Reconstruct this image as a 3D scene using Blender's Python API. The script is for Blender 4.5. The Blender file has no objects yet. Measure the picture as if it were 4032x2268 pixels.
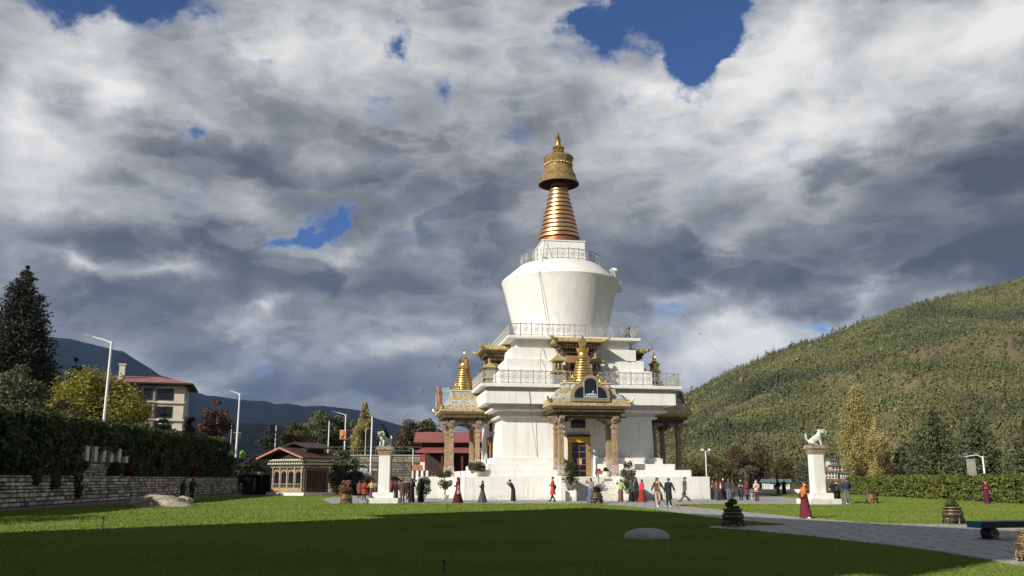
import bpy, bmesh, math, random
import numpy as np
from math import sin, cos, tan, atan, atan2, pi, radians, sqrt
from mathutils import Vector, Matrix

random.seed(7)
rng = np.random.default_rng(11)
scene = bpy.context.scene
COL = scene.collection

# ------------------------------------------------------------------ camera model (4032 x 2268 photograph)
FPX = 3465.0
PITCH = atan((1889 - 1134) / FPX)
EYE = 1.6
CF = (0.0, cos(PITCH), sin(PITCH)); CU = (0.0, -sin(PITCH), cos(PITCH))

def ray(X, Y):
    a = (X - 2016) / FPX; b = (1134 - Y) / FPX
    return (a, CF[1] + b * CU[1], CF[2] + b * CU[2])

def ground(X, Y, z=0.0):
    r = ray(X, Y); t = (z - EYE) / r[2]
    return Vector((r[0] * t, r[1] * t, z))

def aty(X, Y, y):
    r = ray(X, Y); t = y / r[1]
    return Vector((r[0] * t, y, EYE + r[2] * t))

def xat(X, y, Y=1889):
    return aty(X, Y, y).x

def zat(Y, y, X=2016):
    return aty(X, Y, y).z

SUN_EL = radians(27.0)
SUN_H = Vector((-0.7167, -0.697, 0)).normalized()        # horizontal direction towards the sun
SUN_DIR = Vector((SUN_H.x * cos(SUN_EL), SUN_H.y * cos(SUN_EL), sin(SUN_EL)))

# ------------------------------------------------------------------ object helpers
def tag(o, label=None, cat=None, group=None, kind=None):
    if label: o['label'] = label
    if cat: o['category'] = cat
    if group: o['group'] = group
    if kind: o['kind'] = kind
    return o

def empty(name, loc=(0, 0, 0), rz=0.0, label=None, cat=None, group=None, scale=1.0):
    o = bpy.data.objects.new(name, None); COL.objects.link(o)
    o.location = loc; o.rotation_euler = (0, 0, rz); o.scale = (scale,) * 3
    o.empty_display_size = 0.2
    return tag(o, label, cat, group)

def link(name, mesh, parent=None):
    o = bpy.data.objects.new(name, mesh); COL.objects.link(o)
    if parent is not None: o.parent = parent
    return o

def children(o):
    return [c for c in ALLCH.get(o.name, [])]

def copy_tree(o, parent=None):
    c = o.copy(); COL.objects.link(c)
    if parent is not None: c.parent = parent
    for ch in list(o.children): copy_tree(ch, c)
    return c

def np_mesh(name, V, F, mats=(), smooth=False):
    """V (n,3), F (m,k) with constant k"""
    V = np.asarray(V, dtype=np.float32); F = np.asarray(F, dtype=np.int32)
    me = bpy.data.meshes.new(name)
    me.vertices.add(len(V)); me.vertices.foreach_set('co', V.ravel())
    k = F.shape[1]
    me.loops.add(F.size); me.loops.foreach_set('vertex_index', F.ravel())
    me.polygons.add(len(F))
    me.polygons.foreach_set('loop_start', np.arange(0, F.size, k, dtype=np.int32))
    me.polygons.foreach_set('loop_total', np.full(len(F), k, dtype=np.int32))
    if smooth: me.polygons.foreach_set('use_smooth', np.ones(len(F), dtype=bool))
    for m in mats: me.materials.append(m)
    me.update(calc_edges=True); me.validate()
    return me

class MB:
    def __init__(s): s.v = []; s.f = []; s.m = []; s.cur = 0; s.sm = []; s.smooth = False
    def add(s, vs, fs):
        b = len(s.v); s.v += [tuple(v) for v in vs]
        for f in fs:
            s.f.append([b + i for i in f]); s.m.append(s.cur); s.sm.append(s.smooth)
        return s
    def xf(s, start, M):
        for i in range(start, len(s.v)):
            s.v[i] = tuple(M @ Vector(s.v[i]))
        return s
    def box(s, x0, x1, y0, y1, z0, z1, taper=0.0):
        t = taper
        vs = [(x0, y0, z0), (x1, y0, z0), (x1, y1, z0), (x0, y1, z0),
              (x0 + t, y0 + t, z1), (x1 - t, y0 + t, z1), (x1 - t, y1 - t, z1), (x0 + t, y1 - t, z1)]
        return s.add(vs, [(0, 3, 2, 1), (4, 5, 6, 7), (0, 1, 5, 4), (1, 2, 6, 5), (2, 3, 7, 6), (3, 0, 4, 7)])
    def cbox(s, c, sz, rz=0.0, rx=0.0, ry=0.0):
        st = len(s.v)
        s.box(-sz[0] / 2, sz[0] / 2, -sz[1] / 2, sz[1] / 2, -sz[2] / 2, sz[2] / 2)
        M = Matrix.Translation(c) @ Matrix.Rotation(rz, 4, 'Z') @ Matrix.Rotation(ry, 4, 'Y') @ Matrix.Rotation(rx, 4, 'X')
        return s.xf(st, M)
    def prism(s, poly, z0, z1):
        n = len(poly)
        vs = [(p[0], p[1], z0) for p in poly] + [(p[0], p[1], z1) for p in poly]
        fs = [tuple(reversed(range(n))), tuple(range(n, 2 * n))]
        fs += [(i, (i + 1) % n, n + (i + 1) % n, n + i) for i in range(n)]
        return s.add(vs, fs)
    def extrude_xz(s, poly, y0, y1):
        """polygon in (x,z), CCW seen from -y, extruded along y"""
        n = len(poly)
        vs = [(p[0], y0, p[1]) for p in poly] + [(p[0], y1, p[1]) for p in poly]
        fs = [tuple(range(n)), tuple(reversed(range(n, 2 * n)))]
        fs += [((i + 1) % n, i, n + i, n + (i + 1) % n) for i in range(n)]
        return s.add(vs, fs)
    def loft(s, rings, cap=True, closed=True):
        n = len(rings[0]); vs = [p for r in rings for p in r]; fs = []
        for k in range(len(rings) - 1):
            for i in range(n if closed else n - 1):
                j = (i + 1) % n
                fs.append((k * n + i, k * n + j, (k + 1) * n + j, (k + 1) * n + i))
        if cap:
            fs.append(tuple(reversed(range(n)))); fs.append(tuple((len(rings) - 1) * n + i for i in range(n)))
        return s.add(vs, fs)
    def lathe(s, prof, c=(0, 0, 0), n=24, wob=None, cap=True):
        rings = []
        for r, z in prof:
            rings.append([(c[0] + r * cos(2 * pi * i / n) * (wob(i, z) if wob else 1), c[1] + r * sin(2 * pi * i / n) * (wob(i, z) if wob else 1), c[2] + z) for i in range(n)])
        return s.loft(rings, cap)
    def tube(s, pts, rad, n=8, cap=True):
        pts = [Vector(p) for p in pts]
        if not hasattr(rad, '__len__'): rad = [rad] * len(pts)
        rings = []; up = Vector((0.13, 0.31, 1)).normalized(); prev = None
        for i, p in enumerate(pts):
            t = (pts[min(i + 1, len(pts) - 1)] - pts[max(i - 1, 0)])
            t = t.normalized() if t.length > 1e-9 else Vector((0, 0, 1))
            if prev is None:
                a = t.cross(up if abs(t.dot(up)) < 0.95 else Vector((1, 0, 0))).normalized()
            else:
                a = (prev - t * prev.dot(t)).normalized()
            prev = a; b = t.cross(a)
            r = rad[i]; rx, ry = r if hasattr(r, '__len__') else (r, r)
            rings.append([tuple(p + a * rx * cos(2 * pi * k / n) + b * ry * sin(2 * pi * k / n)) for k in range(n)])
        return s.loft(rings, cap)
    def ell(s, c, r, nu=10, nv=7, M=None):
        st = len(s.v); rings = []
        for j in range(1, nv):
            a = pi * j / nv - pi / 2
            rings.append([(cos(a) * cos(2 * pi * i / nu) * r[0], cos(a) * sin(2 * pi * i / nu) * r[1], sin(a) * r[2]) for i in range(nu)])
        s.loft(rings, False)
        b = len(s.v); s.v += [(0, 0, -r[2]), (0, 0, r[2])]
        for i in range(nu):
            s.f.append([b, st + (i + 1) % nu, st + i]); s.m.append(s.cur); s.sm.append(s.smooth)
            o = st + (nv - 2) * nu
            s.f.append([b + 1, o + i, o + (i + 1) % nu]); s.m.append(s.cur); s.sm.append(s.smooth)
        T = Matrix.Translation(c)
        return s.xf(st, T @ M if M is not None else T)
    def mesh(s, name, mats, smooth=None):
        me = bpy.data.meshes.new(name)
        me.from_pydata(s.v, [], s.f)
        if not isinstance(mats, (list, tuple)): mats = [mats]
        for m in mats: me.materials.append(m)
        me.polygons.foreach_set('material_index', s.m)
        me.polygons.foreach_set('use_smooth', [smooth if smooth is not None else q for q in s.sm])
        me.update(); return me
    def build(s, name, mats, parent=None, smooth=None, bevel=0.0, loc=None, rz=None):
        o = link(name, s.mesh(name, mats, smooth), parent)
        if loc is not None: o.location = loc
        if rz is not None: o.rotation_euler = (0, 0, rz)
        if bevel:
            b = o.modifiers.new('bevel', 'BEVEL'); b.width = bevel; b.segments = 2; b.limit_method = 'ANGLE'; b.angle_limit = radians(40)
        if smooth: shade_auto(o)
        return o

def shade_auto(o, ang=40):
    me = o.data
    bm = bmesh.new(); bm.from_mesh(me)
    bmesh.ops.recalc_face_normals(bm, faces=bm.faces)
    for e in bm.edges:
        if len(e.link_faces) == 2 and e.calc_face_angle(0) > radians(ang): e.smooth = False
    bm.to_mesh(me); bm.free()

def fixn(me):
    bm = bmesh.new(); bm.from_mesh(me); bmesh.ops.recalc_face_normals(bm, faces=bm.faces); bm.to_mesh(me); bm.free()

# ------------------------------------------------------------------ materials
class NT:
    def __init__(s, name):
        s.mat = bpy.data.materials.new(name); s.mat.use_nodes = True
        s.nt = s.mat.node_tree; s.nt.nodes.clear()
        s.out = s.n('ShaderNodeOutputMaterial'); s.bsdf = s.n('ShaderNodeBsdfPrincipled')
        s.l(s.bsdf.outputs[0], s.out.inputs[0])
    def n(s, t, **kw):
        nd = s.nt.nodes.new(t)
        for k, v in kw.items(): setattr(nd, k, v)
        return nd
    def l(s, a, b): s.nt.links.new(a, b)
    def set(s, node, **kw):
        for k, v in kw.items(): node.inputs[k.replace('_', ' ')].default_value = v
        return node
    def coord(s, which='world', scale=(1, 1, 1)):
        if which == 'world': c = s.n('ShaderNodeNewGeometry').outputs['Position']
        else: c = s.n('ShaderNodeTexCoord').outputs['Object']
        if scale != (1, 1, 1):
            m = s.n('ShaderNodeMapping'); m.inputs['Scale'].default_value = scale; s.l(c, m.inputs[0]); c = m.outputs[0]
        return c
    def noise(s, vec, scale, detail=4, rough=0.55, dist=0.0):
        nd = s.n('ShaderNodeTexNoise'); s.set(nd, Scale=scale, Detail=detail, Roughness=rough, Distortion=dist)
        s.l(vec, nd.inputs['Vector']); return nd.outputs['Fac']
    def ramp(s, fac, stops, interp='LINEAR'):
        r = s.n('ShaderNodeValToRGB'); cr = r.color_ramp; cr.interpolation = interp
        while len(cr.elements) < len(stops): cr.elements.new(0.5)
        for e, (p, c) in zip(cr.elements, stops):
            e.position = p; e.color = (*c, 1) if len(c) == 3 else c
        s.l(fac, r.inputs[0]); return r.outputs[0]
    def mixc(s, fac, a, b, mode='MIX'):
        m = s.n('ShaderNodeMix', data_type='RGBA', blend_type=mode)
        for sock, v in ((m.inputs[0], fac), (m.inputs[6], a), (m.inputs[7], b)):
            if hasattr(v, 'default_value'): s.l(v, sock)
            elif isinstance(v, (int, float)): sock.default_value = v
            else: sock.default_value = (*v, 1)
        return m.outputs[2]
    def math(s, op, a, b=0.0, clamp=False):
        m = s.n('ShaderNodeMath', operation=op); m.use_clamp = clamp
        for i, v in enumerate((a, b)):
            if hasattr(v, 'default_value'): s.l(v, m.inputs[i])
            else: m.inputs[i].default_value = v
        return m.outputs[0]
    def bump(s, h, strength=0.3, dist=0.05):
        b = s.n('ShaderNodeBump'); b.inputs['Strength'].default_value = strength; b.inputs['Distance'].default_value = dist
        s.l(h, b.inputs['Height']); s.l(b.outputs[0], s.bsdf.inputs['Normal']); return b
    def base(s, c):
        if hasattr(c, 'default_value'): s.l(c, s.bsdf.inputs['Base Color'])
        else: s.bsdf.inputs['Base Color'].default_value = (*c, 1)
    def fin(s, rough=0.6, metal=0.0, spec=None):
        s.bsdf.inputs['Roughness'].default_value = rough; s.bsdf.inputs['Metallic'].default_value = metal
        if spec is not None: s.bsdf.inputs['Specular IOR Level'].default_value = spec
        return s.mat

MC = {}
def simple(name, col, rough=0.6, metal=0.0, var=0.25, scale=8.0, bump=0.0, where='obj', spec=None):
    if name in MC: return MC[name]
    t = NT(name); c = t.coord(where)
    n1 = t.noise(c, scale, 5, 0.6)
    lo = tuple(x * (1 - var) for x in col); hi = tuple(min(1, x * (1 + var)) for x in col)
    t.base(t.ramp(n1, [(0.3, lo), (0.7, hi)]))
    if bump: t.bump(t.noise(c, scale * 4, 4), bump, 0.03)
    MC[name] = t.fin(rough, metal, spec); return MC[name]

def cloth(col):
    k = 'cloth_%d_%d_%d' % tuple(int(x * 255) for x in col)
    return simple(k, col, 0.85, 0, 0.18, 6.0, 0.25, spec=0.25)

def m_plaster():
    t = NT('white_plaster'); c = t.coord('world')
    big = t.noise(c, 0.35, 5, 0.6); fine = t.noise(c, 6.0, 5, 0.65)
    st = t.noise(t.coord('world', (2.6, 2.6, 0.16)), 1.0, 4, 0.6)
    col = t.ramp(big, [(0.3, (0.77, 0.76, 0.72)), (0.65, (0.845, 0.835, 0.80))])
    col = t.mixc(t.ramp(st, [(0.50, (0, 0, 0)), (0.72, (0.38, 0.38, 0.38))]), col, (0.50, 0.485, 0.44))
    col = t.mixc(t.ramp(fine, [(0.45, (0, 0, 0)), (0.75, (0.14, 0.14, 0.14))]), col, (0.5, 0.49, 0.46))
    z = t.n('ShaderNodeSeparateXYZ'); t.l(c, z.inputs[0])
    mud = t.math('MULTIPLY', t.ramp(z.outputs[2], [(0.0, (1, 1, 1)), (0.5, (0, 0, 0))]), t.ramp(t.noise(c, 1.8, 5, .65), [(0.35, (0, 0, 0)), (0.65, (.75, .75, .75))]))
    col = t.mixc(mud, col, (0.40, 0.36, 0.29))                                  # splash dirt at the foot
    drip = t.ramp(t.noise(t.coord('world', (5.5, 5.5, 0.22)), 1.0, 3, 0.55), [(0.60, (0, 0, 0)), (0.70, (0.3, 0.3, 0.3))])
    col = t.mixc(drip, col, (0.44, 0.425, 0.385))                               # narrow rain streaks
    patch = t.ramp(t.noise(c, 0.9, 2, 0.4, 0.8), [(0.60, (0, 0, 0)), (0.63, (0.22, 0.22, 0.22))])
    col = t.mixc(patch, col, (0.70, 0.69, 0.66))                                # repainted patches
    t.base(col)
    h = t.math('ADD', t.noise(c, 2.2, 6, 0.65), t.math('MULTIPLY', t.noise(c, 14, 4), 0.4))
    t.bump(h, 0.55, 0.05)
    return t.fin(0.8, 0, 0.3)

def m_gold(name, c1, c2, rough=0.32, sc=6.0, bump=0.25, metal=1.0, bs=18.0):
    t = NT(name); c = t.coord('obj')
    n1 = t.noise(c, sc, 5, 0.6)
    t.base(t.ramp(n1, [(0.3, c1), (0.7, c2)]))
    t.bump(t.noise(c, bs, 4, 0.6), bump, 0.03)
    r = t.ramp(t.noise(c, sc * 1.7, 3), [(0.3, (rough * .8,) * 3), (0.7, (rough * 1.5,) * 3)])
    t.l(r, t.bsdf.inputs['Roughness']); t.bsdf.inputs['Metallic'].default_value = metal
    return t.mat

def m_carved(name, base, hi, sc=5.0, zs=1.0, thr=0.5, dark=None, metal=0.0):
    """painted relief: scrolling vines from warped noise bands"""
    t = NT(name); c = t.coord('obj', (1, 1, zs))
    n1 = t.noise(c, sc, 3, 0.55, 1.6)
    band = t.math('ABSOLUTE', t.math('SUBTRACT', n1, 0.5))
    f = t.ramp(band, [(0.0, (1, 1, 1)), (0.035 * thr * 2, (0.85,) * 3), (0.075 * thr * 2, (0, 0, 0))])
    v = t.noise(c, sc * 0.45, 3)
    bcol = t.ramp(v, [(0.35, tuple(x * .65 for x in base)), (0.65, base)])
    hcol = t.ramp(t.noise(c, sc * 2, 3), [(0.35, tuple(x * .75 for x in hi)), (0.65, hi)])
    col = t.mixc(f, bcol, hcol)
    if dark:
        g = t.ramp(t.noise(c, sc * 1.3, 3), [(0.55, (0, 0, 0)), (0.62, (1, 1, 1))]); col = t.mixc(g, col, dark)
    t.base(col); t.bump(f, 0.7, 0.04)
    return t.fin(0.5, metal)

def m_foliage(name, dark, light, trans=0.25, big=0.35, rough=0.6, iw=0.6, bw=1.0):
    t = NT(name)
    g = t.n('ShaderNodeNewGeometry')
    isl = g.outputs['Random Per Island']
    nb = t.noise(g.outputs['Position'], big, 3, 0.5)
    f = t.math('ADD', t.math('MULTIPLY', isl, iw), t.math('MULTIPLY', t.math('SUBTRACT', nb, 0.3), bw), True)
    col = t.ramp(f, [(0.05, dark), (0.5, tuple((a + b) / 2 for a, b in zip(dark, light))), (0.95, light)])
    t.base(col); t.fin(rough, 0, 0.25)
    tr = t.n('ShaderNodeBsdfTranslucent'); t.l(col, tr.inputs[0])
    mx = t.n('ShaderNodeMixShader'); mx.inputs[0].default_value = trans
    t.l(t.bsdf.outputs[0], mx.inputs[1]); t.l(tr.outputs[0], mx.inputs[2]); t.l(mx.outputs[0], t.out.inputs[0])
    return t.mat

def m_lawn():
    t = NT('lawn_grass'); c = t.coord('world')
    big = t.noise(c, 0.16, 5, 0.65); mid = t.noise(t.coord('world', (1, .5, 1)), 0.9, 6, 0.7); fine = t.noise(t.coord('world', (1, 0.45, 1)), 9.0, 5, 0.7)
    col = t.ramp(big, [(0.3, (0.110, 0.165, 0.026)), (0.7, (0.160, 0.215, 0.040))])
    col = t.mixc(t.ramp(mid, [(0.40, (0, 0, 0)), (0.66, (0.85,) * 3)]), col, (0.18, 0.22, 0.055))
    col = t.mixc(t.ramp(fine, [(0.34, (0.5,) * 3), (0.6, (0, 0, 0))]), col, (0.06, 0.10, 0.018))
    t.base(col)
    t.bump(t.math('ADD', fine, t.math('MULTIPLY', t.noise(c, 30, 3), 0.7)), 0.25, 0.03)
    return t.fin(0.75, 0, 0.15)

def m_paving():
    t = NT('stone_paving'); c = t.coord('world')
    rot = t.n('ShaderNodeMapping'); rot.inputs['Rotation'].default_value = (0, 0, radians(9)); t.l(c, rot.inputs[0])
    br = t.n('ShaderNodeTexBrick'); t.l(rot.outputs[0], br.inputs[0])
    t.set(br, Scale=1.0, Mortar_Size=0.045, Mortar_Smooth=0.3, Bias=0.0, Brick_Width=1.3, Row_Height=0.62)
    br.inputs['Color1'].default_value = (0.40, 0.39, 0.37, 1); br.inputs['Color2'].default_value = (0.48, 0.465, 0.44, 1); br.inputs['Mortar'].default_value = (0.10, 0.096, 0.09, 1)
    n = t.noise(c, 1.3, 5, 0.65); n2 = t.noise(c, 9, 4, 0.6)
    col = t.mixc(t.ramp(n, [(0.4, (0, 0, 0)), (0.7, (0.6,) * 3)]), br.outputs[0], (0.34, 0.33, 0.305))
    col = t.mixc(t.ramp(n2, [(0.5, (0, 0, 0)), (0.75, (0.4,) * 3)]), col, (0.45, 0.435, 0.40))
    t.base(col)
    h = t.math('ADD', t.math('MULTIPLY', br.outputs['Fac'], -1.0), t.math('ADD', t.math('MULTIPLY', n, 1.6), t.math('MULTIPLY', n2, 0.35)))
    t.bump(h, 0.75, 0.05)
    return t.fin(0.7, 0, 0.35)

def m_stones(name, c1, c2, c3):
    t = NT(name); g = t.n('ShaderNodeNewGeometry'); c = g.outputs['Position']
    isl = g.outputs['Random Per Island']
    col = t.ramp(isl, [(0.0, c1), (0.45, c2), (1.0, c3)])
    n = t.noise(c, 5, 5, 0.65)
    col = t.mixc(t.ramp(n, [(0.45, (0, 0, 0)), (0.8, (0.35,) * 3)]), col, tuple(x * .55 for x in c1))
    t.base(col); t.bump(t.noise(c, 12, 5, 0.6), 0.6, 0.04)
    return t.fin(0.85, 0, 0.2)

def m_rock(name, c1, c2, dk):
    t = NT(name); c = t.coord('obj')
    n = t.noise(c, 1.6, 7, 0.65, 0.6)
    col = t.ramp(n, [(0.3, c1), (0.6, c2)])
    col = t.mixc(t.ramp(t.noise(c, 3.5, 6, 0.7, 1.2), [(0.52, (0, 0, 0)), (0.66, (0.8,) * 3)]), col, dk)
    t.base(col); t.bump(t.noise(c, 5, 8, 0.65), 0.8, 0.12)
    return t.fin(0.85, 0, 0.2)

PLASTER = m_plaster()
SPIRE_GOLD = m_gold('copper_gold_rings', (0.62, 0.36, 0.17), (0.86, 0.56, 0.30), 0.34, 1.2, 0.15, 0.9, 6.0)
GOLD = m_gold('bright_gold', (0.60, 0.40, 0.13), (0.88, 0.66, 0.30), 0.30, 4, 0.35, 0.9)
BELL_GOLD = m_carved('embossed_old_gold', (0.23, 0.15, 0.055), (0.55, 0.40, 0.17), 6.0, 1.0, 0.7, None, 0.55)
GOLD_RELIEF = m_carved('gold_relief_frieze', (0.42, 0.28, 0.12), (0.82, 0.71, 0.48), 5.0, 1.0, 0.6, None, 0.15)
PILLAR_CARVE = m_carved('carved_painted_pillar', (0.36, 0.235, 0.115), (0.60, 0.48, 0.32), 6.0, 0.5, 0.4)
WOOD_CARVE = m_carved('dark_carved_timber', (0.075, 0.042, 0.020), (0.24, 0.16, 0.08), 5.0, 1.0, 0.5, (0.03, 0.024, 0.02))
SILVER_TIER = m_carved('painted_silver_petals', (0.38, 0.40, 0.40), (0.78, 0.78, 0.74), 5.0, 1.0, 0.7, (0.13, 0.15, 0.17))
PANEL_TIER = m_carved('painted_grey_panels', (0.40, 0.40, 0.36), (0.74, 0.72, 0.64), 4.0, 1.0, 0.6, (0.22, 0.2, 0.16))
DARK_RED = simple('dark_red_paint', (0.10, 0.018, 0.015), 0.6, 0, 0.3, 4)
RED_PAINT = simple('red_paint', (0.32, 0.05, 0.035), 0.6, 0, 0.25, 4)
WHITE_METAL = simple('white_painted_iron', (0.66, 0.67, 0.67), 0.45, 0, 0.12, 5)
IRON = simple('dark_iron', (0.035, 0.037, 0.04), 0.5, 0.3, 0.3, 5)
GLASS = simple('dark_glass', (0.012, 0.016, 0.022), 0.08, 0, 0.2, 2, spec=0.6)
BLACK = simple('deep_black', (0.012, 0.011, 0.011), 0.8, 0, 0.3, 3)
YELLOW_PAINT = simple('yellow_ochre_paint', (0.62, 0.36, 0.03), 0.6, 0, 0.25, 3)
WOOD = simple('warm_timber', (0.36, 0.20, 0.085), 0.6, 0, 0.35, 5, 0.3)
ROOF_RED = simple('rusty_red_sheet', (0.26, 0.085, 0.068), 0.55, 0, 0.25, 1.5, 0.1)
# ================================================================== PEOPLE
def skin_mesh(chains, levels=1, name='body'):
    """chains: list of (points[(co, rx, ry)], edges) each a connected skeleton -> one mesh through skin + subdivision"""
    me = bpy.data.meshes.new(name + '_skel'); V = []; E = []; R = []; roots = []
    for pts, edges in chains:
        b = len(V); roots.append(b)
        for co, rx, ry in pts: V.append(co); R.append((rx, ry))
        E += [(a + b, c + b) for a, c in edges]
    me.from_pydata(V, E, []); me.update()
    o = bpy.data.objects.new(name + '_skel', me); COL.objects.link(o)
    sk = o.modifiers.new('s', 'SKIN'); sk.use_smooth_shade = True
    if not me.skin_vertices: me.skin_vertices.new()
    for i, (rx, ry) in enumerate(R): me.skin_vertices[0].data[i].radius = (rx, ry)
    for r in roots: me.skin_vertices[0].data[r].use_root = True
    sb = o.modifiers.new('d', 'SUBSURF'); sb.levels = levels; sb.render_levels = levels
    dg = bpy.context.evaluated_depsgraph_get(); dg.update()
    out = bpy.data.meshes.new_from_object(o.evaluated_get(dg))
    bpy.data.objects.remove(o); bpy.data.meshes.remove(me)
    out.polygons.foreach_set('use_smooth', [True] * len(out.polygons))
    return out

SKIN = simple('skin_tone', (0.36, 0.20, 0.125), 0.55, 0, 0.12, 9)
SKIN2 = simple('skin_tone_tan', (0.25, 0.135, 0.08), 0.55, 0, 0.12, 9)
HAIR = simple('black_hair', (0.012, 0.010, 0.010), 0.5, 0, 0.4, 30)
HAIRB = simple('brown_hair', (0.05, 0.025, 0.015), 0.5, 0, 0.4, 30)
SHAVEN = simple('shaven_scalp', (0.15, 0.09, 0.065), 0.6, 0, 0.15, 15)
FEATURE = simple('eye_and_brow', (0.02, 0.015, 0.012), 0.4, 0, 0.1, 9)
WHITE_CLOTH = cloth((0.75, 0.74, 0.72))

def ellring(c, rx, ry, n=20, wr=0.0, k=7, ph=0.0, tilt=0.0):
    out = []
    for i in range(n):
        a = 2 * pi * i / n; w = 1 + wr * cos(k * a + ph) + wr * .6 * cos((k + 4) * a + ph * 2.3)
        x = rx * cos(a) * w; y = ry * sin(a) * w
        out.append((c[0] + x, c[1] + y, c[2] + y * tilt))
    return out

def person(loc, height=1.65, rz=0.0, label='', group='visitors around the white chorten', top='jacket', topc=(.1, .1, .1), low='skirt', lowc=(.05, .05, .05),
           hair='short', hat=None, shoe=(0.02, 0.02, 0.02), stride=0.12, lean=0.0, arms=('down', 'down'), mask=False, extras=(), skin=None, sleeve=1.0,
           cuff=None, beltc=None, sash=None, shoulders=1.0, seated=False, head_turn=0.0, girth=1.0):
    S = height / 1.68
    skin = skin or (SKIN if rng.random() < .6 else SKIN2)
    root = empty('person', loc, rz, label, 'person', group, S)
    L = lean
    def up(z, x=0.0, y=0.0):
        """point on the leaning trunk (lean angle about the pelvis)"""
        dz = z - 0.92
        if dz <= 0: return Vector((x, y, z))
        return Vector((x, y * cos(L) - dz * sin(L), 0.92 + dz * cos(L) + y * sin(L)))
    hipz = 0.90
    P = []; Ed = []
    def pt(co, rx, ry=None): P.append((tuple(co), rx, ry or rx)); return len(P) - 1
    def ed(a, b): Ed.append((a, b))
    sh = 0.165 * shoulders
    pel = pt(up(.93), .125 * girth, .095 * girth); sp = pt(up(1.10), .115 * girth, .085 * girth); ch = pt(up(1.27), .14 * girth, .10 * girth); nk0 = pt(up(1.40), .06, .06); nk = pt(up(1.445, 0, -.01), .048, .048)
    ed(pel, sp); ed(sp, ch); ed(ch, nk0); ed(nk0, nk)
    ct, stn = cos(head_turn), sin(head_turn)
    def hd(x, y, z): return up(z, x * ct - y * stn, x * stn + y * ct)
    jaw = pt(hd(0, -.025, 1.505), .058, .062); hm = pt(hd(0, -.015, 1.57), .076, .088); cr = pt(hd(0, -.003, 1.632), .058, .066)
    ed(nk, jaw); ed(jaw, hm); ed(hm, cr)
    limbs = {}
    for sgn, pose in ((-1, arms[0]), (1, arms[1])):
        s0 = up(1.365, sgn * sh)
        if pose == 'down': e = up(1.10, sgn * (sh + .055), .015); w = up(.87, sgn * (sh + .06), -.05); hdv = Vector((0, -.03, -.09))
        elif pose == 'swing': e = up(1.11, sgn * (sh + .05), .10); w = up(.93, sgn * (sh + .06), .14 if stride > 0 else .05); hdv = Vector((0, .02, -.09))
        elif pose == 'front': e = up(1.12, sgn * (sh + .05), -.03); w = up(1.13, sgn * .08, -.23); hdv = Vector((-sgn * .075, -.035, .01))
        elif pose == 'chest': e = up(1.12, sgn * (sh + .06), -.04); w = up(1.25, sgn * .10, -.20); hdv = Vector((-sgn * .05, -.03, .06))
        elif pose == 'raise': e = up(1.30, sgn * (sh + .16), -.12); w = up(1.52, sgn * (sh + .02), -.17); hdv = Vector((-sgn * .05, -.02, .07))
        elif pose == 'out': e = up(1.16, sgn * (sh + .13), -.02); w = up(.98, sgn * (sh + .24), -.07); hdv = Vector((sgn * .03, -.02, -.085))
        else: e = up(1.11, sgn * (sh + .13), .05); w = up(.98, sgn * (sh - .03), .10); hdv = Vector((-sgn * .07, .02, -.02))
        a = pt(s0, .055); b = pt(e, .040); c = pt(w, .027, .030); h = pt(w + hdv * .55, .034, .020)
        ed(ch, a); ed(a, b); ed(b, c); ed(c, h)
        limbs[sgn] = (s0, e, w, hdv)
    legs = {}
    for sgn in (-1, 1):
        st = stride * sgn
        if seated:
            hp = Vector((sgn * .09, 0, .90)); kn = Vector((sgn * .12, -.42, .90)); an = Vector((sgn * .11, -.42, .50)); toe = an + Vector((0, -.14, -.045))
        else:
            lift = .10 if (abs(st) > .2 and sgn > 0) else 0.0
            hp = Vector((sgn * .085, 0, hipz)); kn = Vector((sgn * .09, -st * .35 - abs(stride) * .25, .49)); an = Vector((sgn * .085, st * .95, .075 + lift)); toe = an + Vector((sgn * .02, -.13, -.045 - lift * .3))
        a = pt(hp, .085); b = pt(kn, .055); c = pt(an, .037); d = pt(toe, .032, .024)
        ed(pel, a); ed(a, b); ed(b, c); ed(c, d)
        legs[sgn] = (hp, kn, an, toe)
    chains = [(P, Ed)]
    for sgn in (-1, 1):                                     # five separate, unequal, slightly curled fingers
        s0, e, w, hdv = limbs[sgn]
        d = hdv.normalized(); side = d.cross(Vector((0, -1, 0.2))).normalized(); curl = d.cross(side)
        base = w + hdv * .75
        for k, ln in enumerate((.062, .074, .078, .070)):
            o = side * (k - 1.5) * .019
            chains.append(([(tuple(base + o), .0088, .0088), (tuple(base + o + d * ln * .6 + curl * .010), .008, .008), (tuple(base + o + d * ln + curl * .034), .0065, .0065)], [(0, 1), (1, 2)]))
        o = side * -.034
        chains.append(([(tuple(w + hdv * .45 + o * .6), .010, .010), (tuple(w + hdv * .75 + o * 1.3), .009, .009), (tuple(w + hdv * 1.05 + o * 1.2 + curl * .01), .0075, .0075)], [(0, 1), (1, 2)]))
    me = skin_mesh(chains, 1, 'body')
    # facial features, ears joined into the same mesh
    bm = bmesh.new(); bm.from_mesh(me)
    f = MB()
    f.cur = 0; f.smooth = True
    c = hd(0, -.102, 1.548); f.ell(c, (.013, .020, .024), 6, 5)
    for sg in (-1, 1):
        f.ell(hd(sg * .078, .0, 1.56), (.010, .018, .030), 6, 5)
    f.cur = 1
    for sg in (-1, 1):
        f.ell(hd(sg * .032, -.094, 1.578), (.014, .010, .008), 6, 5); f.ell(hd(sg * .033, -.096, 1.602), (.020, .008, .004), 6, 4)
    f.ell(hd(0, -.088, 1.508), (.024, .010, .006), 6, 4)
    fm = f.mesh('f', [skin, FEATURE])
    bm.from_mesh(fm)
    n0 = len(me.polygons); bm.faces.ensure_lookup_table()
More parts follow.
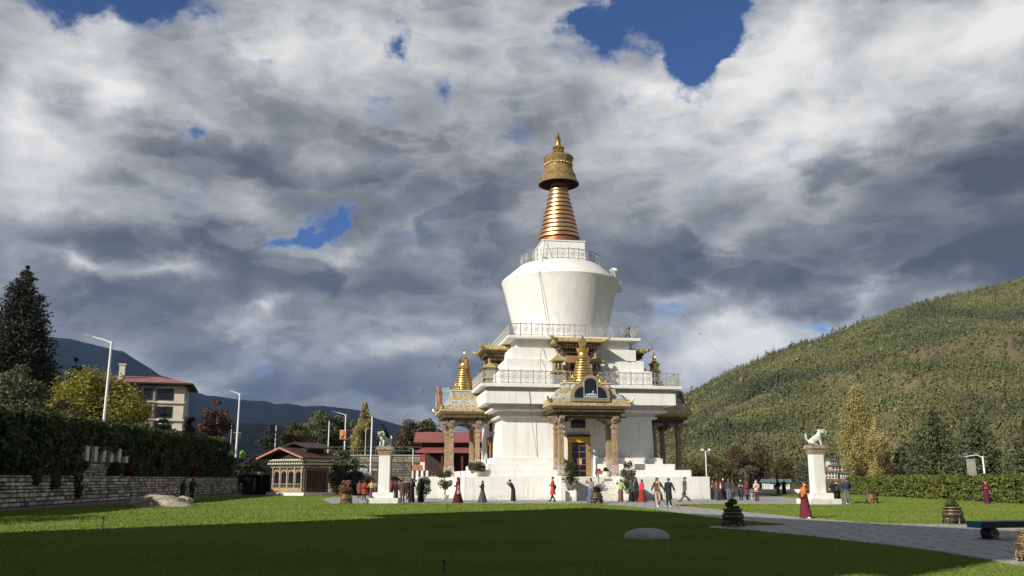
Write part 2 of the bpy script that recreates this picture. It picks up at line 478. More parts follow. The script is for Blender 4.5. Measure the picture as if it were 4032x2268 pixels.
    bmesh.ops.recalc_face_normals(bm, faces=bm.faces)
    bm.to_mesh(me); bm.free(); bpy.data.meshes.remove(fm)
    me.materials.clear(); me.materials.append(skin); me.materials.append(FEATURE)
    link('body', me, root)
    # ---- hair, hats
    headc = hd(0, 0, 1.58)
    h = MB(); h.smooth = True
    hm_ = HAIR
    if hair in ('short', 'long', 'bun'):
        st = len(h.v)
        for q in range(1):
            rings = []
            for j in range(6):
                a = radians(-8 + j * 18.5); zz = 1.595 + .102 * sin(a) - .012; rr = cos(a)
                rings.append([tuple(hd(.090 * rr * cos(t), .012 + .106 * rr * sin(t) * (1 if sin(t) > 0 else .93), zz + (.035 if sin(t) < -.3 and j == 0 else 0) - (.05 if sin(t) > .2 and j == 0 else 0))) for t in [2 * pi * i / 14 for i in range(14)]])
            h.loft(rings)
        if hair == 'long':
            rings = []
            for z, rx, ry, y in ((1.62, .086, .05, .05), (1.50, .098, .05, .06), (1.38, .10, .045, .085), (1.25, .10, .035, .115), (1.10, .08, .025, .12), (1.04, .04, .015, .118)):
                rings.append([tuple(hd(rx * cos(t), y + ry * sin(t), z)) for t in [2 * pi * i / 12 for i in range(12)]])
            h.loft(rings)
        if hair == 'bun': h.ell(hd(0, .11, 1.60), (.045, .045, .045), 8, 6)
        fixn_o = h.build('hair', hm_, root, True)
    elif hair == 'shaven':
        rings = []
        for j in range(5):
            a = radians(8 + j * 20); zz = 1.592 + .094 * sin(a) - .012; rr = cos(a)
            rings.append([tuple(hd(.083 * rr * cos(t), .004 + .098 * rr * sin(t), zz)) for t in [2 * pi * i / 14 for i in range(14)]])
        h.loft(rings); h.build('hair', SHAVEN, root, True)
    elif hair == 'veil':
        pass
    if hat:
        kind, col = hat; q = MB(); q.smooth = True
        if kind == 'beanie':
            q.loft([[tuple(hd(r * cos(t), .005 + r * 1.1 * sin(t), z)) for t in [2 * pi * i / 14 for i in range(14)]] for r, z in ((.092, 1.585), (.099, 1.60), (.095, 1.64), (.078, 1.685), (.045, 1.72), (.012, 1.735))])
        elif kind == 'cap':
            q.loft([[tuple(hd(r * cos(t), .003 + r * 1.08 * sin(t), z)) for t in [2 * pi * i / 14 for i in range(14)]] for r, z in ((.092, 1.60), (.092, 1.64), (.07, 1.68), (.02, 1.695))])
            q.loft([[tuple(hd(x * .07, y, 1.605 + dz)) for x, y in ((-1, -.07), (1, -.07), (.8, -.16), (0, -.185), (-.8, -.16))] for dz in (0, .012)])
        elif kind == 'brim':
            q.loft([[tuple(hd(r * cos(t), r * 1.05 * sin(t), z)) for t in [2 * pi * i / 16 for i in range(16)]] for r, z in ((.20, 1.585), (.20, 1.592), (.097, 1.615), (.092, 1.67), (.06, 1.70), (.02, 1.705))])
        elif kind == 'veil':
            q.loft([[tuple(hd(rx * cos(t), y + ry * sin(t), z)) for t in [2 * pi * i / 14 for i in range(14)]] for rx, ry, y, z in ((.20, .15, .03, 1.20), (.17, .13, .03, 1.34), (.115, .095, .035, 1.46), (.105, .10, .032, 1.56), (.10, .11, .022, 1.63), (.07, .08, .015, 1.69), (.02, .03, .01, 1.71))])
        q.build('hat' if kind != 'veil' else 'headscarf', cloth(col), root, True)
    if mask:
        q = MB(); q.smooth = True
        q.ell(hd(0, -.075, 1.523), (.055, .042, .045), 10, 7); q.build('face_mask', WHITE_CLOTH, root, True)
    # ---- clothes
    tc = cloth(topc); lc = cloth(lowc)
    ph = rng.random() * 6
    bot = .90
    def upring(z, rx, ry, n=20, wr=.02, y=0.0):
        r = []
        for i in range(n):
            a = 2 * pi * i / n; w = 1 + wr * cos(7 * a + ph + z * 5)
            r.append(tuple(up(z, rx * cos(a) * w, y + ry * sin(a) * w)))
        return r
    g = girth
    if top != 'none':
        q = MB(); q.smooth = True
        hemz = {'jacket': .86, 'tego': .96, 'gho': .80, 'vest': .93, 'shawl': .80}[top]
        q.loft([upring(hemz, .185 * g, .135 * g), upring(hemz + .07, .180 * g, .130 * g), upring(1.08, (.170 if top != 'gho' else .195) * g, .125 * g), upring(1.20, .185 * g, .135 * g), upring(1.30, .190 * g * shoulders, .130 * g), upring(1.375, .165 * shoulders, .10, wr=.01), upring(1.42, .09, .075, wr=0), upring(1.445, .066, .066, wr=0)])
        for sgn in (-1, 1):
            if top == 'vest': continue
            s0, e, w, hdv = limbs[sgn]
            end = e.lerp(w, sleeve) if sleeve < 1 else w
            q.tube([s0 + Vector((-sgn * .05, 0, .0)), s0, s0.lerp(e, .5), e, e.lerp(end, .55), end], [.075, .078, .066, .060, .054, .050], 10)
        nm = {'jacket': 'jacket', 'tego': 'blouse', 'gho': 'robe_top', 'vest': 'vest', 'shawl': 'shawl'}[top]
        q.build(nm, tc, root, True)
        if cuff:
            for sgn in (-1, 1):
                s0, e, w, hdv = limbs[sgn]; q = MB(); q.smooth = True
                q.tube([e.lerp(w, .62), e.lerp(w, .7), w], [.056, .064, .060], 10); q.build('cuff', cloth(cuff), root, True)
    if low in ('skirt', 'robe', 'flare', 'gho'):
        q = MB(); q.smooth = True
        sx = abs(stride)
        hem = {'skirt': .06, 'robe': .05, 'flare': .05, 'gho': .47}[low]; fl = {'skirt': .19, 'robe': .235, 'flare': .30, 'gho': .215}[low]
        n = 24; rings = []
        zs = [1.02, .95, .86, .72, .55, .38, .22, .10, .05]
        zs = [z for z in zs if z > hem + .03] + [hem]
        for z in zs:
            k = max(0, min(1, (0.9 - z) / .85)); rx = (.155 + (.185 - .155) * min(1, (1.02 - z) / .15)) * g; rx = rx + (fl - .185) * k
            ry = (.125 + .02 * min(1, (1.02 - z) / .15)) * g + (fl * .85 + sx * .55 - .145) * k
            wr = .012 + .055 * k
            rings.append([tuple(up(z, rx * cos(a) * (1 + wr * cos(8 * a + ph)), ry * sin(a) * (1 + wr * cos(8 * a + ph) + wr * .5 * cos(13 * a + ph)))) for a in [2 * pi * i / n for i in range(n)]])
        q.loft(rings); q.build({'skirt': 'skirt', 'robe': 'robe', 'flare': 'skirt', 'gho': 'robe_skirt'}[low], lc, root, True)
        if low == 'gho':
            for sgn in (-1, 1):
                hp, kn, an, toe = legs[sgn]; q = MB(); q.smooth = True
                q.tube([kn + Vector((0, 0, .1)), kn, kn.lerp(an, .4), an + Vector((0, 0, -.02))], [.066, .062, .060, .044], 10); q.build('long_sock', cloth((.012, .012, .014)), root, True)
    elif low == 'trousers':
        q = MB(); q.smooth = True
        q.loft([upring(.99, .155 * g, .115 * g), upring(.90, .175 * g, .135 * g), upring(.80, .165 * g, .13 * g)])
        for sgn in (-1, 1):
            hp, kn, an, toe = legs[sgn]
            q.tube([hp + Vector((0, 0, .04)), hp.lerp(kn, .35), kn, kn.lerp(an, .5), an + Vector((0, 0, -.03))], [.098, .092, .076, .074, .070], 10)
        q.build('trousers', lc, root, True)
    for sgn in (-1, 1):
        hp, kn, an, toe = legs[sgn]; q = MB(); q.smooth = True
        m = an.lerp(toe, .5)
        zb = m.z - .005
        q.loft([[(m.x + rx * cos(t), m.y + .0 + ry * sin(t), zz) for t in [2 * pi * i / 12 for i in range(12)]] for rx, ry, zz in ((.044, .125, m.z - .052), (.048, .132, m.z - .03), (.044, .115, m.z + .0), (.036, .07, m.z + .03))])
        q.build('shoe', cloth(shoe), root, True)
    if beltc:
        q = MB(); q.smooth = True
        q.loft([upring(.96, .196 * g, .142 * g, wr=0), upring(1.0, .203 * g, .148 * g, wr=0), upring(1.05, .196 * g, .142 * g, wr=0)]); q.build('belt', cloth(beltc), root, True)
    if sash:
        q = MB(); q.smooth = True
        pts = [up(1.41, .15, .02), up(1.36, .11, -.11), up(1.20, -.02, -.165), up(1.02, -.16, -.13), up(.93, -.20, 0), up(1.05, -.15, .14), up(1.25, .02, .155), up(1.40, .14, .07)]
        q.tube(pts + [pts[0]], [(.028, .085)] * 9, 8, False); q.build('sash', cloth(sash), root, True)
    for ex in extras:
        q = MB(); q.smooth = True; k, col = ex
        if k == 'bag': q.ell(up(.98, .20, .10), (.07, .13, .17), 10, 8); q.tube([up(1.1, .2, .1), up(1.4, .1, .03), up(1.42, -.06, 0), up(1.1, -.19, .02), up(1.0, .1, .15)], .014, 6); q.build('shoulder_bag', cloth(col), root, True)
        elif k == 'bundle': q.ell(up(1.10, -.02, -.24), (.10, .09, .11), 10, 8); q.build('cloth_bundle', cloth(col), root, True)
        elif k == 'whitebag': q.loft([[tuple(up(z, .21 + rx * cos(t), -.02 + ry * sin(t))) for t in [2 * pi * i / 10 for i in range(10)]] for rx, ry, z in ((.02, .02, 1.28), (.03, .05, 1.05), (.045, .10, .80), (.04, .11, .66), (.015, .06, .62))]); q.build('shoulder_bag', cloth(col), root, True)
        elif k == 'child': q.ell(up(1.12, .05, -.22), (.11, .10, .17), 10, 8); q.ell(up(1.36, .06, -.21), (.065, .07, .08), 10, 8); q.build('swaddled_bundle', cloth(col), root, True)
        elif k == 'scarf': q.loft([[tuple(up(z, rx * cos(t), -.01 + ry * sin(t))) for t in [2 * pi * i / 14 for i in range(14)]] for rx, ry, z in ((.14, .12, 1.36), (.12, .115, 1.41), (.085, .085, 1.46))]); q.loft([[tuple(up(z, .05 + .045 * cos(t), -.155 + .02 * sin(t))) for t in [2 * pi * i / 8 for i in range(8)]] for z in (1.38, 1.2, .98)]); q.build('scarf', cloth(col), root, True)
        elif k == 'backpack': q.ell(up(1.16, 0, .19), (.14, .10, .21), 10, 8); q.build('backpack', cloth(col), root, True)
    return root

def at(px, py, **k):
    """feet pixel -> ground point"""
    return ground(px, py)

def hgt(px, yh, yf):
    g = ground(px, yf); return max(1.45, min(1.85, aty(px, yh, g.y).z))

def folk(px, yh, yf, rz, label, **k):
    h = k.pop('height', None) or hgt(px, yh, yf)
    return person(ground(px, yf), h, radians(rz) + atan2(-(ground(px, yf).x), ground(px, yf).y) * 1.0, label, **k)

MAROON = (.105, .018, .022); DKMAROON = (.045, .012, .016); NAVY = (.022, .028, .06); BLACKC = (.014, .014, .016); GREYC = (.09, .09, .095)
BROWN = (.12, .06, .042); ORANGE = (.78, .20, .015)
folk(3173, 1896, 2042, 48, 'monk in bright orange vest, maroon robe, white mask and white sneakers beside the path', top='vest', topc=ORANGE, low='robe', lowc=(.13, .022, .03), hair='shaven', shoe=(.72, .70, .68), stride=.2, arms=('front', 'chest'), mask=True, sash=MAROON, skin=SKIN, group='monks on the lawn')
folk(3888, 1892, 1985, 20, 'monk in purple maroon robe and dark red cap in front of the long hedge', top='shawl', topc=(.075, .012, .03), low='robe', lowc=(.085, .014, .035), hair='none', hat=('beanie', (.16, .02, .02)), arms=('front', 'down'), mask=True, extras=[('scarf', (.25, .04, .035))], cuff=(.6, .12, .05), group='monks on the lawn', stride=.05)
folk(2635, 1882, 1996, -28, 'man in plain black gho with white sneakers walking on the path', top='gho', topc=(.022, .023, .024), low='gho', lowc=(.022, .023, .024), shoe=(.78, .78, .76), stride=.13, arms=('down', 'out'), cuff=(.02, .02, .022), head_turn=-.4, shoulders=1.08)
folk(2591, 1880, 1996, 25, 'long haired woman in brown jacket, peach blouse and wide beige trousers beside man in black', top='jacket', topc=(.11, .07, .03), low='trousers', lowc=(.42, .33, .27), hair='long', shoe=(.75, .75, .73), stride=.16, arms=('out', 'out'), extras=[('scarf', (.62, .40, .27))])
folk(2698, 1878, 1976, -70, 'man in olive grey jacket striding past right end of the platform', top='jacket', topc=(.075, .08, .06), low='trousers', lowc=(.10, .105, .10), stride=.34, arms=('swing', 'out'))
folk(2445, 1887, 1977, -20, 'woman in light green blouse and brown skirt near the stairs', top='tego', topc=(.36, .43, .17), low='skirt', lowc=(.15, .075, .05), hair='bun', arms=('raise', 'out'), stride=.15)
folk(2487, 1886, 1977, -60, 'woman in teal jacket and long black skirt', top='tego', topc=(.03, .075, .065), low='skirt', lowc=(.012, .016, .016), hair='long', stride=.16)
folk(2506, 1882, 1974, -60, 'woman in dark plum robe half hidden behind teal jacket', top='tego', topc=(.04, .012, .02), low='skirt', lowc=(.03, .012, .016), hair='long', stride=.1)
folk(2529, 1887, 1978, -55, 'woman in hot pink jacket and rust red skirt', top='tego', topc=(.62, .04, .10), low='flare', lowc=(.25, .035, .022), hair='long', stride=.2)
folk(2327, 1881, 1980, -35, 'long haired woman in lilac shirt and denim skirt beside bronze vase', top='tego', topc=(.27, .22, .23), low='skirt', lowc=(.10, .12, .22), hair='long', stride=.12, arms=('raise', 'down'))
folk(2177, 1877, 1975, -80, 'man in red orange gho with black shoulder bag before left side of the stairs', top='gho', topc=(.42, .07, .022), low='gho', lowc=(.42, .07, .022), stride=.16, arms=('front', 'front'), extras=[('bag', (.04, .025, .025)), ('bundle', (.75, .74, .72))])
folk(2021, 1893, 1977, -75, 'stooped person in dark robe raising a hand at the platform wall', top='shawl', topc=(.025, .018, .022), low='skirt', lowc=(.03, .022, .026), shoe=(.6, .58, .55), lean=.42, arms=('raise', 'chest'), stride=.05, height=1.68)
folk(1899, 1892, 1979, -75, 'person in black jacket and grey green skirt walking by platform corner', top='jacket', topc=(.018, .020, .022), low='flare', lowc=(.075, .085, .085), hair='long', stride=.2, arms=('chest', 'down'))
folk(1802, 1880, 1983, -70, 'woman in flowing maroon robe and red headscarf with white shoulder bag', top='shawl', topc=(.16, .016, .022), low='flare', lowc=(.085, .014, .020), hair='none', hat=('veil', (.17, .016, .022)), extras=[('whitebag', (.70, .62, .58))], stride=.2, arms=('front', 'down'), shoe=(.6, .58, .55))
folk(1656, 1882, 1979, 185, 'person in very dark green robe, rightmost by left lion pillar', top='shawl', topc=(.014, .022, .012), low='robe', lowc=(.010, .014, .010), hair='long', stride=.03)
folk(1620, 1883, 1979, 165, 'person in black robe standing beside dark green robe', top='shawl', topc=(.010, .009, .010), low='robe', lowc=(.014, .010, .011), hair='long', stride=.03, arms=('front', 'down'))
folk(1584, 1885, 1979, 175, 'man in grey brown gho seen from behind near left lion pillar', top='gho', topc=(.10, .06, .052), low='gho', lowc=(.10, .06, .052), stride=.07, shoulders=1.05)
folk(1558, 1888, 1966, 150, 'woman in black skirt tucked beside man in grey brown gho', top='tego', topc=(.06, .025, .025), low='skirt', lowc=(.012, .010, .012), hair='long', stride=.05)
folk(1539, 1887, 1966, 190, 'person in bright crimson jacket behind left lion pillar', top='jacket', topc=(.36, .03, .05), low='skirt', lowc=(.05, .025, .05), hair='bun', stride=.08)
folk(1433, 1891, 1968, 172, 'man in brick red gho seen from behind left of lion pillar', top='gho', topc=(.30, .055, .035), low='gho', lowc=(.30, .055, .035), stride=.09, beltc=(.05, .015, .015))
folk(1414, 1892, 1962, 180, 'companion in dull rose gho half hidden by brick red gho', top='gho', topc=(.22, .07, .06), low='gho', lowc=(.20, .07, .06), stride=.06)
folk(1462, 1891, 1960, 185, 'person in pale yellow top, red cap and brown skirt beside lion pillar', top='tego', topc=(.62, .40, .16), low='skirt', lowc=(.13, .06, .05), hair='none', hat=('beanie', (.22, .03, .03)), stride=.12, arms=('down', 'out'))
folk(2809, 1889, 1969, 10, 'woman in black skirt and red scarf at platform right corner', top='tego', topc=(.03, .02, .02), low='skirt', lowc=(.012, .010, .011), hair='bun', extras=[('scarf', (.33, .03, .03))], cuff=(.7, .65, .6), arms=('front', 'front'), stride=.03)
folk(2824, 1890, 1971, -20, 'woman in charcoal robe and pink scarf second from platform corner', top='shawl', topc=(.06, .05, .052), low='robe', lowc=(.055, .05, .052), hair='bun', shoe=(.6, .58, .55), stride=.15, extras=[('scarf', (.40, .10, .10))])
folk(2840, 1893, 1969, -15, 'woman carrying a child wrapped in white cloth', top='tego', topc=(.16, .05, .055), low='skirt', lowc=(.04, .02, .028), hair='bun', extras=[('child', (.68, .52, .48))], arms=('front', 'front'), stride=.08)
folk(2851, 1885, 1968, 15, 'monk in maroon robe and pale yellow hat in visitors group', top='shawl', topc=DKMAROON, low='robe', lowc=DKMAROON, hair='none', hat=('beanie', (.66, .50, .20)), stride=.05)
folk(2871, 1885, 1971, 0, 'man in dark grey jacket, grey cap and blue jeans behind dark planter', top='jacket', topc=(.055, .056, .062), low='trousers', lowc=(.13, .155, .20), hair='short', hat=('cap', (.10, .11, .13)), stride=.1, shoulders=1.1)
folk(2919, 1885, 1970, 5, 'man in black gho with wide white cuffs', top='gho', topc=(.03, .033, .032), low='gho', lowc=(.06, .05, .045), cuff=(.78, .77, .75), arms=('front', 'front'), mask=True, stride=.14)
folk(2943, 1893, 1968, 30, 'man in rust brown gho behind white cuffed man', top='gho', topc=(.14, .05, .035), low='gho', lowc=(.15, .05, .035), stride=.08, beltc=(.03, .015, .012))
folk(2981, 1893, 1974, 5, 'person in pale pink shawl and maroon trousers by white chair', top='shawl', topc=(.62, .46, .40), low='trousers', lowc=(.15, .02, .03), hair='none', hat=('veil', (.66, .52, .44)), stride=.05, arms=('chest', 'front'))
folk(3065, 1906, 1947, 10, 'distant woman in dark top and grey skirt before low white wall', top='tego', topc=(.015, .012, .014), low='skirt', lowc=(.10, .11, .115), hair='long', stride=.03, height=1.6)
folk(3089, 1905, 1947, -10, 'distant person in all black robe before low white wall', top='shawl', topc=(.010, .010, .011), low='robe', lowc=(.012, .012, .012), hair='long', stride=.03, arms=('out', 'out'), height=1.62)
folk(3285, 1894, 1972, 150, 'woman in black dress with cream sleeves right of lion pillar', top='tego', topc=(.012, .012, .013), low='robe', lowc=(.010, .010, .012), hair='bun', cuff=(.66, .52, .30), arms=('raise', 'out'), stride=.08)
folk(3302, 1899, 1971, -40, 'woman in grey top and maroon skirt with raised arm right of lion pillar', top='tego', topc=(.05, .05, .055), low='skirt', lowc=(.10, .02, .03), hair='bun', arms=('raise', 'raise'), sleeve=.6, stride=.08)
folk(3337, 1901, 1986, 20, 'man in navy jacket and slate blue trousers leaning forward by lion pillar', top='jacket', topc=(.035, .045, .09), low='trousers', lowc=(.145, .155, .20), shoe=(.70, .68, .62), lean=.3, arms=('hip', 'hip'), stride=.1, girth=1.1, height=1.72)
folk(718, 1892, 1972, 200, 'woman in dark teal dress walking along the stone wall', top='shawl', topc=(.028, .055, .062), low='robe', lowc=(.03, .055, .062), hair='long', stride=.08, height=1.62)
folk(754, 1882, 1968, 195, 'man in dark jacket and black trousers walking along the stone wall', top='jacket', topc=(.05, .042, .035), low='trousers', lowc=(.012, .012, .013), stride=.2, arms=('out', 'down'), height=1.7)
folk(1548, 1890, 1957, 200, 'person in violet top partly hidden behind crimson jacket', top='tego', topc=(.12, .04, .12), low='skirt', lowc=(.06, .03, .07), hair='bun', stride=.05)
folk(1570, 1889, 1962, 20, 'person in faded pink top between black skirt and grey brown gho', top='tego', topc=(.45, .18, .18), low='skirt', lowc=(.10, .04, .04), hair='bun', stride=.06)
folk(1603, 1888, 1966, 30, 'man in dark maroon gho facing the group at left lion pillar', top='gho', topc=(.08, .022, .025), low='gho', lowc=(.08, .022, .025), stride=.06, arms=('front', 'down'))
folk(1638, 1889, 1955, 10, 'person in white shirt and pale skirt between the two darkest robes', top='tego', topc=(.62, .60, .58), low='skirt', lowc=(.42, .42, .42), hair='bun', stride=.05)
folk(1478, 1893, 1952, 170, 'person in grey shawl nearly touching the left lion pillar', top='shawl', topc=(.20, .19, .20), low='skirt', lowc=(.07, .06, .07), hair='bun', stride=.05)
folk(2500, 1889, 1973, -60, 'person in pale lilac dress between teal jacket and pink jacket', top='tego', topc=(.34, .33, .42), low='skirt', lowc=(.22, .24, .36), hair='long', stride=.12)
folk(2797, 1893, 1962, 25, 'woman in dark red top nearest to the platform corner', top='tego', topc=(.20, .035, .04), low='skirt', lowc=(.02, .016, .018), hair='long', stride=.04)
folk(2887, 1890, 1962, -10, 'man in dull brown gho behind grey capped man', top='gho', topc=(.09, .055, .04), low='gho', lowc=(.09, .055, .04), stride=.06)
g_ = ground(945, 1946)
person((g_.x, g_.y, -.45), 1.62, radians(60), 'person in pale shirt and white hat sitting by the dark booth', top='jacket', topc=(.22, .22, .23), low='trousers', lowc=(.03, .03, .035), hair='none', hat=('brim', (.7, .7, .68)), seated=True, arms=('front', 'front'), stride=.05)
# ================================================================== SETTING: ground, lawn, paving, terraces, hills
LAWN = m_lawn(); PAVE = m_paving()
def m_soil():
    t = NT('valley_soil'); c = t.coord('world')
    n = t.noise(c, 0.02, 6, 0.6); col = t.ramp(n, [(0.35, (0.10, 0.10, 0.045)), (0.65, (0.17, 0.125, 0.075))])
    t.base(col); return t.fin(0.9, 0, 0.1)
SOIL = m_soil()
def sheet(name, poly, z, m, kind='structure', thick=None):
    b = MB()
    if thick: b.prism(poly, z - thick, z)
    else: b.add([(p[0], p[1], z) for p in poly], [tuple(range(len(poly)))])
    o = b.build(name, m); fixn(o.data); o['kind'] = kind; return o

def ring_sheet(name, R, z, m, n=64):
    b = MB(); pts = [(R * cos(2 * pi * i / n), R * sin(2 * pi * i / n), z) for i in range(n)]
    b.add(pts, [tuple(range(n))]); o = b.build(name, m); fixn(o.data); o['kind'] = 'structure'; return o
ring_sheet('ground', 9000, -0.06, SOIL)

# the lawn: one subdivided sheet with slight undulation
def grid_sheet(name, x0, x1, y0, y1, nx, ny, zf, m):
    X, Y = np.meshgrid(np.linspace(x0, x1, nx), np.linspace(y0, y1, ny)); Z = zf(X, Y)
    V = np.stack([X.ravel(), Y.ravel(), Z.ravel()], 1)
    i = np.arange(nx * ny).reshape(ny, nx)
    F = np.stack([i[:-1, :-1].ravel(), i[:-1, 1:].ravel(), i[1:, 1:].ravel(), i[1:, :-1].ravel()], 1)
    o = link(name, np_mesh(name, V, F, [m], True)); o['kind'] = 'structure'; return o
grid_sheet('lawn', -60, 75, -30, 125, 60, 60, lambda X, Y: 0.0 * X, LAWN)

C0 = Vector((4.65, 83.4, 0)); YAW = radians(9.2)
RX = Vector((cos(YAW), sin(YAW), 0)); DY = Vector((-sin(YAW), cos(YAW), 0))
def loc(x, y, z=0): return C0 + RX * x + DY * y + Vector((0, 0, z))

plaza = [(-12.3, 61.3), (5.4, 61.3), (6.9, 59.9), (24, 59.9), (24.5, 72), (27, 101), (32, 101), (32, 106), (-16, 106), (-16.5, 80), (-15.5, 74)]
def ragged(poly, amp=.05, step=.45):
    out_ = []; r = random.Random(21)
    for (x1, y1), (x2, y2) in zip(poly, poly[1:] + poly[:1]):
        L = sqrt((x2 - x1) ** 2 + (y2 - y1) ** 2); n = max(1, int(L / step))
        for i in range(n):
            t = i / n; out_.append((x1 + (x2 - x1) * t + r.uniform(-amp, amp), y1 + (y2 - y1) * t + r.uniform(-amp, amp)))
    return out_
sheet('plaza', ragged(plaza, .07), 0.012, PAVE)
path = [(5.4, 61.5), (6.4, 57), (7.4, 52), (8.0, 46), (8.1, 42.1), (8.7, 37.5), (9.7, 33.6), (9.9, 32.8), (9.0, 32.2), (7.0, 31.9), (6.6, 30.6), (7.7, 29.2), (7.9, 28.2), (8.6, 26), (9.2, 23), (9.55, 20.3), (9.6, 17.1), (9.5, 10), (30, 10), (30, 31.5), (17.9, 31.9), (15.6, 33.2), (14.2, 33.7), (13.3, 34.5), (12.4, 40.4), (11.4, 47.9), (10.6, 55.1), (10.4, 58), (11.4, 60.3)]
sheet('path', ragged(path), 0.020, PAVE)
KERB = simple('pale_kerb_stone', (0.34, 0.32, 0.28), 0.8, 0, 0.25, 3, 0.3)
k = MB()
kp = [Vector((9.2, 23, .0)), Vector((9.55, 20.3, 0)), Vector((9.6, 17.1, 0)), Vector((9.5, 10, 0))]
for a, b_ in zip(kp, kp[1:]):
    m = (a + b_) / 2; k.cbox((m.x, m.y, .02), (.14, (b_ - a).length, .07), atan2(-(b_ - a).x, (b_ - a).y))
kp = [Vector((17.9, 31.9, 0)), Vector((15.6, 33.2, 0)), Vector((14.2, 33.7, 0)), Vector((13.3, 34.5, 0)), Vector((12.4, 40.4, 0))]
o = k.build('kerb', KERB); o['kind'] = 'structure'

# ---- short grass tufts over the nearer lawn (ragged blades, real geometry)
GRASS = m_foliage('grass_blades', (0.150, 0.218, 0.033), (0.260, 0.325, 0.064), 0.4, 0.25, iw=.4, bw=1.3)
def inpoly(x, y, poly):
    c = np.zeros(len(x), bool); n = len(poly)
    for i in range(n):
        x1, y1 = poly[i]; x2, y2 = poly[(i + 1) % n]
        cond = ((y1 > y) != (y2 > y)) & (x < (x2 - x1) * (y - y1) / ((y2 - y1) or 1e-9) + x1)
        c ^= cond
    return c
def grass():
    N = 560000
    d = 14.3 + 88 * rng.random(N) ** 1.75; a = (rng.random(N) - .5) * 1.26
    x = d * a; y = d
    keep = ~(inpoly(x, y, path) | inpoly(x, y, plaza)) & (x > -26.5) & (x < 40)
    x, y = x[keep], y[keep]; n = len(x)
    h = (.020 + .025 * rng.random(n)) * (1 + y / 60); th = rng.normal(size=n) * .75 - .55; w = .010 * (1 + y / 14)
    lean = (rng.random((n, 2)) - .5) * .06
    V = np.zeros((n, 3, 3))
    V[:, 0] = np.stack([x - np.cos(th) * w, y - np.sin(th) * w, np.zeros(n)], 1)
    V[:, 1] = np.stack([x + np.cos(th) * w, y + np.sin(th) * w, np.zeros(n)], 1)
    V[:, 2] = np.stack([x + lean[:, 0], y + lean[:, 1], h], 1)
    o = link('grass', np_mesh('grass', V.reshape(-1, 3), np.arange(3 * n).reshape(-1, 3), [GRASS])); o['kind'] = 'stuff'
    o['label'] = 'short mown green grass of the lawn'; o['category'] = 'grass'
grass()

# ---- raised terraces at the left and behind
EARTH = simple('planted_terrace_earth', (0.055, 0.06, 0.028), 0.9, 0, 0.4, 0.4, 0.3, 'world')
sheet('terrace', [(-27.3, 40), (-32.2, 106), (-36, 106), (-33, 40)], 1.72, EARTH, thick=1.7)
sheet('upper_terrace', [(-33.2, 20), (-36.6, 108), (-36, 124), (4, 124), (4, 330), (-330, 330), (-330, 20)], 4.3, EARTH, thick=4.28)

# ---- mountains
def ridge_fn(tab):
    tab = list(tab)
    xs = np.array([(p[0] - 2016) / 3546.0 for p in tab]); e = np.array([zat(p[1], 1.0, p[0]) - EYE for p in tab])
    return lambda a: np.interp(a, xs, e)
def vnoise(X, Y, seed, sc):
    """smooth value noise, numpy"""
    r = np.random.default_rng(seed); G = r.random((256, 256)); x = X / sc; y = Y / sc
    xi = np.floor(x).astype(int); yi = np.floor(y).astype(int); fx = x - xi; fy = y - yi
    fx = fx * fx * (3 - 2 * fx); fy = fy * fy * (3 - 2 * fy)
    g = lambda i, j: G[i % 256, j % 256]
    return (g(xi, yi) * (1 - fx) + g(xi + 1, yi) * fx) * (1 - fy) + (g(xi, yi + 1) * (1 - fx) + g(xi + 1, yi + 1) * fx) * fy
def fbm(X, Y, seed, sc, oct=5, gain=.5):
    s = 0; a = 1; t = 0
    for k in range(oct): s = s + a * vnoise(X, Y, seed + k, sc / 2 ** k); t += a; a *= gain
    return s / t

HT = [(2300, 1760), (2500, 1650), (2680, 1548), (2760, 1508), (2860, 1455), (2960, 1405), (3040, 1372), (3180, 1328), (3260, 1303), (3360, 1272), (3480, 1234), (3600, 1194), (3700, 1164), (3800, 1143), (3900, 1126), (4032, 1102), (4500, 960)]
HR = ridge_fn([(a, b + 22) for a, b in HT])
YB, YR = 560.0, 1500.0
def hill_z(A, Y):
    e = HR(A); t = np.clip((Y - YB) / (YR - YB), 0, 1.6)
    zr = e * YR
    prof = np.where(t < 1, (t ** 1.15) * (1 - .06 * np.sin(t * pi)), 1 - (t - 1) * 1.2)
    z = zr * prof
    X = A * Y
    damp = np.clip(t * 3, 0, 1) * np.clip((1.03 - t) * 5, 0.12, 1)
    z = z + damp * (fbm(X + .35 * Y, Y * .55, 5, 300, 5) - .5) * 125
    # nearer spur at the far right
    sp = np.exp(-((X - 470 - (Y - 800) * .25) / 150) ** 2) * np.clip((Y - 580) / 180, 0, 1) * np.clip((1150 - Y) / 220, 0, 1)
    return z + sp * 30 - 4
def m_hill(name, c1, c2, c3, sc):
    t = NT(name); c = t.coord('world')
    n = t.noise(c, sc, 6, 0.62); n2 = t.noise(c, sc * 6, 5, 0.6)
    col = t.ramp(n, [(0.35, c1), (0.62, c2)]); col = t.mixc(t.ramp(n2, [(0.42, (0, 0, 0)), (0.62, (0.8,) * 3)]), col, c3)
    t.base(col); t.bump(n2, 0.6, 2.0); return t.fin(0.95, 0, 0.05)
HILL = m_hill('dry_hillside', (0.16, 0.115, 0.070), (0.19, 0.15, 0.085), (0.15, 0.14, 0.065), 0.012)
na, ny = 150, 110
A, Y = np.meshgrid(np.linspace(.09, .80, na), np.linspace(540, 1700, ny)); Z = hill_z(A, Y)
Vh = np.stack([(A * Y).ravel(), Y.ravel(), Z.ravel()], 1); i = np.arange(na * ny).reshape(ny, na)
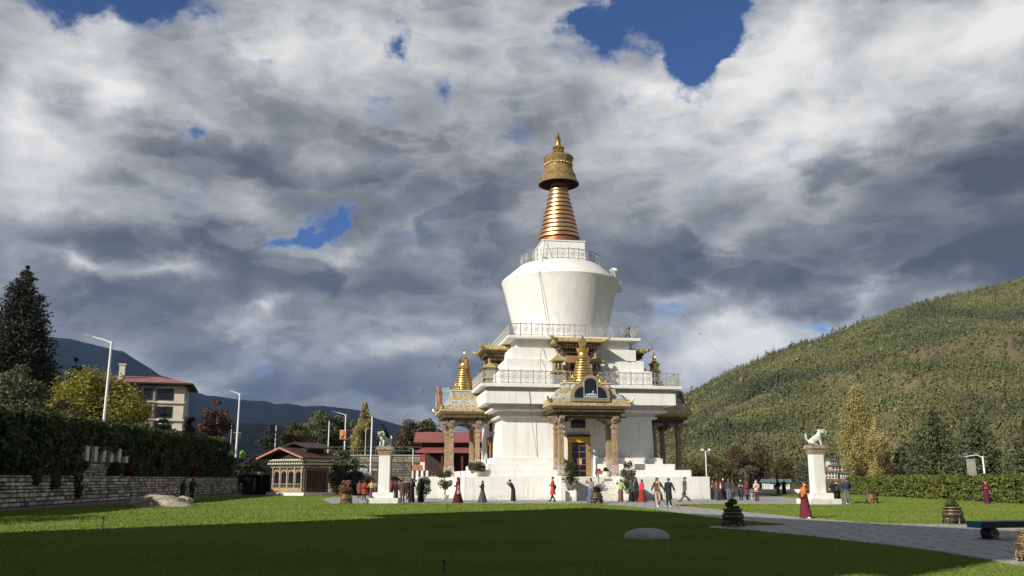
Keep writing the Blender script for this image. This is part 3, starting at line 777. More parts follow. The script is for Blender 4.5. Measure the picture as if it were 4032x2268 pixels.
o = link('hillside', np_mesh('hillside', Vh, np.stack([i[:-1, :-1].ravel(), i[:-1, 1:].ravel(), i[1:, 1:].ravel(), i[1:, :-1].ravel()], 1), [HILL], True)); o['kind'] = 'structure'

# forest on that hillside: one mass of conifers
FOREST = m_foliage('hill_conifers', (0.060, 0.074, 0.030), (0.225, 0.228, 0.080), 0.15, 0.0075, iw=.22, bw=2.3)
def forest():
    N = 130000
    Y = YB + 40 + (YR * 1.02 - YB - 40) * rng.random(N) ** .8; A = .10 + .62 * rng.random(N)
    X = A * Y; Zt = hill_z(A, Y)
    t = (Y - YB) / (YR - YB)
    dens = fbm(X, Y, 31, 190, 4) * .75 + fbm(X, Y, 77, 45, 3) * .45 - .12
    keep = rng.random(N) < np.clip((dens - .50 + t * .22 + (A - .33) * .35) * 3.8, .10, .95)
    keep &= ~((X > 186) & (X < 236) & (Y > 585) & (Y < 655))
    X, Y, Zt, t = X[keep], Y[keep], Zt[keep], t[keep]; n = len(X)
    H = (3.2 + 6.0 * rng.random(n) ** 1.5 + 4.0 * (rng.random(n) < .05)) * (1.0 + .3 * t); W = H * (.20 + .16 * rng.random(n))
    Q = 18                                                  # ragged crowns: a cone of small leaf sprays each
    u = rng.random((n, Q)); th = rng.random((n, Q)) * 6.283; rr = W[:, None] * ((1 - u) ** .75) * (.35 + .65 * rng.random((n, Q)) ** .5)
    P = np.stack([X[:, None] + rr * np.cos(th), Y[:, None] + rr * np.sin(th), Zt[:, None] + H[:, None] * (.08 + .9 * u)], 2).reshape(-1, 3)
    d = np.stack([np.cos(th), np.sin(th), .45 + 0 * th], 2).reshape(-1, 3) + rng.normal(size=(n * Q, 3)) * .35
    d /= np.linalg.norm(d, axis=1)[:, None]
    t1 = np.cross(d, rng.normal(size=(n * Q, 3))); t1 /= np.linalg.norm(t1, axis=1)[:, None]; t2 = np.cross(d, t1)
    s_ = (np.repeat(W, Q) * (.30 + .34 * rng.random(n * Q)) * (1.1 - .6 * u.reshape(-1)))[:, None]
    V = np.stack([P - t1 * s_, P - t2 * s_ * .8, P + t1 * s_, P + t2 * s_ * .8], 1); FF = np.arange(4 * n * Q).reshape(-1, 4)
    o = link('hill_forest', np_mesh('hill_forest', V.reshape(-1, 3), FF, [FOREST]))
    tag(o, 'olive green conifer forest covering the steep hillside on the right', 'forest', kind='stuff')
forest()

# distant mountains (left and centre): forested, far off
MT = [(-900, 1150), (-300, 1230), (0, 1300), (210, 1322), (340, 1352), (440, 1372), (530, 1424), (600, 1466), (690, 1495), (760, 1538), (850, 1550), (960, 1567), (1020, 1566), (1060, 1580), (1110, 1575), (1180, 1590), (1260, 1586), (1330, 1594), (1400, 1603), (1480, 1640), (1600, 1664), (1700, 1690), (1900, 1730), (2200, 1770), (2600, 1800)]
MR = ridge_fn(MT)
def mount(name, R, yb, yr, a0, a1, seed, amp, mat, cut=1.0):
    na, ny = 260, 70
    A, Y = np.meshgrid(np.linspace(a0, a1, na), np.linspace(yb, yr * 1.25, ny)); t = np.clip((Y - yb) / (yr - yb), 0, 1.4)
    X = A * Y
    z = R(A) * yr * cut * np.where(t < 1, t ** 1.1, 1 - (t - 1) * 1.5)
    damp = np.clip(t * 3, 0, 1) * np.clip((1.02 - t) * 3, 0.05, 1)
    z = z + damp * (fbm(X, Y * .6, seed, amp * 4, 6) - .5) * amp + (fbm(X, Y, seed + 40, 60, 3) - .5) * yr * .003 - 10
    i = np.arange(na * ny).reshape(ny, na)
    o = link(name, np_mesh(name, np.stack([X.ravel(), Y.ravel(), z.ravel()], 1), np.stack([i[:-1, :-1].ravel(), i[:-1, 1:].ravel(), i[1:, 1:].ravel(), i[1:, :-1].ravel()], 1), [mat], True)); o['kind'] = 'structure'
MOUNT = m_hill('far_forested_mountain', (0.008, 0.012, 0.013), (0.013, 0.017, 0.016), (0.007, 0.010, 0.012), 0.0035)  # cloud shade over the range is put into this dark colour
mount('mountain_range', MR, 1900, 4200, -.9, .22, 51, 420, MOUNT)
ML = ridge_fn([(-400, 1450), (200, 1480), (560, 1560), (760, 1625), (960, 1690), (1150, 1730), (1350, 1760), (1600, 1790)])
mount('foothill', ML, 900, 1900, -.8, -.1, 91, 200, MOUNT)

# ================================================================== VEGETATION
def leaf_mesh(name, clumps, n, size, mat, squash=1.0, up=0.0, shell=.35):
    """clumps: list of (cx,cy,cz, rx,ry,rz); n leaf-sized quads in the volume of the clumps, denser at the shell"""
    cl = np.array(clumps, float); vol = np.prod(cl[:, 3:], axis=1) ** .72; p = vol / vol.sum()
    k = rng.choice(len(cl), n, p=p)
    d = rng.normal(size=(n, 3)); d /= np.linalg.norm(d, axis=1)[:, None]
    r = (shell + (1 - shell) * rng.random(n)) ** .6
    P = cl[k, :3] + d * r[:, None] * cl[k, 3:]
    nrm = d * .7 + rng.normal(size=(n, 3)) * .55 + np.array([0, 0, up]); nrm /= np.linalg.norm(nrm, axis=1)[:, None]
    t1 = np.cross(nrm, rng.normal(size=(n, 3))); t1 /= np.linalg.norm(t1, axis=1)[:, None]; t2 = np.cross(nrm, t1)
    s = size * (.6 + .8 * rng.random(n))[:, None]
    V = np.stack([P - t1 * s, P - t2 * s * .55 * squash, P + t1 * s, P + t2 * s * .55 * squash], 1).reshape(-1, 3)
    return np_mesh(name, V, np.arange(4 * n).reshape(-1, 4), [mat])

BARK = simple('grey_brown_bark', (0.095, 0.075, 0.055), 0.9, 0, 0.35, 4, 0.6)
BARKP = simple('pale_bark', (0.22, 0.19, 0.15), 0.9, 0, 0.3, 4, 0.6)

def blob_clumps(w, h, z0, n=14, d=None, shape='round', seed=0):
    r = random.Random(seed); out = []
    for i in range(n):
        t = r.random()
        z = z0 + h * (.12 + .82 * t)
        if shape == 'round': env = sqrt(max(.05, 1 - (2 * (t - .42)) ** 2 * .8))
        elif shape == 'cone': env = (1 - t) * .95 + .08
        elif shape == 'column': env = sin(pi * min(1, t * .95 + .12)) * .75 + .2
        elif shape == 'flat': env = 1 - .35 * abs(t - .5)
        else: env = 1
        a = r.random() * 2 * pi; q = r.random() ** .5
        rr = w * .5 * env; cw = w * (.16 + .13 * r.random()) * (env * .6 + .4)
        out.append((cos(a) * q * max(.02, rr - cw * .7), sin(a) * q * max(.02, rr - cw * .7), z, cw, cw, cw * (.75 if shape != 'column' else 1.6)))
    return out

def tree(name, base, w, h, label, mat, trunk=.12, n=3500, leaf=.16, shape='round', group='trees beyond the lawn', trunk_h=.25, nc=16, seed=0, bark=None, up=0.0, limbs=6, cat='tree', lean=(0, 0), csz=1.0):
    root = empty(name, base, 0, label, cat, group)
    r = random.Random(seed); z0 = h * trunk_h
    cl = [(a, b_, c, d * csz, e * csz, f * csz) for a, b_, c, d, e, f in blob_clumps(w, h - z0, z0, nc, None, shape, seed)]
    link('crown', leaf_mesh('crown', cl, n, leaf, mat, up=up), root)
    b = MB(); b.smooth = True
    tr = h * trunk * .16
    top = h * (.88 if shape in ('cone', 'column') else .62)
    pts = [(0, 0, -.2), (lean[0] * .3, lean[1] * .3, h * .2), (lean[0] * .7 + r.uniform(-.1, .1) * w * .2, lean[1] * .7, h * .45), (lean[0], lean[1], top)]
    b.tube(pts, [tr * 1.25, tr, tr * .7, tr * .2], 8)
    for k in range(limbs):
        c = cl[k % len(cl)]; zs = min(c[2] * .75, top * .9)
        b.tube([(0, 0, zs * .85), (c[0] * .5, c[1] * .5, zs + (c[2] - zs) * .4), (c[0], c[1], c[2])], [tr * .4, tr * .25, tr * .08], 5)
    b.build('trunk', bark or BARK, root, True)
    return root

def conifer(name, base, w, h, label, mat, n=9000, leaf=.2, group='conifers on the left terrace', tiers=16, seed=0, start=.06, droop=.25, power=.85, fat=1.0):
    root = empty(name, base, 0, label, 'tree', group); r = random.Random(seed)
    P = []
    cl = []
    b = MB(); b.smooth = True
    b.tube([(0, 0, -.2), (0, 0, h * .5), (0, 0, h * .97)], [h * .022, h * .013, h * .003], 8)
    for k in range(tiers):
        t = k / (tiers - 1); z = h * (start + (1 - start) * t * .97); R = w * .5 * ((1 - t) ** power) + .12
        m = max(3, int(9 * (1 - t) + 3))
        for j in range(m):
            a = 2 * pi * (j + r.random() * .7) / m + k; L = R * r.uniform(.72, 1.1)
            for q in (.2, .45, .7, .95):
                cr = ((.16 + .15 * (1 - q)) * R + .15) * fat
                cl.append((cos(a) * L * q, sin(a) * L * q, z - droop * L * q * q + r.uniform(-.1, .1) * h / tiers, cr, cr, cr * .55))
            if k % 2 == 0: b.tube([(0, 0, z), (cos(a) * L * .5, sin(a) * L * .5, z - droop * L * .2), (cos(a) * L * .9, sin(a) * L * .9, z - droop * L * .75)], [h * .005, h * .003, h * .001], 5)
    link('crown', leaf_mesh('crown', cl, n, leaf, mat, squash=.7, up=.2, shell=.2), root)
    b.build('trunk', BARK, root, True); return root

F_DARK = m_foliage('dark_conifer_needles', (0.018, 0.023, 0.014), (0.080, 0.082, 0.052), 0.1, .35, iw=.4)
F_CEDAR = m_foliage('cedar_needles', (0.030, 0.046, 0.021), (0.150, 0.168, 0.075), 0.12, .4)
F_YEL = m_foliage('yellow_green_leaves', (0.09, 0.095, 0.020), (0.42, 0.385, 0.07), 0.35, .6, iw=.8)
F_POP = m_foliage('autumn_poplar_leaves', (0.20, 0.175, 0.065), (0.62, 0.54, 0.23), 0.35, .3)
F_GREY = m_foliage('grey_green_leaves', (0.045, 0.058, 0.028), (0.21, 0.225, 0.12), 0.2, .4)
F_OLIVE = m_foliage('olive_leaves', (0.028, 0.036, 0.012), (0.13, 0.125, 0.042), 0.2, .4)
F_BROWN = m_foliage('brown_autumn_leaves', (0.06, 0.034, 0.022), (0.20, 0.115, 0.075), 0.2, .4)
F_BRUSH = m_foliage('dry_brown_brush', (0.045, 0.036, 0.020), (0.15, 0.115, 0.06), 0.15, .4)
F_IVY = m_foliage('dark_ivy_leaves', (0.026, 0.040, 0.014), (0.12, 0.145, 0.05), 0.15, .5)
F_HEDGE = m_foliage('bright_hedge_leaves', (0.045, 0.070, 0.018), (0.23, 0.25, 0.06), 0.25, .9)
F_RED = m_foliage('red_shrub_leaves', (0.07, 0.010, 0.012), (0.20, 0.04, 0.03), 0.2, .8)
F_PLANT = m_foliage('pot_plant_leaves', (0.035, 0.06, 0.018), (0.15, 0.19, 0.06), 0.2, 1.5)
F_PINKFL = m_foliage('dusty_red_foliage', (0.13, 0.045, 0.036), (0.46, 0.22, 0.17), 0.25, 3)

def tp(px, d, z=4.3):
    p = aty(px, 1889, d); return (p.x, d, z)
def ttop(px, py, d): return aty(px, py, d).z

def ptree(fn, name, px, py_top, d, wpx, label, mat, z=4.3, **k):
    h = ttop(px, py_top, d) - z; w = wpx / 3546 * d
    k_ = (1889 - (py_top + 1889) / 2) / 16657; px = (px - 2016 * k_) / (1 - k_)      # true upright: undo the converging verticals
    return fn(name, tp(px, d, z), w, h, label, mat, **k)

ptree(conifer, 'conifer_tree', 58, 1032, 98, 420, 'tall dark conifer towering at the left end of the ivy wall', F_DARK, n=150000, leaf=.20, tiers=34, seed=3, power=.58, fat=1.6)
ptree(conifer, 'conifer_tree', -60, 1250, 92, 330, 'dark conifer cut by the left edge behind the tallest one', F_DARK, n=9000, leaf=.3, tiers=18, seed=4, fat=1.4)
ptree(conifer, 'conifer_tree', 275, 1405, 100, 170, 'small dark bushy conifer between tall conifer and yellow tree', F_DARK, n=6000, leaf=.26, tiers=12, seed=5, power=.5)
ptree(tree, 'broadleaf_tree', 60, 1440, 74, 260, 'dull grey green tree at left edge under the tall conifer', F_GREY, n=6000, leaf=.14, seed=6, nc=22, trunk_h=.1)
ptree(tree, 'broadleaf_tree', 230, 1570, 72, 230, 'low olive bushy tree under the tall conifer, left of yellow tree', F_OLIVE, n=5000, leaf=.13, seed=7, nc=20, trunk_h=.05)
ptree(tree, 'yellow_tree', 360, 1474, 86, 480, 'spreading yellow green tree in front of the apartment building', F_YEL, n=24000, leaf=.15, seed=8, nc=46, shape='round', up=.9, trunk_h=.12)
ptree(tree, 'yellow_tree', 470, 1545, 84, 230, 'darker olive yellow tree at the foot of the street lamp', F_YEL, n=5000, leaf=.13, seed=9, nc=18, trunk_h=.05, up=.5)
ptree(conifer, 'young_cedar', 640, 1600, 110, 130, 'young dark cedar before the apartment building', F_CEDAR, n=3500, leaf=.18, tiers=8, seed=10, power=.6)
ptree(tree, 'broadleaf_tree', 745, 1640, 115, 90, 'dark leafy tree at the right corner of the apartment building', F_DARK, n=2500, leaf=.2, seed=11, trunk_h=.1)
ptree(tree, 'reddish_tree', 845, 1572, 118, 140, 'reddish brown autumn tree between the two tall street lamps', F_BROWN, n=5500, leaf=.15, seed=12, nc=22, trunk_h=.2)
ptree(tree, 'bare_tree', 1065, 1668, 128, 130, 'dark sparse tree with thin crown behind the pavilion roof', F_DARK, n=1500, leaf=.14, seed=13, nc=16, trunk_h=.2, limbs=14)
ptree(tree, 'broadleaf_tree', 1155, 1660, 132, 160, 'olive brown tree behind the pavilion, left of grey green trees', F_OLIVE, n=4500, leaf=.16, seed=14, nc=18, trunk_h=.1)
ptree(tree, 'broadleaf_tree', 1250, 1622, 138, 200, 'large grey green tree left of the portrait banner', F_GREY, n=6500, leaf=.17, seed=15, nc=22, trunk_h=.1)
ptree(tree, 'broadleaf_tree', 1345, 1630, 140, 180, 'large grey green tree behind the portrait banner', F_GREY, n=6000, leaf=.17, seed=16, nc=20, trunk_h=.1)
ptree(tree, 'yellow_poplar', 1432, 1575, 134, 85, 'narrow yellowing poplar behind the left lion pillar', F_POP, n=7000, leaf=.15, seed=17, nc=26, shape='column', trunk_h=.05, bark=BARKP)
ptree(tree, 'yellow_poplar', 1405, 1650, 132, 70, 'short yellow green poplar leaning on the narrow one', F_POP, n=3000, leaf=.15, seed=18, nc=14, shape='column', trunk_h=.05)
ptree(tree, 'conifer_tree', 1505, 1660, 140, 70, 'dark tree directly behind the left lion statue', F_DARK, n=2500, leaf=.2, seed=19, shape='column', trunk_h=.05)
ptree(tree, 'brown_tree', 1620, 1652, 134, 170, 'brownish tree left of the tall dark crown behind the red roof', F_BRUSH, n=6000, leaf=.17, seed=20, nc=22, trunk_h=.08)
ptree(tree, 'brown_tree', 1680, 1640, 142, 140, 'dark brownish tree behind the red roofed hall', F_OLIVE, n=5000, leaf=.18, seed=21, nc=20, trunk_h=.08)
ptree(tree, 'bush', 1345, 1772, 98, 160, 'bushy olive shrub at the right side of the pavilion', F_GREY, z=0, n=6000, leaf=.13, seed=22, nc=22, trunk_h=.03, group='shrubs by the pavilion')
ptree(tree, 'bush', 1405, 1855, 94, 110, 'low dark shrub behind the visitors in red robes', F_DARK, z=0, n=4000, leaf=.13, seed=23, nc=16, trunk_h=.03, group='shrubs by the pavilion')
ptree(tree, 'bush', 985, 1790, 112, 130, 'dark shrub at the end of the ivy wall behind the booth', F_DARK, z=0, n=4000, leaf=.16, seed=24, nc=16, trunk_h=.03, group='shrubs by the pavilion')

# right side
ptree(tree, 'tall_poplar', 3380, 1515, 128, 215, 'tall yellow poplar standing right of the right lion pillar', F_POP, z=0, n=30000, leaf=.13, seed=30, nc=90, shape='column', trunk_h=.04, bark=BARKP, limbs=40, csz=.8, group='trees behind the hedge')
ptree(tree, 'tall_poplar', 3452, 1640, 124, 120, 'shorter thinner yellow poplar close to the tall poplar', F_POP, z=0, n=13000, leaf=.12, seed=31, nc=50, shape='column', trunk_h=.04, bark=BARKP, limbs=24, csz=.8, group='trees behind the hedge')
ptree(tree, 'bush', 3500, 1770, 118, 130, 'thin dry yellow bush between poplars and cedars', F_BRUSH, z=0, n=3000, leaf=.13, seed=32, nc=16, trunk_h=.05, group='trees behind the hedge')
ptree(conifer, 'cedar_tree', 3680, 1590, 122, 330, 'dark green cedar left of the white hedge lamp', F_CEDAR, z=0, n=17000, leaf=.25, tiers=16, seed=33, power=.55, group='trees behind the hedge')
ptree(conifer, 'cedar_tree', 3845, 1625, 116, 290, 'broad dark cedar directly behind the white hedge lamp', F_CEDAR, z=0, n=17000, leaf=.24, tiers=15, seed=34, power=.5, group='trees behind the hedge')
ptree(conifer, 'cedar_tree', 4060, 1600, 108, 240, 'dark cedar cut by the right edge of view', F_CEDAR, z=0, n=10000, leaf=.24, tiers=15, seed=35, power=.6, group='trees behind the hedge')
ptree(conifer, 'cedar_tree', 3560, 1720, 126, 190, 'lower cedar filling the gap beside the dry yellow bush', F_CEDAR, z=0, n=7000, leaf=.22, tiers=11, seed=36, power=.6, group='trees behind the hedge')
for q, (px, pt, d, w, lb, m) in enumerate([(2730, 1830, 190, 110, 'low olive tree hugging the platform right end far behind', F_OLIVE), (2800, 1800, 200, 120, 'olive scrub tree by the twin floodlight pole', F_OLIVE),
        (2900, 1755, 175, 120, 'drooping brown willow left of the curved lamp', F_BRUSH), (2990, 1745, 180, 130, 'drooping dark willow right of the curved lamp', F_BRUSH), (3085, 1800, 210, 120, 'green scrub tree above the teal roofed shed', F_OLIVE),
        (2860, 1840, 165, 120, 'low dark bush beneath the brown willows', F_OLIVE), (3160, 1830, 240, 130, 'bluish green scrub tree left of right lion pillar', F_CEDAR), (2960, 1835, 160, 110, 'low tangled bush beside the curved lamp', F_BRUSH)]):
    ptree(tree, 'scrub_tree', px, pt, d, w, lb, m, z=0, n=3600, leaf=.2, seed=50 + q, nc=18, trunk_h=.06, group='scrub trees at the foot of the hill', limbs=8)

# ---- ivy wall and stone wall along the left
def wallpts(t, x0, y0, x1, y1): return x0 + (x1 - x0) * t, y0 + (y1 - y0) * t
WALLSTONE = m_stones('rubble_wall_stones', (0.17, 0.125, 0.105), (0.42, 0.375, 0.32), (0.72, 0.68, 0.60))
MORTAR = simple('dark_mortar', (0.025, 0.022, 0.02), 0.9, 0, 0.3, 2)
def rubble(b, P0, P1, z0, z1, course=.2, lng=.34, proud=.05, r=random, face=1):
    """courses of jittered stones on the face of a wall running P0->P1 (face normal = right-hand side)"""
    d = Vector((P1[0] - P0[0], P1[1] - P0[1], 0)); L = d.length; d.normalize(); nrm = Vector((d.y, -d.x, 0)) * face
    z = z0
    while z < z1 - .05:
        h = min(course * r.uniform(.75, 1.25), z1 - z); u = -r.random() * lng
        while u < L:
            w = lng * r.uniform(.45, 1.6); a = max(0, u); e = min(L, u + w)
            if e - a > .06:
                g = .026; j = lambda: r.uniform(-.012, .012); pr = proud * r.uniform(.3, 1.3); i_ = .028
                q = [(a + g + j(), z + g + j()), (e - g + j(), z + g + j()), (e - g + j(), z + h - g + j()), (a + g + j(), z + h - g + j())]
                cx, cz = (a + e) / 2, z + h / 2
                B = [Vector((P0[0], P0[1], 0)) + d * s + Vector((0, 0, zz)) for s, zz in q]
                T = [Vector((P0[0], P0[1], 0)) + d * (s + (i_ if s < cx else -i_)) + Vector((0, 0, zz + (i_ if zz < cz else -i_))) + nrm * pr for s, zz in q]
                vs = B + T; fs = [(4, 5, 6, 7), (0, 1, 5, 4), (1, 2, 6, 5), (2, 3, 7, 6), (3, 0, 4, 7)]
                b.add(vs, fs)
            u += w
        z += h
root = empty('stone_wall', (-27, 45, 0), 0, 'long low rubble stone wall along the left side of the lawn', 'wall')
rr = random.Random(5)
b = MB(); b.prism([(-25.2, 33), (-32.05, 105), (-32.6, 105), (-25.75, 33)], 0, 1.84); o = b.build('wall_core', MORTAR, root); o.location = (27, -45, 0); fixn(o.data)
b = MB(); rubble(b, (-32.03, 105), (-25.18, 33), .16, 1.85, .225, .44, r=rr, face=-1); o = b.build('stones', WALLSTONE, root); o.location = (27, -45, 0); fixn(o.data)
b = MB(); b.prism([(-24.75, 33), (-31.6, 105), (-32.0, 105), (-25.15, 33)], 0, .14); o = b.build('plinth', simple('plinth_concrete', (.17, .16, .15), .85, 0, .25, 1, .3, 'world'), root); o.location = (27, -45, 0); fixn(o.data)

root = empty('ivy_wall', (-31, 60, 1.7), 0, 'tall retaining wall smothered in dark ivy above the low stone wall', 'wall')
L0 = (-27.9, 34); L1 = (-33.8, 106)
b = MB(); b.prism([(L0[0], L0[1]), (L1[0], L1[1]), (L1[0] - .5, L1[1]), (L0[0] - .5, L0[1])], 1.7, 5.1); o = b.build('masonry', simple('old_wall_masonry', (.12, .11, .095), .9, 0, .4, 1.5, .5, 'world'), root); o.location = (31, -60, -1.7); fixn(o.data)
# ivy leaves: shell of clumps along the face, leaving a ragged gap where the white posts show
cl = []
rr = random.Random(9)
gapY0, gapY1 = 62.3, 71.9
for q in range(900):
    t = rr.random(); x, y = wallpts(t, *L0, *L1); z = 1.75 + rr.random() * (3.5 + .75 * t)
    if gapY0 - .3 < y < gapY1 and 1.6 < z < 3.95 + .25 * sin(y * 2): continue
    bulge = .35 + .35 * sin(y * .7) * sin(z * 1.3)
    s = rr.uniform(.3, .62); cl.append((x + .15 + bulge * rr.random(), y, min(z, 5.15 + .7 * t), s * .7, s * 1.2, s))
for q in range(200):
    t = q / 200; x, y = wallpts(t, *L0, *L1); s = rr.uniform(.25, .55); cl.append((x - rr.random() * .5, y, 5.1 + .75 * t + rr.uniform(-.1, .22), .5, .6, s))
me = leaf_mesh('ivy', cl, 60000, .15, F_IVY); o = link('ivy', me, root); o.location = (31, -60, -1.7)
# the exposed stretch: white posts over coursed stone
b = MB(); rubble(b, (wallpts((gapY1 + 1 - 34) / 72, *L0, *L1)[0] + .01, gapY1 + 1), (wallpts((gapY0 - 1 - 34) / 72, *L0, *L1)[0] + .01, gapY0 - 1), 1.72, 2.78, .16, .4, .05, rr, -1)
st = b; o = b.build('exposed_stones', WALLSTONE, root); o.location = (31, -60, -1.7); fixn(o.data)
WHITEOLD = simple('flaking_white_paint', (.60, .585, .54), .8, 0, .35, 3, .3)
for q in range(6):
    t = (gapY0 + .8 + q * 1.6 - L0[1]) / (L1[1] - L0[1]); x, y = wallpts(t, *L0, *L1)
    p = MB(); p.cbox((x + .25 + 31, y - 60, 3.42 - 1.7), (.26, .55, 1.05), .02); p.build('post', WHITEOLD, root)
for q, (y, z, w, h, m, lb) in enumerate([(48, 2.1, 2.0, .7, F_RED, 'dark red shrub on the terrace at the far left'), (68.5, 2.1, 1.6, .9, F_IVY, 'green shrub under the white posts'), (72.0, 2.1, 1.9, 1.1, F_RED, 'crimson shrub right under the white posts'), (90, 2.0, 3, .7, F_RED, 'dull red shrub near the far end of the stone wall'), (62, 2.0, 1.6, .8, F_OLIVE, 'olive shrub left of the white posts')]):
    x = -27.3 - (y - 40) / 66 * 4.9 - .9
    tree('shrub', (x, y, 1.7), w, h + .4, lb, m, n=1500, leaf=.08, seed=80 + q, nc=12, trunk_h=.02, group='shrubs on the left terrace', cat='shrub', limbs=4)
for q, (y, w, dz, lb) in enumerate([(53.2, 1.0, .7, 'short ivy curtain hanging over the stone wall'), (57.0, 1.7, 1.25, 'longer tapering ivy curtain hanging over the stone wall'), (50.6, .4, .4, 'tiny ivy tuft hanging over the stone wall')]):
    xw = -25.18 - (y - 33) / 72 * 6.85
    root2 = empty('hanging_ivy', (xw + .1, y, 1.85), 0, lb, 'ivy', 'ivy hanging over the stone wall')
    cl = [(rr.uniform(-.05, .16), rr.uniform(-.5, .5) * w * (1 - t * .7), .1 - t * dz, .14, .22, .25) for t in [k_ / 14 for k_ in range(15)]]
    link('leaves', leaf_mesh('leaves', cl, 1500, .09, F_IVY), root2)

# ---- clipped hedge at the right
root = empty('hedge', (34, 75, 0), 0, 'long clipped bright green hedge along the right side of the lawn', 'hedge')
H0 = (35.9, 97.0); H1 = (33.2, 50.0)
cl = []
for q in range(520):
    t = rr.random(); x, y = wallpts(t, *H0, *H1); z = rr.random() * 1.75; s = rr.uniform(.28, .5)
    cl.append((x + rr.choice((.25, .3, .6, 1.1)), y, z, s, s * 1.3, s * .9))
for q in range(160):
    x, y = wallpts(q / 160, *H0, *H1); s = rr.uniform(.3, .5); cl.append((x + .7, y, 1.55 + rr.uniform(-.1, .18), .7, .6, s * .7))
o = link('foliage', leaf_mesh('foliage', cl, 62000, .12, F_HEDGE, up=.1), root); o.location = (-34, -75, 0)
b = MB(); b.prism([(H0[0] + .4, H0[1]), (H1[0] + .4, H1[1]), (H1[0] + 1.4, H1[1]), (H0[0] + 1.4, H0[1])], 0, 1.5); o = b.build('inner_branches', simple('hedge_dark_twigs', (.03, .035, .014), .95, 0, .4, 3), root); o.location = (-34, -75, 0); fixn(o.data)  # dark solid core filling the hedge behind the leaves
sheet('border_strip', [(H0[0] - .75, H0[1]), (H1[0] - .75, H1[1]), (H1[0] - .25, H1[1]), (H0[0] - .25, H0[1])], .008, simple('hedge_border_stone', (.30, .27, .22), .85, 0, .3, 1, .3, 'world'))
ROCKG = m_rock('grey_weathered_rock', (.48, .46, .42), (.62, .60, .54), (.28, .26, .22))
ROCKP = m_rock('pale_lichen_rock', (.36, .31, .235), (.52, .45, .35), (.13, .10, .075))
def rock(name, base, pts, label, m, seed=0, sub=3, amp=.07):
    bm = bmesh.new(); bmesh.ops.create_icosphere(bm, subdivisions=4, radius=1.0)
    r = np.random.default_rng(seed); ph = r.random((10, 3)) * 6; fr = r.normal(size=(10, 3)) * np.linspace(1.2, 6, 10)[:, None]
    for v in bm.verts:
        c = np.array(v.co); n = sum(np.sin(fr[k] @ c + ph[k, 0]) / (1 + .6 * k) for k in range(10)) * amp
        c = c * (1 + n); c[0] = np.sign(c[0]) * abs(c[0]) ** .85; c[2] = np.sign(c[2]) * abs(c[2]) ** .75
        v.co = c
    me = bpy.data.meshes.new(name); bm.to_mesh(me); bm.free()
    for p in me.polygons: p.use_smooth = True
    me.materials.append(m); o = link(name, me); o.location = base; o.scale = pts; return tag(o, label, 'rock')
g_ = ground(600, 1998); rock('boulder', (g_.x, g_.y + .8, 0.02), (1.6, .95, .60), 'large pale boulder on the lawn before the stone wall', ROCKP, 2, amp=.22)
g_ = ground(700, 1992); rock('boulder', (g_.x + .05, g_.y + .8, 0.0), (.6, .6, .50), 'smaller boulder lump touching the right end of the large boulder', ROCKP, 8, amp=.14)
g_ = ground(2553, 2128); rock('boulder', (g_.x, g_.y + .35, -.02), (.62, .42, .33), 'low grey boulder in the shaded lawn', ROCKG, 5, amp=.05)
for px, py, s, lb in ((3590, 1953, .5, 'small pale stone at the hedge foot, left one'), (3790, 1970, .45, 'small pale stone at the hedge foot near the maroon monk'), (3700, 1962, .32, 'tiny mossy stone at the hedge foot, middle one')):
    g_ = ground(px, py); rock('stone', (g_.x, g_.y + .2, .05), (s, s * .6, s * .5), lb, ROCKP, int(px))['group'] = 'stones at the hedge foot'
# ================================================================== THE CHORTEN
ch = empty('chorten', tuple(C0), YAW, 'great white stupa with gilded spire rising from a stepped white platform', 'stupa')
def sq(b, s, z0, z1, taper=0.0): b.box(-s, s, -s, s, z0, z1, taper)
def part(name, b, m, bevel=0.0, smooth=None, parent=None): return b.build(name, m, parent or ch, smooth, bevel)

b = MB(); sq(b, 10.3, 0, 1.85); part('platform', b, PLASTER, .05)
for s, z0, z1 in ((9.15, 1.852, 2.40), (8.1, 2.402, 2.91), (7.3, 2.912, 3.44)):
    b = MB()
    for sx in (-1, 1):
        for sy in (-1, 1):
            b.box(min(sx * 1.35, sx * s), max(sx * 1.35, sx * s), min(sy * 1.35, sy * s), max(sy * 1.35, sy * s), z0, z1)
    part('plinth_step', b, PLASTER, .03)
b = MB(); sq(b, 6.75, 1.855, 6.78, .12); part('main_wall', b, PLASTER, .03)
for nm, s, z0, z1, tp_ in (('moulding', 7.02, 6.782, 6.95, 0), ('moulding', 6.85, 6.952, 7.318, 0), ('moulding', 7.70, 7.32, 7.50, 0), ('moulding', 7.45, 7.502, 7.86, 0), ('frieze_block', 8.32, 7.862, 8.93, 0), ('moulding', 8.0, 8.932, 9.228, 0), ('terrace_slab', 8.75, 9.23, 9.50, 0),
                      ('tier', 6.78, 9.502, 10.96, 0), ('tier', 6.22, 10.962, 11.95, 0), ('tier', 5.68, 11.952, 13.02, 0), ('neck', 5.2, 13.022, 13.80, 0), ('upper_terrace_slab', 6.06, 13.802, 14.05, 0)):
    b = MB(); sq(b, s, z0, z1, tp_); part(nm, b, PLASTER, .025)
b = MB(); b.smooth = True
b.lathe([(4.15, 14.052), (4.22, 14.5), (4.85, 17.0), (5.35, 19.1), (5.58, 19.9), (5.67, 20.12), (5.60, 20.30), (3.95, 21.72), (3.7, 21.8), (2.0, 21.82)], n=96); part('dome', b, PLASTER, 0, True)
b = MB(); sq(b, 2.1, 21.8, 23.9, .05); part('harmika', b, PLASTER, .02)
b = MB(); sq(b, 2.13, 23.902, 24.02); part('harmika_slab', b, PLASTER, .02)
b = MB(); b.smooth = True; b.lathe([(2.02, 24.02), (2.05, 24.3), (1.98, 24.52)], n=48); part('spire_base', b, simple('faded_red_gold_band', (.30, .12, .06), .5, .5, .4, 5), 0, True)
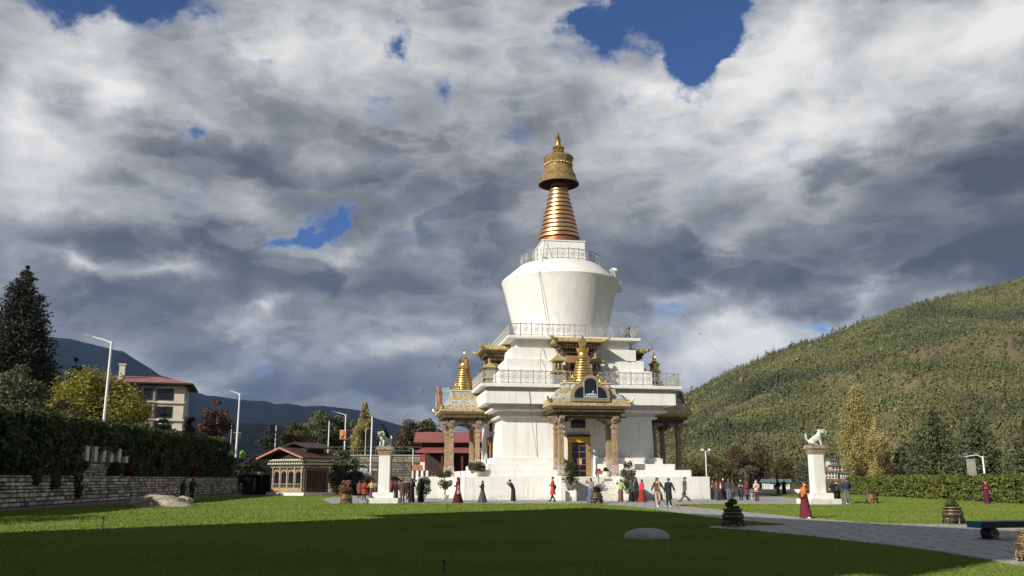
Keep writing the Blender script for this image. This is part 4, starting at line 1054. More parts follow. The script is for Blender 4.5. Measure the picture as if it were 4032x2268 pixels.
b = MB(); b.smooth = True; b.lathe([(1.86, 24.5), (.70, 30.6)], n=40); core = part('spire', b, DARK_RED, 0, True)
NR = 13; z0 = 24.55; z1 = 30.35
for k in range(NR):
    za = z0 + (z1 - z0) * k / NR; zb = z0 + (z1 - z0) * (k + 1) / NR; r = lambda z: 2.02 + (.74 - 2.02) * (z - z0) / (z1 - z0)
    b = MB(); b.smooth = True
    b.lathe([(r(za) - .14, za + .10), (r(za) + .02, za + .10), (r(za) + .025, za + .13), (r(zb) + .03, zb - .03), (r(zb) - .10, zb - .02)], n=48)
    part('ring', b, SPIRE_GOLD, 0, True, core)
b = MB(); b.smooth = True
b.lathe([(1.95, 30.27), (2.03, 30.27), (2.04, 30.33), (1.98, 30.42), (1.82, 30.72), (1.66, 31.1), (1.5, 31.55), (1.38, 31.95), (1.33, 32.15), (1.40, 32.32), (1.36, 32.42), (1.30, 32.5), (1.38, 32.7), (1.47, 32.9), (1.51, 33.05), (1.44, 33.15), (1.0, 33.38), (.5, 33.45), (.3, 33.5)], n=64, wob=lambda i, z: 1 + (.012 * cos(i * pi / 2) if 31 < z < 33 else 0), cap=False)
bell = part('bell_canopy', b, BELL_GOLD, 0, True)
b = MB(); b.smooth = True; b.lathe([(1.95, 30.275), (1.7, 30.7), (1.3, 31.2), (.5, 31.3)], n=48, cap=False); part('canopy_lining', b, DARK_RED, 0, True, bell)
b = MB(); b.smooth = True
for k in range(28):
    a = 2 * pi * k / 28; b.ell((1.36 * cos(a), 1.36 * sin(a), 32.3), (.11, .11, .13), 8, 6)
part('bead_band', b, GOLD, 0, True, bell)
b = MB(); b.smooth = True
for k in range(40):
    a = 2 * pi * k / 40; rr_ = 1.62; b.ell((rr_ * cos(a), rr_ * sin(a), 31.12), (.10, .10, .20), 6, 5)
part('petal_band', b, BELL_GOLD, 0, True, bell)
FINGOLD = m_gold('weathered_finial_gold', (.26, .18, .06), (.70, .52, .18), .35, 5, .3, .85)
b = MB(); b.smooth = True
b.lathe([(.30, 33.45), (.44, 33.55), (.50, 33.75), (.34, 33.95), (.55, 34.1), (.42, 34.28), (.27, 34.4), (.25, 34.75), (.30, 34.95), (.16, 35.05), (.22, 35.12), (.26, 35.22), (.12, 35.32), (.17, 35.4), (.10, 35.5), (.14, 35.58), (.06, 35.68), (.09, 35.75), (.02, 35.95)], n=24)
for k in range(10):
    a = 2 * pi * k / 10; b.ell((.46 * cos(a), .46 * sin(a), 33.76), (.16, .16, .24), 6, 5); b.ell((.52 * cos(a + .3), .52 * sin(a + .3), 34.12), (.12, .12, .15), 6, 5)
part('finial', b, FINGOLD, 0, True)
# seated white gateway ornament on the dome shoulder, right side, and its twins
for a in (0,):
    b = MB(); b.smooth = True; st = 0
    b.lathe([(.30, 0), (.36, .25), (.22, .5), (.30, .75), (.42, 1.05), (.34, 1.25), (.22, 1.32)], n=16); b.box(-.42, .42, -.3, .3, -.75, .1)
    M = Matrix.Rotation(a, 4, 'Z') @ Matrix.Translation((5.55, 0, 20.42)) @ Matrix.Scale(1.15, 4) @ Matrix.Rotation(radians(-6), 4, 'Y')
    if abs(a + pi / 2) < .1: continue
    b.xf(0, M); part('dome_ornament', b, PLASTER, 0, True)

# ---- railings with double-vajra panels
RAILM = simple('grey_rail_iron', (.30, .30, .30), .45, .1, .2, 5); RAILP = simple('silver_grey_vajra_iron', (.44, .44, .43), .45, .1, .2, 5)
def railing(name, s, z, h, n, sides=(0, 1, 2, 3), round_=0):
    rail = MB(); low = MB(); posts = []; panels = []
    if round_:
        N = round_
        P = [Vector((s * cos(2 * pi * k / N), s * sin(2 * pi * k / N), 0)) for k in range(N)]
    else:
        P = []
        for q in range(4):
            c, sn = [(1, 0), (0, 1), (-1, 0), (0, -1)][q]
            for k in range(n):
                u = -s + 2 * s * k / n; x, y = u, -s
                P.append(Vector((x * c - y * sn, x * sn + y * c, 0)))
    N = len(P)
    for k in range(N):
        p, q = P[k], P[(k + 1) % N]; m = (p + q) / 2; d = q - p; L = d.length; an = atan2(d.y, d.x)
        rail.cbox((m.x, m.y, z + h), (L + .03, .06, .06), an); low.cbox((m.x, m.y, z + .10), (L + .03, .045, .045), an)
        posts.append(p); panels.append((m, an, L))
    ro = part(name, rail, RAILM); low.build('bottom_rail', RAILM, ro)
    pm = MB(); pm.box(-.036, .036, -.036, .036, 0, h + .10); pme = pm.mesh('post', RAILM)
    for p in posts:
        o = link('post', pme, ro); o.location = (p.x, p.y, z)
    L = panels[0][2]; hh = h - .14; w = L * .42; g = MB(); r_ = .020
    def arc(cx, cz, rx, rz, a0, a1, n=9): return [(cx + rx * cos(a0 + (a1 - a0) * i / n), 0, cz + rz * sin(a0 + (a1 - a0) * i / n)) for i in range(n + 1)]
    cz = .12 + hh / 2
    for k in range(4):
        a = k * pi / 2; dx, dz = cos(a), sin(a); R1 = (w if k % 2 == 0 else hh * .48)
        for sg in (-1, 1):
            px_, pz_ = -dz * sg, dx * sg; sc = hh * .2
            g.tube([(dx * .08 + px_ * .03, 0, cz + dz * .08 + pz_ * .03), (dx * R1 * .45 + px_ * sc * .85, 0, cz + dz * R1 * .45 + pz_ * sc * .85), (dx * R1 * .75 + px_ * sc, 0, cz + dz * R1 * .75 + pz_ * sc), (dx * R1 * .97 + px_ * .04, 0, cz + dz * R1 * .97 + pz_ * .04)], r_, 4)
        g.tube([(dx * .05, 0, cz + dz * .05), (dx * R1, 0, cz + dz * R1)], r_, 4)
    g.tube(arc(0, cz, .09, .09, 0, 2 * pi), r_, 4)
    for k in range(4):
        a = pi / 4 + k * pi / 2; g.tube([(.06 * cos(a), 0, cz + .06 * sin(a)), (w * .62 * cos(a) * 1.1, 0, cz + hh * .42 * sin(a) * 1.1)], r_ * .9, 4)
    gme = g.mesh('railing_panel', RAILP)
    for m, an, L in panels:
        o = link('railing_panel', gme, ro); o.location = (m.x, m.y, z); o.rotation_euler = (0, 0, an)
    return ro
railing('terrace_railing', 8.55, 9.5, 1.08, 16)
railing('upper_terrace_railing', 5.9, 14.05, 1.06, 12)
railing('dome_railing', 3.86, 21.74, 1.0, 0, round_=24)
b = MB(); b.tube([(-1.9, -3.98, 14.1), (-2.5, -4.55, 17.2), (-3.02, -4.93, 20.1), (-2.5, -3.7, 21.2), (-1.9, -2.2, 23.9)], .022, 5); b.tube([(-3.0, -5.8, 13.1), (-3.2, -6.3, 12), (-3.3, -6.85, 10.9)], .02, 5)
b.tube([(-4.6, -8.36, 8.9), (-4.5, -8.36, 7.9), (-4.2, -7.0, 6.9), (-3.6, -6.74, 3.4)], .018, 5)
part('earthing_cable', b, simple('dull_cable', (.16, .155, .15), .7, 0, .2, 2))

# ---- porches on the four sides (front, left, right are in view)
def rot4(b, k):
    return b.xf(0, Matrix.Rotation(-k * pi / 2, 4, 'Z'))
NICHE_FRAME = m_carved('painted_niche_frame', (.42, .27, .13), (.66, .52, .36), 8, 1, .4)
CREAM = simple('cream_paint', (.62, .56, .40), .7, 0, .15, 3)
def porch(k):
    """k quarter turns clockwise seen from above: 0 front, 1 left, 3 right"""
    sh_ = 0.0 if k == 0 else -.55
    def P(name, b, m, bevel=0., smooth=None, parent=None):
        if not name.startswith(('door', 'window', 'lintel')): b.xf(0, Matrix.Translation((0, sh_, 0)))
        rot4(b, k); return b.build(name, m, parent or ch, smooth, bevel)
    r = MB(); r.box(-3.3, 3.3, -11.0, -6.6, 7.42, 7.52); r.box(-3.42, 3.42, -11.12, -6.6, 7.522, 8.1, .10)
    roof = P('porch_roof', r, GOLD_RELIEF, .02)
    r = MB(); r.box(-3.15, 3.15, -10.8, -6.6, 7.30, 7.418); P('soffit', r, simple('ochre_soffit', (.42, .30, .10), .6, 0, .3, 2), 0, None, roof)
    r = MB(); r.box(-2.72, 2.72, -10.42, -6.8, 6.72, 7.298); P('beam_frieze', r, WOOD_CARVE, .01, None, roof)
    r = MB()
    for x in (-2.95, 2.95): r.box(x - .11, x + .11, -10.7, -7.0, 7.0, 7.297)
    for y in (-10.62,): r.box(-3.05, 3.05, y - .12, y + .12, 7.05, 7.296)
    P('outer_beam', r, WOOD_CARVE, .01, None, roof)
    for x, y, zb in ((-2.27, -10.0, 1.852), (2.27, -10.0, 1.852), (-2.27, -8.1 - sh_ * .8, 2.402), (2.27, -8.1 - sh_ * .8, 2.402)):
        p = MB(); p.box(x - .215, x + .215, y - .215, y + .215, zb + .95, 6.2, .03)
        p.box(x - .26, x + .26, y - .26, y + .26, 5.75, 5.95); p.box(x - .24, x + .24, y - .24, y + .24, 5.3, 5.38)
        po = P('pillar', p, PILLAR_CARVE, .02, None, roof)
        p = MB(); p.box(x - .31, x + .31, y - .31, y + .31, zb, zb + .22); p.box(x - .27, x + .27, y - .27, y + .27, zb + .222, zb + .95, .04); P('pillar_base', p, m_base, .03, None, po)
        p = MB()
        p.extrude_xz([(x - 1.05, 6.72), (x - .98, 6.5), (x - .62, 6.44), (x - .5, 6.22), (x - .3, 6.2), (x + .3, 6.2), (x + .5, 6.22), (x + .62, 6.44), (x + .98, 6.5), (x + 1.05, 6.72)], y - .2, y + .2)
        n0 = len(p.v); p.extrude_xz([(-.95, 6.718), (-.9, 6.5), (-.5, 6.42), (-.3, 6.2), (.3, 6.2), (.5, 6.42), (.9, 6.5), (.95, 6.718)], -.18, .18)
        p.xf(n0, Matrix.Translation((x, y, 0)) @ Matrix.Rotation(pi / 2, 4, 'Z'))
        P('bracket', p, m_bracket, .015, None, po)
    # scalloped arch valance between the front pillars
    pts = [(-1.95, 6.72)]
    for i in range(0, 25):
        t = i / 24; x = -1.95 + 3.9 * t; e = abs(2 * t - 1); pts.append((x, 6.66 - .42 * e ** 2.2 - .06 * abs(sin(t * pi * 4))))
    pts.append((1.95, 6.72)); p = MB(); p.extrude_xz(list(pts), -10.2, -10.02); P('arch_valance', p, WOOD_CARVE, 0, None, roof)
    for sx in (-1, 1):
        p = MB(); n0 = 0; q = [(-.75, 6.718), (-.75, 6.4), (-.4, 6.55), (0, 6.6), (.4, 6.55), (.75, 6.4), (.75, 6.718)]
        p.extrude_xz(q, -.08, .08); p.xf(0, Matrix.Translation((sx * 2.27, -9.05, 0)) @ Matrix.Rotation(pi / 2, 4, 'Z')); P('arch_valance', p, WOOD_CARVE, 0, None, roof)
    p = MB(); p.box(-2.98, 2.98, -10.7, -6.85, 8.102, 8.55, .22); P('petal_tier', p, SILVER_TIER, .02, None, roof)
    p = MB(); p.box(-2.45, 2.45, -10.3, -6.95, 8.552, 9.0, .06); P('gold_tier', p, GOLD_RELIEF, .02, None, roof)
    p = MB(); p.box(-2.0, 2.0, -10.0, -7.2, 9.002, 9.42); 
    P('panel_tier', p, PANEL_TIER, .02, None, roof)
    p = MB()
    for i in range(7):
        x = -1.7 + i * 3.4 / 6; p.extrude_xz([(x - .2, 9.05), (x + .2, 9.05), (x + .2, 9.28), (x + .1, 9.38), (x - .1, 9.38), (x - .2, 9.28)], -10.05, -10.0)
    P('panel_arch', p, simple('pale_stone_panel', (.55, .53, .46), .7, 0, .25, 6), 0, None, roof)
    p = MB(); p.box(-2.08, 2.08, -10.08, -7.15, 9.422, 9.54); P('cap_slab', p, CREAM, .02, None, roof)
    # gilded spire
    y = -8.7
    p = MB(); p.smooth = True; p.lathe([(1.12, 9.54), (1.15, 9.62), (1.05, 9.68)], (0, y, 0), 32); p.lathe([(.90, 9.66), (.36, 11.75)], (0, y, 0), 32); sp_ = P('porch_spire', p, DARK_RED, 0, True, roof)
    n = 9
    for i in range(n):
        za = 9.66 + 2.05 * i / n; zb = 9.66 + 2.05 * (i + 1) / n; rr_ = lambda z: 1.03 - .60 * (z - 9.66) / 2.05
        p = MB(); p.smooth = True; p.lathe([(rr_(za) - .10, za + .05), (rr_(za) + .04, za + .05), (rr_(zb) + .05, zb - .02), (rr_(zb) - .08, zb - .015)], (0, y, 0), 36); P('spire_ring', p, GOLDR, 0, True, sp_)
    p = MB(); p.smooth = True; p.lathe([(.60, 11.70), (.63, 11.76), (.53, 11.90), (.43, 12.06), (.40, 12.2), (.46, 12.34), (.56, 12.56), (.50, 12.6), (.2, 12.64)], (0, y, 0), 32); P('spire_crown', p, GOLD, 0, True, sp_)
    p = MB(); p.smooth = True; p.lathe([(.18, 12.64), (.34, 12.75), (.26, 12.86)], (0, y, 0), 16); n0 = len(p.v)
    p.lathe([(.02, -.07), (.33, -.07), (.37, 0), (.33, .07), (.02, .07)], (0, 0, 0), 28); p.xf(n0, Matrix.Translation((0, y, 13.12)) @ Matrix.Rotation(pi / 2, 4, 'X')); p.lathe([(.10, 13.48), (.13, 13.56), (.05, 13.66), (.01, 13.74)], (0, y, 0), 10); P('sun_disc', p, GOLD, 0, True, sp_)
    # two gilded deer beside the spire
    for sx in (-1, 1):
        o = link('deer', deer_me, roof)
        o.matrix_local = Matrix.Rotation(-k * pi / 2, 4, 'Z') @ Matrix.Translation((sx * 1.55, -9.55 + sh_, 9.54)) @ Matrix.Rotation(0 if sx < 0 else pi, 4, 'Z')
    # trefoil niche with a seated figure behind glass
    def tre(off, base):
        """right-to-left outline of a trefoil arch grown outwards by off"""
        out_ = [(1.46 + off, base)]
        for i in range(11): q = pi * .5 * i / 10; out_.append((.62 + off * .3 + (.84 + off * .7) * cos(q), 8.25 + (.92 + off) * sin(q) ** .9))
        out_.append((.62 + off, 9.17 + off * .9)); out_.append((.60 + off, 9.40))
        for i in range(1, 12): q = pi * i / 12; out_.append(((.60 + off) * cos(q), 9.40 + (.46 + off) * sin(q)))
        out_.append((-.60 - off, 9.40)); out_.append((-.62 - off, 9.17 + off * .9))
        for i in range(11): q = pi * .5 * (1 - i / 10); out_.append((-.62 - off * .3 - (.84 + off * .7) * cos(q), 8.25 + (.92 + off) * sin(q) ** .9))
        out_.append((-1.46 - off, base)); return out_
    p = MB(); p.extrude_xz(list(reversed(tre(.16, 7.88)))[::-1], -11.22, -11.06); nf = P('niche', p, NICHE_FRAME, .0, None, roof); fixn(nf.data)
    p = MB(); p.extrude_xz(tre(.15, 8.1035), -11.058, -10.86); q = P('niche_rim', p, RED_PAINT, 0, None, nf); fixn(q.data)
    p = MB(); p.extrude_xz(tre(.10, 8.104), -10.858, -10.05); q = P('niche_back', p, simple('pale_blue_panel', (.22, .33, .38), .6, 0, .2, 3), 0, None, nf); fixn(q.data)
    # dark glazed recess set as a slightly proud pane with its own frame
    p = MB(); p.extrude_xz(tre(-.10, 8.10), -11.238, -11.20); g_o = P('niche_glass', p, GLASS, 0, None, nf); fixn(g_o.data)
    p = MB()
    for x in (-.56, .56): p.box(x - .026, x + .026, -11.27, -11.239, 8.12, 9.45)
    p.box(-1.40, 1.40, -11.268, -11.2385, 8.08, 8.12); P('glazing_bar', p, PALESTONE, 0, None, nf)
    p = MB(); p.smooth = True; p.box(-.6, .62, -11.262, -11.24, 8.18, 8.30)
    for x, s in ((-.32, .12), (-.10, .16), (.16, .2), (.40, .12)): p.ell((x, -11.27, 8.36 + s * .3), (s, .03, s * .7), 8, 6)
    p.ell((.22, -11.28, 8.66), (.07, .03, .09), 8, 6); P('seated_figure', p, PALESTONE, 0, True, nf)
    # corner ornaments on the roof edge
    for x, yy in ((-3.4, -11.1), (3.4, -11.1)):
        p = MB(); p.smooth = True; p.tube([(x * .97, yy + .1, 7.85), (x * 1.03, yy - .08, 7.95), (x * 1.06, yy - .15, 8.18), (x * 1.03, yy - .1, 8.28)], [.14, .13, .10, .03], 8); P('corner_ornament', p, GOLD, 0, True, roof)
    # door and window in the main wall
    f = MB()
    f.box(-.98, -.62, -6.92, -6.4, 1.87, 5.0); f.box(.62, .98, -6.92, -6.4, 1.87, 5.0); d = P('door_frame', f, WOOD, .02)
    f = MB(); f.box(-1.0, 1.0, -6.95, -6.4, 5.002, 5.40); P('lintel', f, simple('dark_brown_timber', (.05, .028, .018), .6, 0, .3, 4), .02, None, d)
    f = MB()
    n = 20
    vs = []
    for i in range(n + 1): 
        x = -.95 + 1.9 * i / n; vs += [(x, -6.99 - .025 * sin(i * 1.7), 4.72), (x, -6.97, 5.2)]
    f.add(vs, [(2 * i, 2 * i + 2, 2 * i + 3, 2 * i + 1) for i in range(n)]); P('door_valance', f, YELLOW_PAINT, 0, True, d)
    f = MB(); f.box(-.618, .618, -6.80, -6.5, 1.87, 4.99); P('door_glass', f, GLASS, 0, None, d)
    f = MB(); f.box(-.028, .028, -6.84, -6.802, 1.9, 4.95)
    for z in (2.35, 2.85, 3.4, 3.95, 4.45): f.box(-.61, -.03, -6.84, -6.802, z - .022, z + .022); f.box(.03, .61, -6.84, -6.802, z - .022, z + .022)
    P('door_muntin', f, WOOD, 0, None, d)
    f = MB(); f.box(-.2, .22, -6.86, -6.842, 2.88, 3.38); P('door_notice', f, simple('buff_paper', (.48, .40, .22), .8, 0, .15, 6), 0, None, d)
    f = MB(); f.box(-.58, .58, -6.70, -6.3, 6.02, 6.66); w = P('window', f, GLASS, 0); f = MB()
    for a_, b_, c_, d_ in ((-.64, -.58, 5.96, 6.72), (.58, .64, 5.96, 6.72), (-.578, .578, 5.96, 6.018), (-.578, .578, 6.662, 6.72)): f.box(a_, b_, -6.74, -6.3, c_, d_)
    for i in range(5): f.box(-.5 + i * .25 - .012, -.5 + i * .25 + .012, -6.725, -6.701, 6.02, 6.66)
    P('window_frame', f, WOOD_CARVE, 0, None, w)
    return roof
m_base = m_carved('painted_lotus_base', (.34, .24, .15), (.74, .64, .56), 6, 1, .8, (.25, .22, .24))
m_bracket = m_carved('painted_dragon_bracket', (.22, .14, .08), (.52, .42, .33), 5, 1, .7, (.12, .11, .12))
GOLDR = m_gold('polished_gold_rings', (.80, .52, .16), (.95, .70, .30), .24, 2, .08, .92)
PALESTONE = simple('pale_grey_stone', (.45, .46, .46), .6, 0, .25, 8)
deer_me = skin_mesh([([((-.25, 0, .14), .14, .12), ((.05, 0, .18), .15, .13), ((.28, 0, .24), .12, .10), ((.40, 0, .44), .07, .06), ((.46, 0, .62), .06, .06), ((.56, 0, .60), .045, .04), ((.66, 0, .56), .025, .025), ((-.40, 0, .10), .05, .05), ((-.1, .14, .06), .05, .05), ((.12, .16, .04), .03, .03), ((.36, .10, .05), .04, .04), ((.55, .10, .04), .03, .03), ((.36, -.10, .05), .04, .04), ((.55, -.10, .04), .03, .03), ((.42, .07, .76), .02, .02), ((.42, -.07, .76), .02, .02)],
    [(0, 1), (1, 2), (2, 3), (3, 4), (4, 5), (5, 6), (0, 7), (0, 8), (8, 9), (2, 10), (10, 11), (2, 12), (12, 13), (4, 14), (4, 15)])], 1, 'deer')
deer_me.materials.append(GOLD)
for k in (0, 1, 3): porch(k)

# small upper shrines under a gilded canopy on the terrace tiers
GREYPAINT = m_carved('painted_grey_shrine', (.30, .28, .25), (.62, .58, .50), 9, 1, .6, (.16, .14, .12))
def shrine(k):
    def P(name, b, m, bevel=0., smooth=None, parent=None): rot4(b, k); return b.build(name, m, parent or ch, smooth, bevel)
    r = MB(); r.box(-2.1, 2.1, -7.75, -5.2, 13.25, 13.32); r.box(-2.2, 2.2, -7.85, -5.2, 13.322, 13.68, .10); roof = P('canopy_roof', r, GOLD_RELIEF if k == 9 else GOLDC, .02)
    r = MB(); r.box(-1.95, 1.95, -7.6, -5.2, 13.05, 13.248); r.box(-1.7, 1.7, -7.4, -5.2, 12.75, 13.048); r.box(-1.4, 1.4, -7.15, -5.2, 12.42, 12.748)
    P('corbel', r, WOOD_CARVE, .02, None, roof)
    r = MB()
    for i in range(13): x = -1.65 + i * 3.3 / 12; r.box(x - .06, x + .06, -7.52, -7.40, 12.8, 13.04)
    P('rafter_end', r, simple('red_brown_rafter', (.16, .06, .03), .6, 0, .3, 5), 0, None, roof)
    for x in (-2.2, 2.2):
        p = MB(); p.smooth = True; p.tube([(x * .95, -7.75, 13.5), (x * 1.06, -7.95, 13.52), (x * 1.16, -8.05, 13.68), (x * 1.2, -8.1, 13.62), (x * 1.25, -8.15, 13.75)], [.17, .15, .13, .10, .03], 8); P('dragon_head', p, GOLDC, 0, True, roof)
    p = MB(); p.smooth = True; p.lathe([(.12, 13.68), (.18, 13.8), (.06, 13.95), (.10, 14.05), (.04, 14.2), (.01, 14.5)], (-.25, -6.9, 0), 12); P('canopy_finial', p, GOLDC, 0, True, roof)
    w = MB(); w.box(-1.0, 1.0, -6.95, -6.3, 9.6, 12.2); wf = P('shrine_window', w, WOOD, .02)
    for x0_, x1_ in ((-.8, -.03), (.03, .8)):
        for z0_, z1_ in ((9.9, 10.75), (10.8, 11.6)):
            w = MB(); w.box(x0_, x1_, -6.975, -6.952, z0_, z1_); P('window_pane', w, GLASS, 0, None, wf)
    for x in (-1.85, 1.55):
        b_ = MB(); b_.box(x - .46, x + .46, -7.45, -6.6, 9.52, 10.65); b_.box(x - .40, x + .40, -7.40, -6.6, 10.85, 11.65); t_ = P('shrine_turret', b_, GREYPAINT, .02)
        b_ = MB(); b_.box(x - .68, x + .68, -7.68, -6.5, 10.652, 10.72); b_.box(x - .66, x + .66, -7.66, -6.5, 10.722, 10.848, .12); P('turret_eave', b_, GOLDC, 0, None, t_)
        b_ = MB(); b_.box(x - .66, x + .66, -7.66, -6.5, 11.652, 11.72); b_.box(x - .62, x + .62, -7.62, -6.54, 11.722, 12.12, .42); b_.smooth = True; b_.lathe([(.16, 12.1), (.08, 12.25), (.10, 12.35), (.02, 12.6)], (x, -7.08, 0), 10); P('turret_roof', b_, GOLDC, 0, None, t_)
        b_ = MB(); b_.extrude_xz([(x - .22, 10.92), (x + .22, 10.92), (x + .22, 11.3), (x + .12, 11.46), (x - .12, 11.46), (x - .22, 11.3)], -7.42, -7.39); P('turret_niche', b_, BLACK, 0, None, t_)
        b_ = MB(); b_.smooth = True; b_.lathe([(.17, 10.93), (.19, 11.0), (.11, 11.08), (.12, 11.2), (.06, 11.25), (.075, 11.32), (.03, 11.42)], (x, -7.44, 0), 12); P('turret_statue', b_, GOLD, 0, True, t_)
GOLDC = m_carved('gilded_canopy_sheet', (.45, .31, .11), (.80, .63, .30), 6, 1, .7, None, .35)
for k in (0, 1, 3): shrine(k)
# dark crouching figure on the upper terrace
b = MB(); b.smooth = True; b.lathe([(.22, 14.06), (.26, 14.3), (.16, 14.6), (.20, 14.8), (.12, 15.05), (.02, 15.2)], (5.1, -5.2, 0), 12); b.tube([(5.1, -5.2, 14.8), (5.28, -5.2, 15.1), (5.34, -5.2, 15.3)], [.10, .09, .03], 6); part('garuda_figure', b, IRON, 0, True)

# ---- entrance stair with flanking blocks, side blocks of the left porch
STAIRM = simple('worn_white_step', (.66, .63, .56), .8, 0, .18, 2, .3, 'world')
b = MB(); n = 10
for i in range(n): b.box(-1.75, 1.75, -10.3 - (n - i) * .31, -10.301, 1.85 * i / n + .001 * i, 1.85 * (i + 1) / n - .002) if i else b.box(-1.75, 1.75, -10.3 - n * .31, -10.301, 0, .183)
part('stair', b, STAIRM, .012)
for sx in (-1, 1):
    b = MB(); b.box(min(sx * 1.78, sx * 3.02), max(sx * 1.78, sx * 3.02), -13.0, -10.302, 0, 1.87); part('stair_parapet', b, PLASTER, .04)
for bx in ((-13.2, -10.302, -2.95, -1.75, 0, 1.86), (-13.2, -10.302, 1.75, 2.95, 0, 1.86), (-14.3, -13.202, -3.0, -1.7, 0, 1.35), (-15.6, -14.302, -3.0, -1.7, 0, .75), (10.302, 13.2, -2.95, -1.75, 0, 1.86), (10.302, 13.2, 1.75, 2.95, 0, 1.86)):
    b = MB(); b.box(*bx); part('side_stair_parapet', b, PLASTER, .04)
b = MB()
for i in range(n): b.box(-10.3 - (n - i) * .31, -10.301, -1.74, 1.74, 1.85 * i / n, 1.85 * (i + 1) / n - .002)
part('stair', b, STAIRM, .012)
# front-right lower blocks seen stepping down beside the porch
# red enamel notice at the stair head
g = empty('notice_board', tuple(loc(.45, -11.6, 0)), YAW, 'small red notice board on a post at the head of the entrance stair', 'sign')
b = MB(); b.box(-.30, .30, -.03, .03, 2.02, 2.32); b.build('board', RED_PAINT, g)
b = MB(); b.extrude_xz([(-.18, 2.322), (.18, 2.322), (.14, 2.46), (-.14, 2.46)], -.03, .03); b.build('crest', DARK_RED, g)
b = MB()
for i in range(3): b.box(-.22 + .03 * i, .22 - .03 * i, -.036, -.031, 2.22 - i * .07, 2.24 - i * .07)
b.build('lettering', simple('faded_lettering', (.55, .30, .22), .7, 0, .1, 5), g)
b = MB(); b.box(-.03, .03, .031, .09, 1.4, 2.2); b.build('post', IRON, g)
# ================================================================== LION PILLARS, PLANTERS, BENCH
LIONW = simple('whitewashed_lion', (.60, .62, .56), .7, 0, .25, 7, .5)
CAPST = m_carved('carved_sandstone_cap', (.34, .25, .16), (.56, .44, .30), 6, 1, .8, (.20, .14, .09))
def lion_mesh(turn, up_):
    """seated snow lion facing +x, forelegs straight, tail up"""
    s = turn; hx, hy = .44 + .20 * cos(s), .20 * sin(s); hz = .86 + up_
    pts = [((-.36, 0, .22), .20, .19), ((-.12, 0, .34), .19, .18), ((.16, 0, .50), .20, .18), ((.34, 0, .70), .19, .17), ((.44, hy * .3, .84), .17, .16), ((hx, hy, hz + .02), .16, .15), ((hx + .18 * cos(s), hy + .18 * sin(s), hz - .04), .095, .085),
           ((-.44, .02, .30), .06, .06), ((-.56, .02, .42), .06, .06), ((-.54, .03, .62), .07, .07), ((-.62, .03, .76), .03, .03),
           ((.30, .15, .42), .10, .10), ((.36, .15, .20), .075, .075), ((.38, .15, .05), .075, .06), ((.50, .15, .04), .07, .045),
           ((.30, -.15, .42), .10, .10), ((.36, -.15, .20), .075, .075), ((.38, -.15, .05), .075, .06), ((.50, -.15, .04), .07, .045),
           ((-.22, .24, .20), .15, .14), ((-.05, .25, .06), .08, .06), ((.10, .25, .045), .06, .045),
           ((-.22, -.24, .20), .15, .14), ((-.05, -.25, .06), .08, .06), ((.10, -.25, .045), .06, .045)]
    ed = [(0, 1), (1, 2), (2, 3), (3, 4), (4, 5), (5, 6), (0, 7), (7, 8), (8, 9), (9, 10), (2, 11), (11, 12), (12, 13), (13, 14), (2, 15), (15, 16), (16, 17), (17, 18), (0, 19), (19, 20), (20, 21), (0, 22), (22, 23), (23, 24)]
    me = skin_mesh([(pts, ed)], 1, 'lion')
    b = MB(); b.smooth = True; r = random.Random(3)
    for i in range(34):                                   # curled mane
        a = r.uniform(0, 2 * pi); q = r.uniform(0, 1); cx = .40 - .12 * q; rad = .20 + .02 * sin(5 * a)
        b.ell((cx + .05 * cos(a) + .07 * r.random(), hy * .4 + rad * cos(a), .78 + rad * sin(a) * 1.05), (.07, .065, .07), 6, 5)
    c, sn = cos(s), sin(s)
    H = lambda x, y, z: (hx + x * c - y * sn, hy + x * sn + y * c, hz + z)
    b.ell(H(.24, 0, .0), (.07, .09, .05), 8, 5); b.ell(H(.20, 0, -.14), (.09, .07, .03), 8, 5); b.ell(H(.30, 0, .03), (.03, .04, .03), 6, 5)
    for y in (-1, 1):
        b.ell(H(.13, y * .08, .10), (.04, .035, .035), 6, 5); b.ell(H(-.03, y * .14, .14), (.05, .03, .06), 6, 5); b.ell(H(.10, y * .07, .145), (.06, .05, .025), 6, 4)
    for i in range(6): b.ell((-.56 + .04 * cos(i * 2), .03 + .06 * sin(i * 2.3), .55 + i * .035), (.06, .05, .07), 6, 5)
    fm = b.mesh('f', [LIONW]); bm = bmesh.new(); bm.from_mesh(me); bm.from_mesh(fm); bmesh.ops.recalc_face_normals(bm, faces=bm.faces); bm.to_mesh(me); bm.free(); bpy.data.meshes.remove(fm)
    me.materials.clear(); me.materials.append(LIONW); me.polygons.foreach_set('use_smooth', [True] * len(me.polygons)); return me
def lion_pillar(base, rz, label, liongz, lion_label, turn, up_):
    p = empty('lion_pillar', base, rz, label, 'pillar', 'white lion pillars before the stupa')
    b = MB(); b.box(-1.06, 1.06, -1.06, 1.06, 0, .37); b.build('base', PLASTER, p, bevel=.02)
    b = MB(); b.box(-.72, .72, -.72, .72, .372, .74); b.build('base', PLASTER, p, bevel=.02)
    b = MB(); b.box(-.385, .385, -.385, .385, .742, 3.26, .012); b.build('shaft', PLASTER, p, bevel=.015)
    b = MB(); b.box(-.43, .43, -.43, .43, 3.262, 3.36); b.box(-.45, .45, -.45, .45, 3.362, 3.60, -.06); b.box(-.58, .58, -.58, .58, 3.602, 3.70); b.box(-.56, .56, -.56, .56, 3.702, 3.84, .02); b.build('capital', CAPST, p, bevel=.012)
    o = link('lion_statue', lion_mesh(turn, up_)); o.location = (base[0], base[1], 3.83); o.rotation_euler = (0, 0, liongz)
    tag(o, lion_label, 'statue', 'white lion statues on pillars')
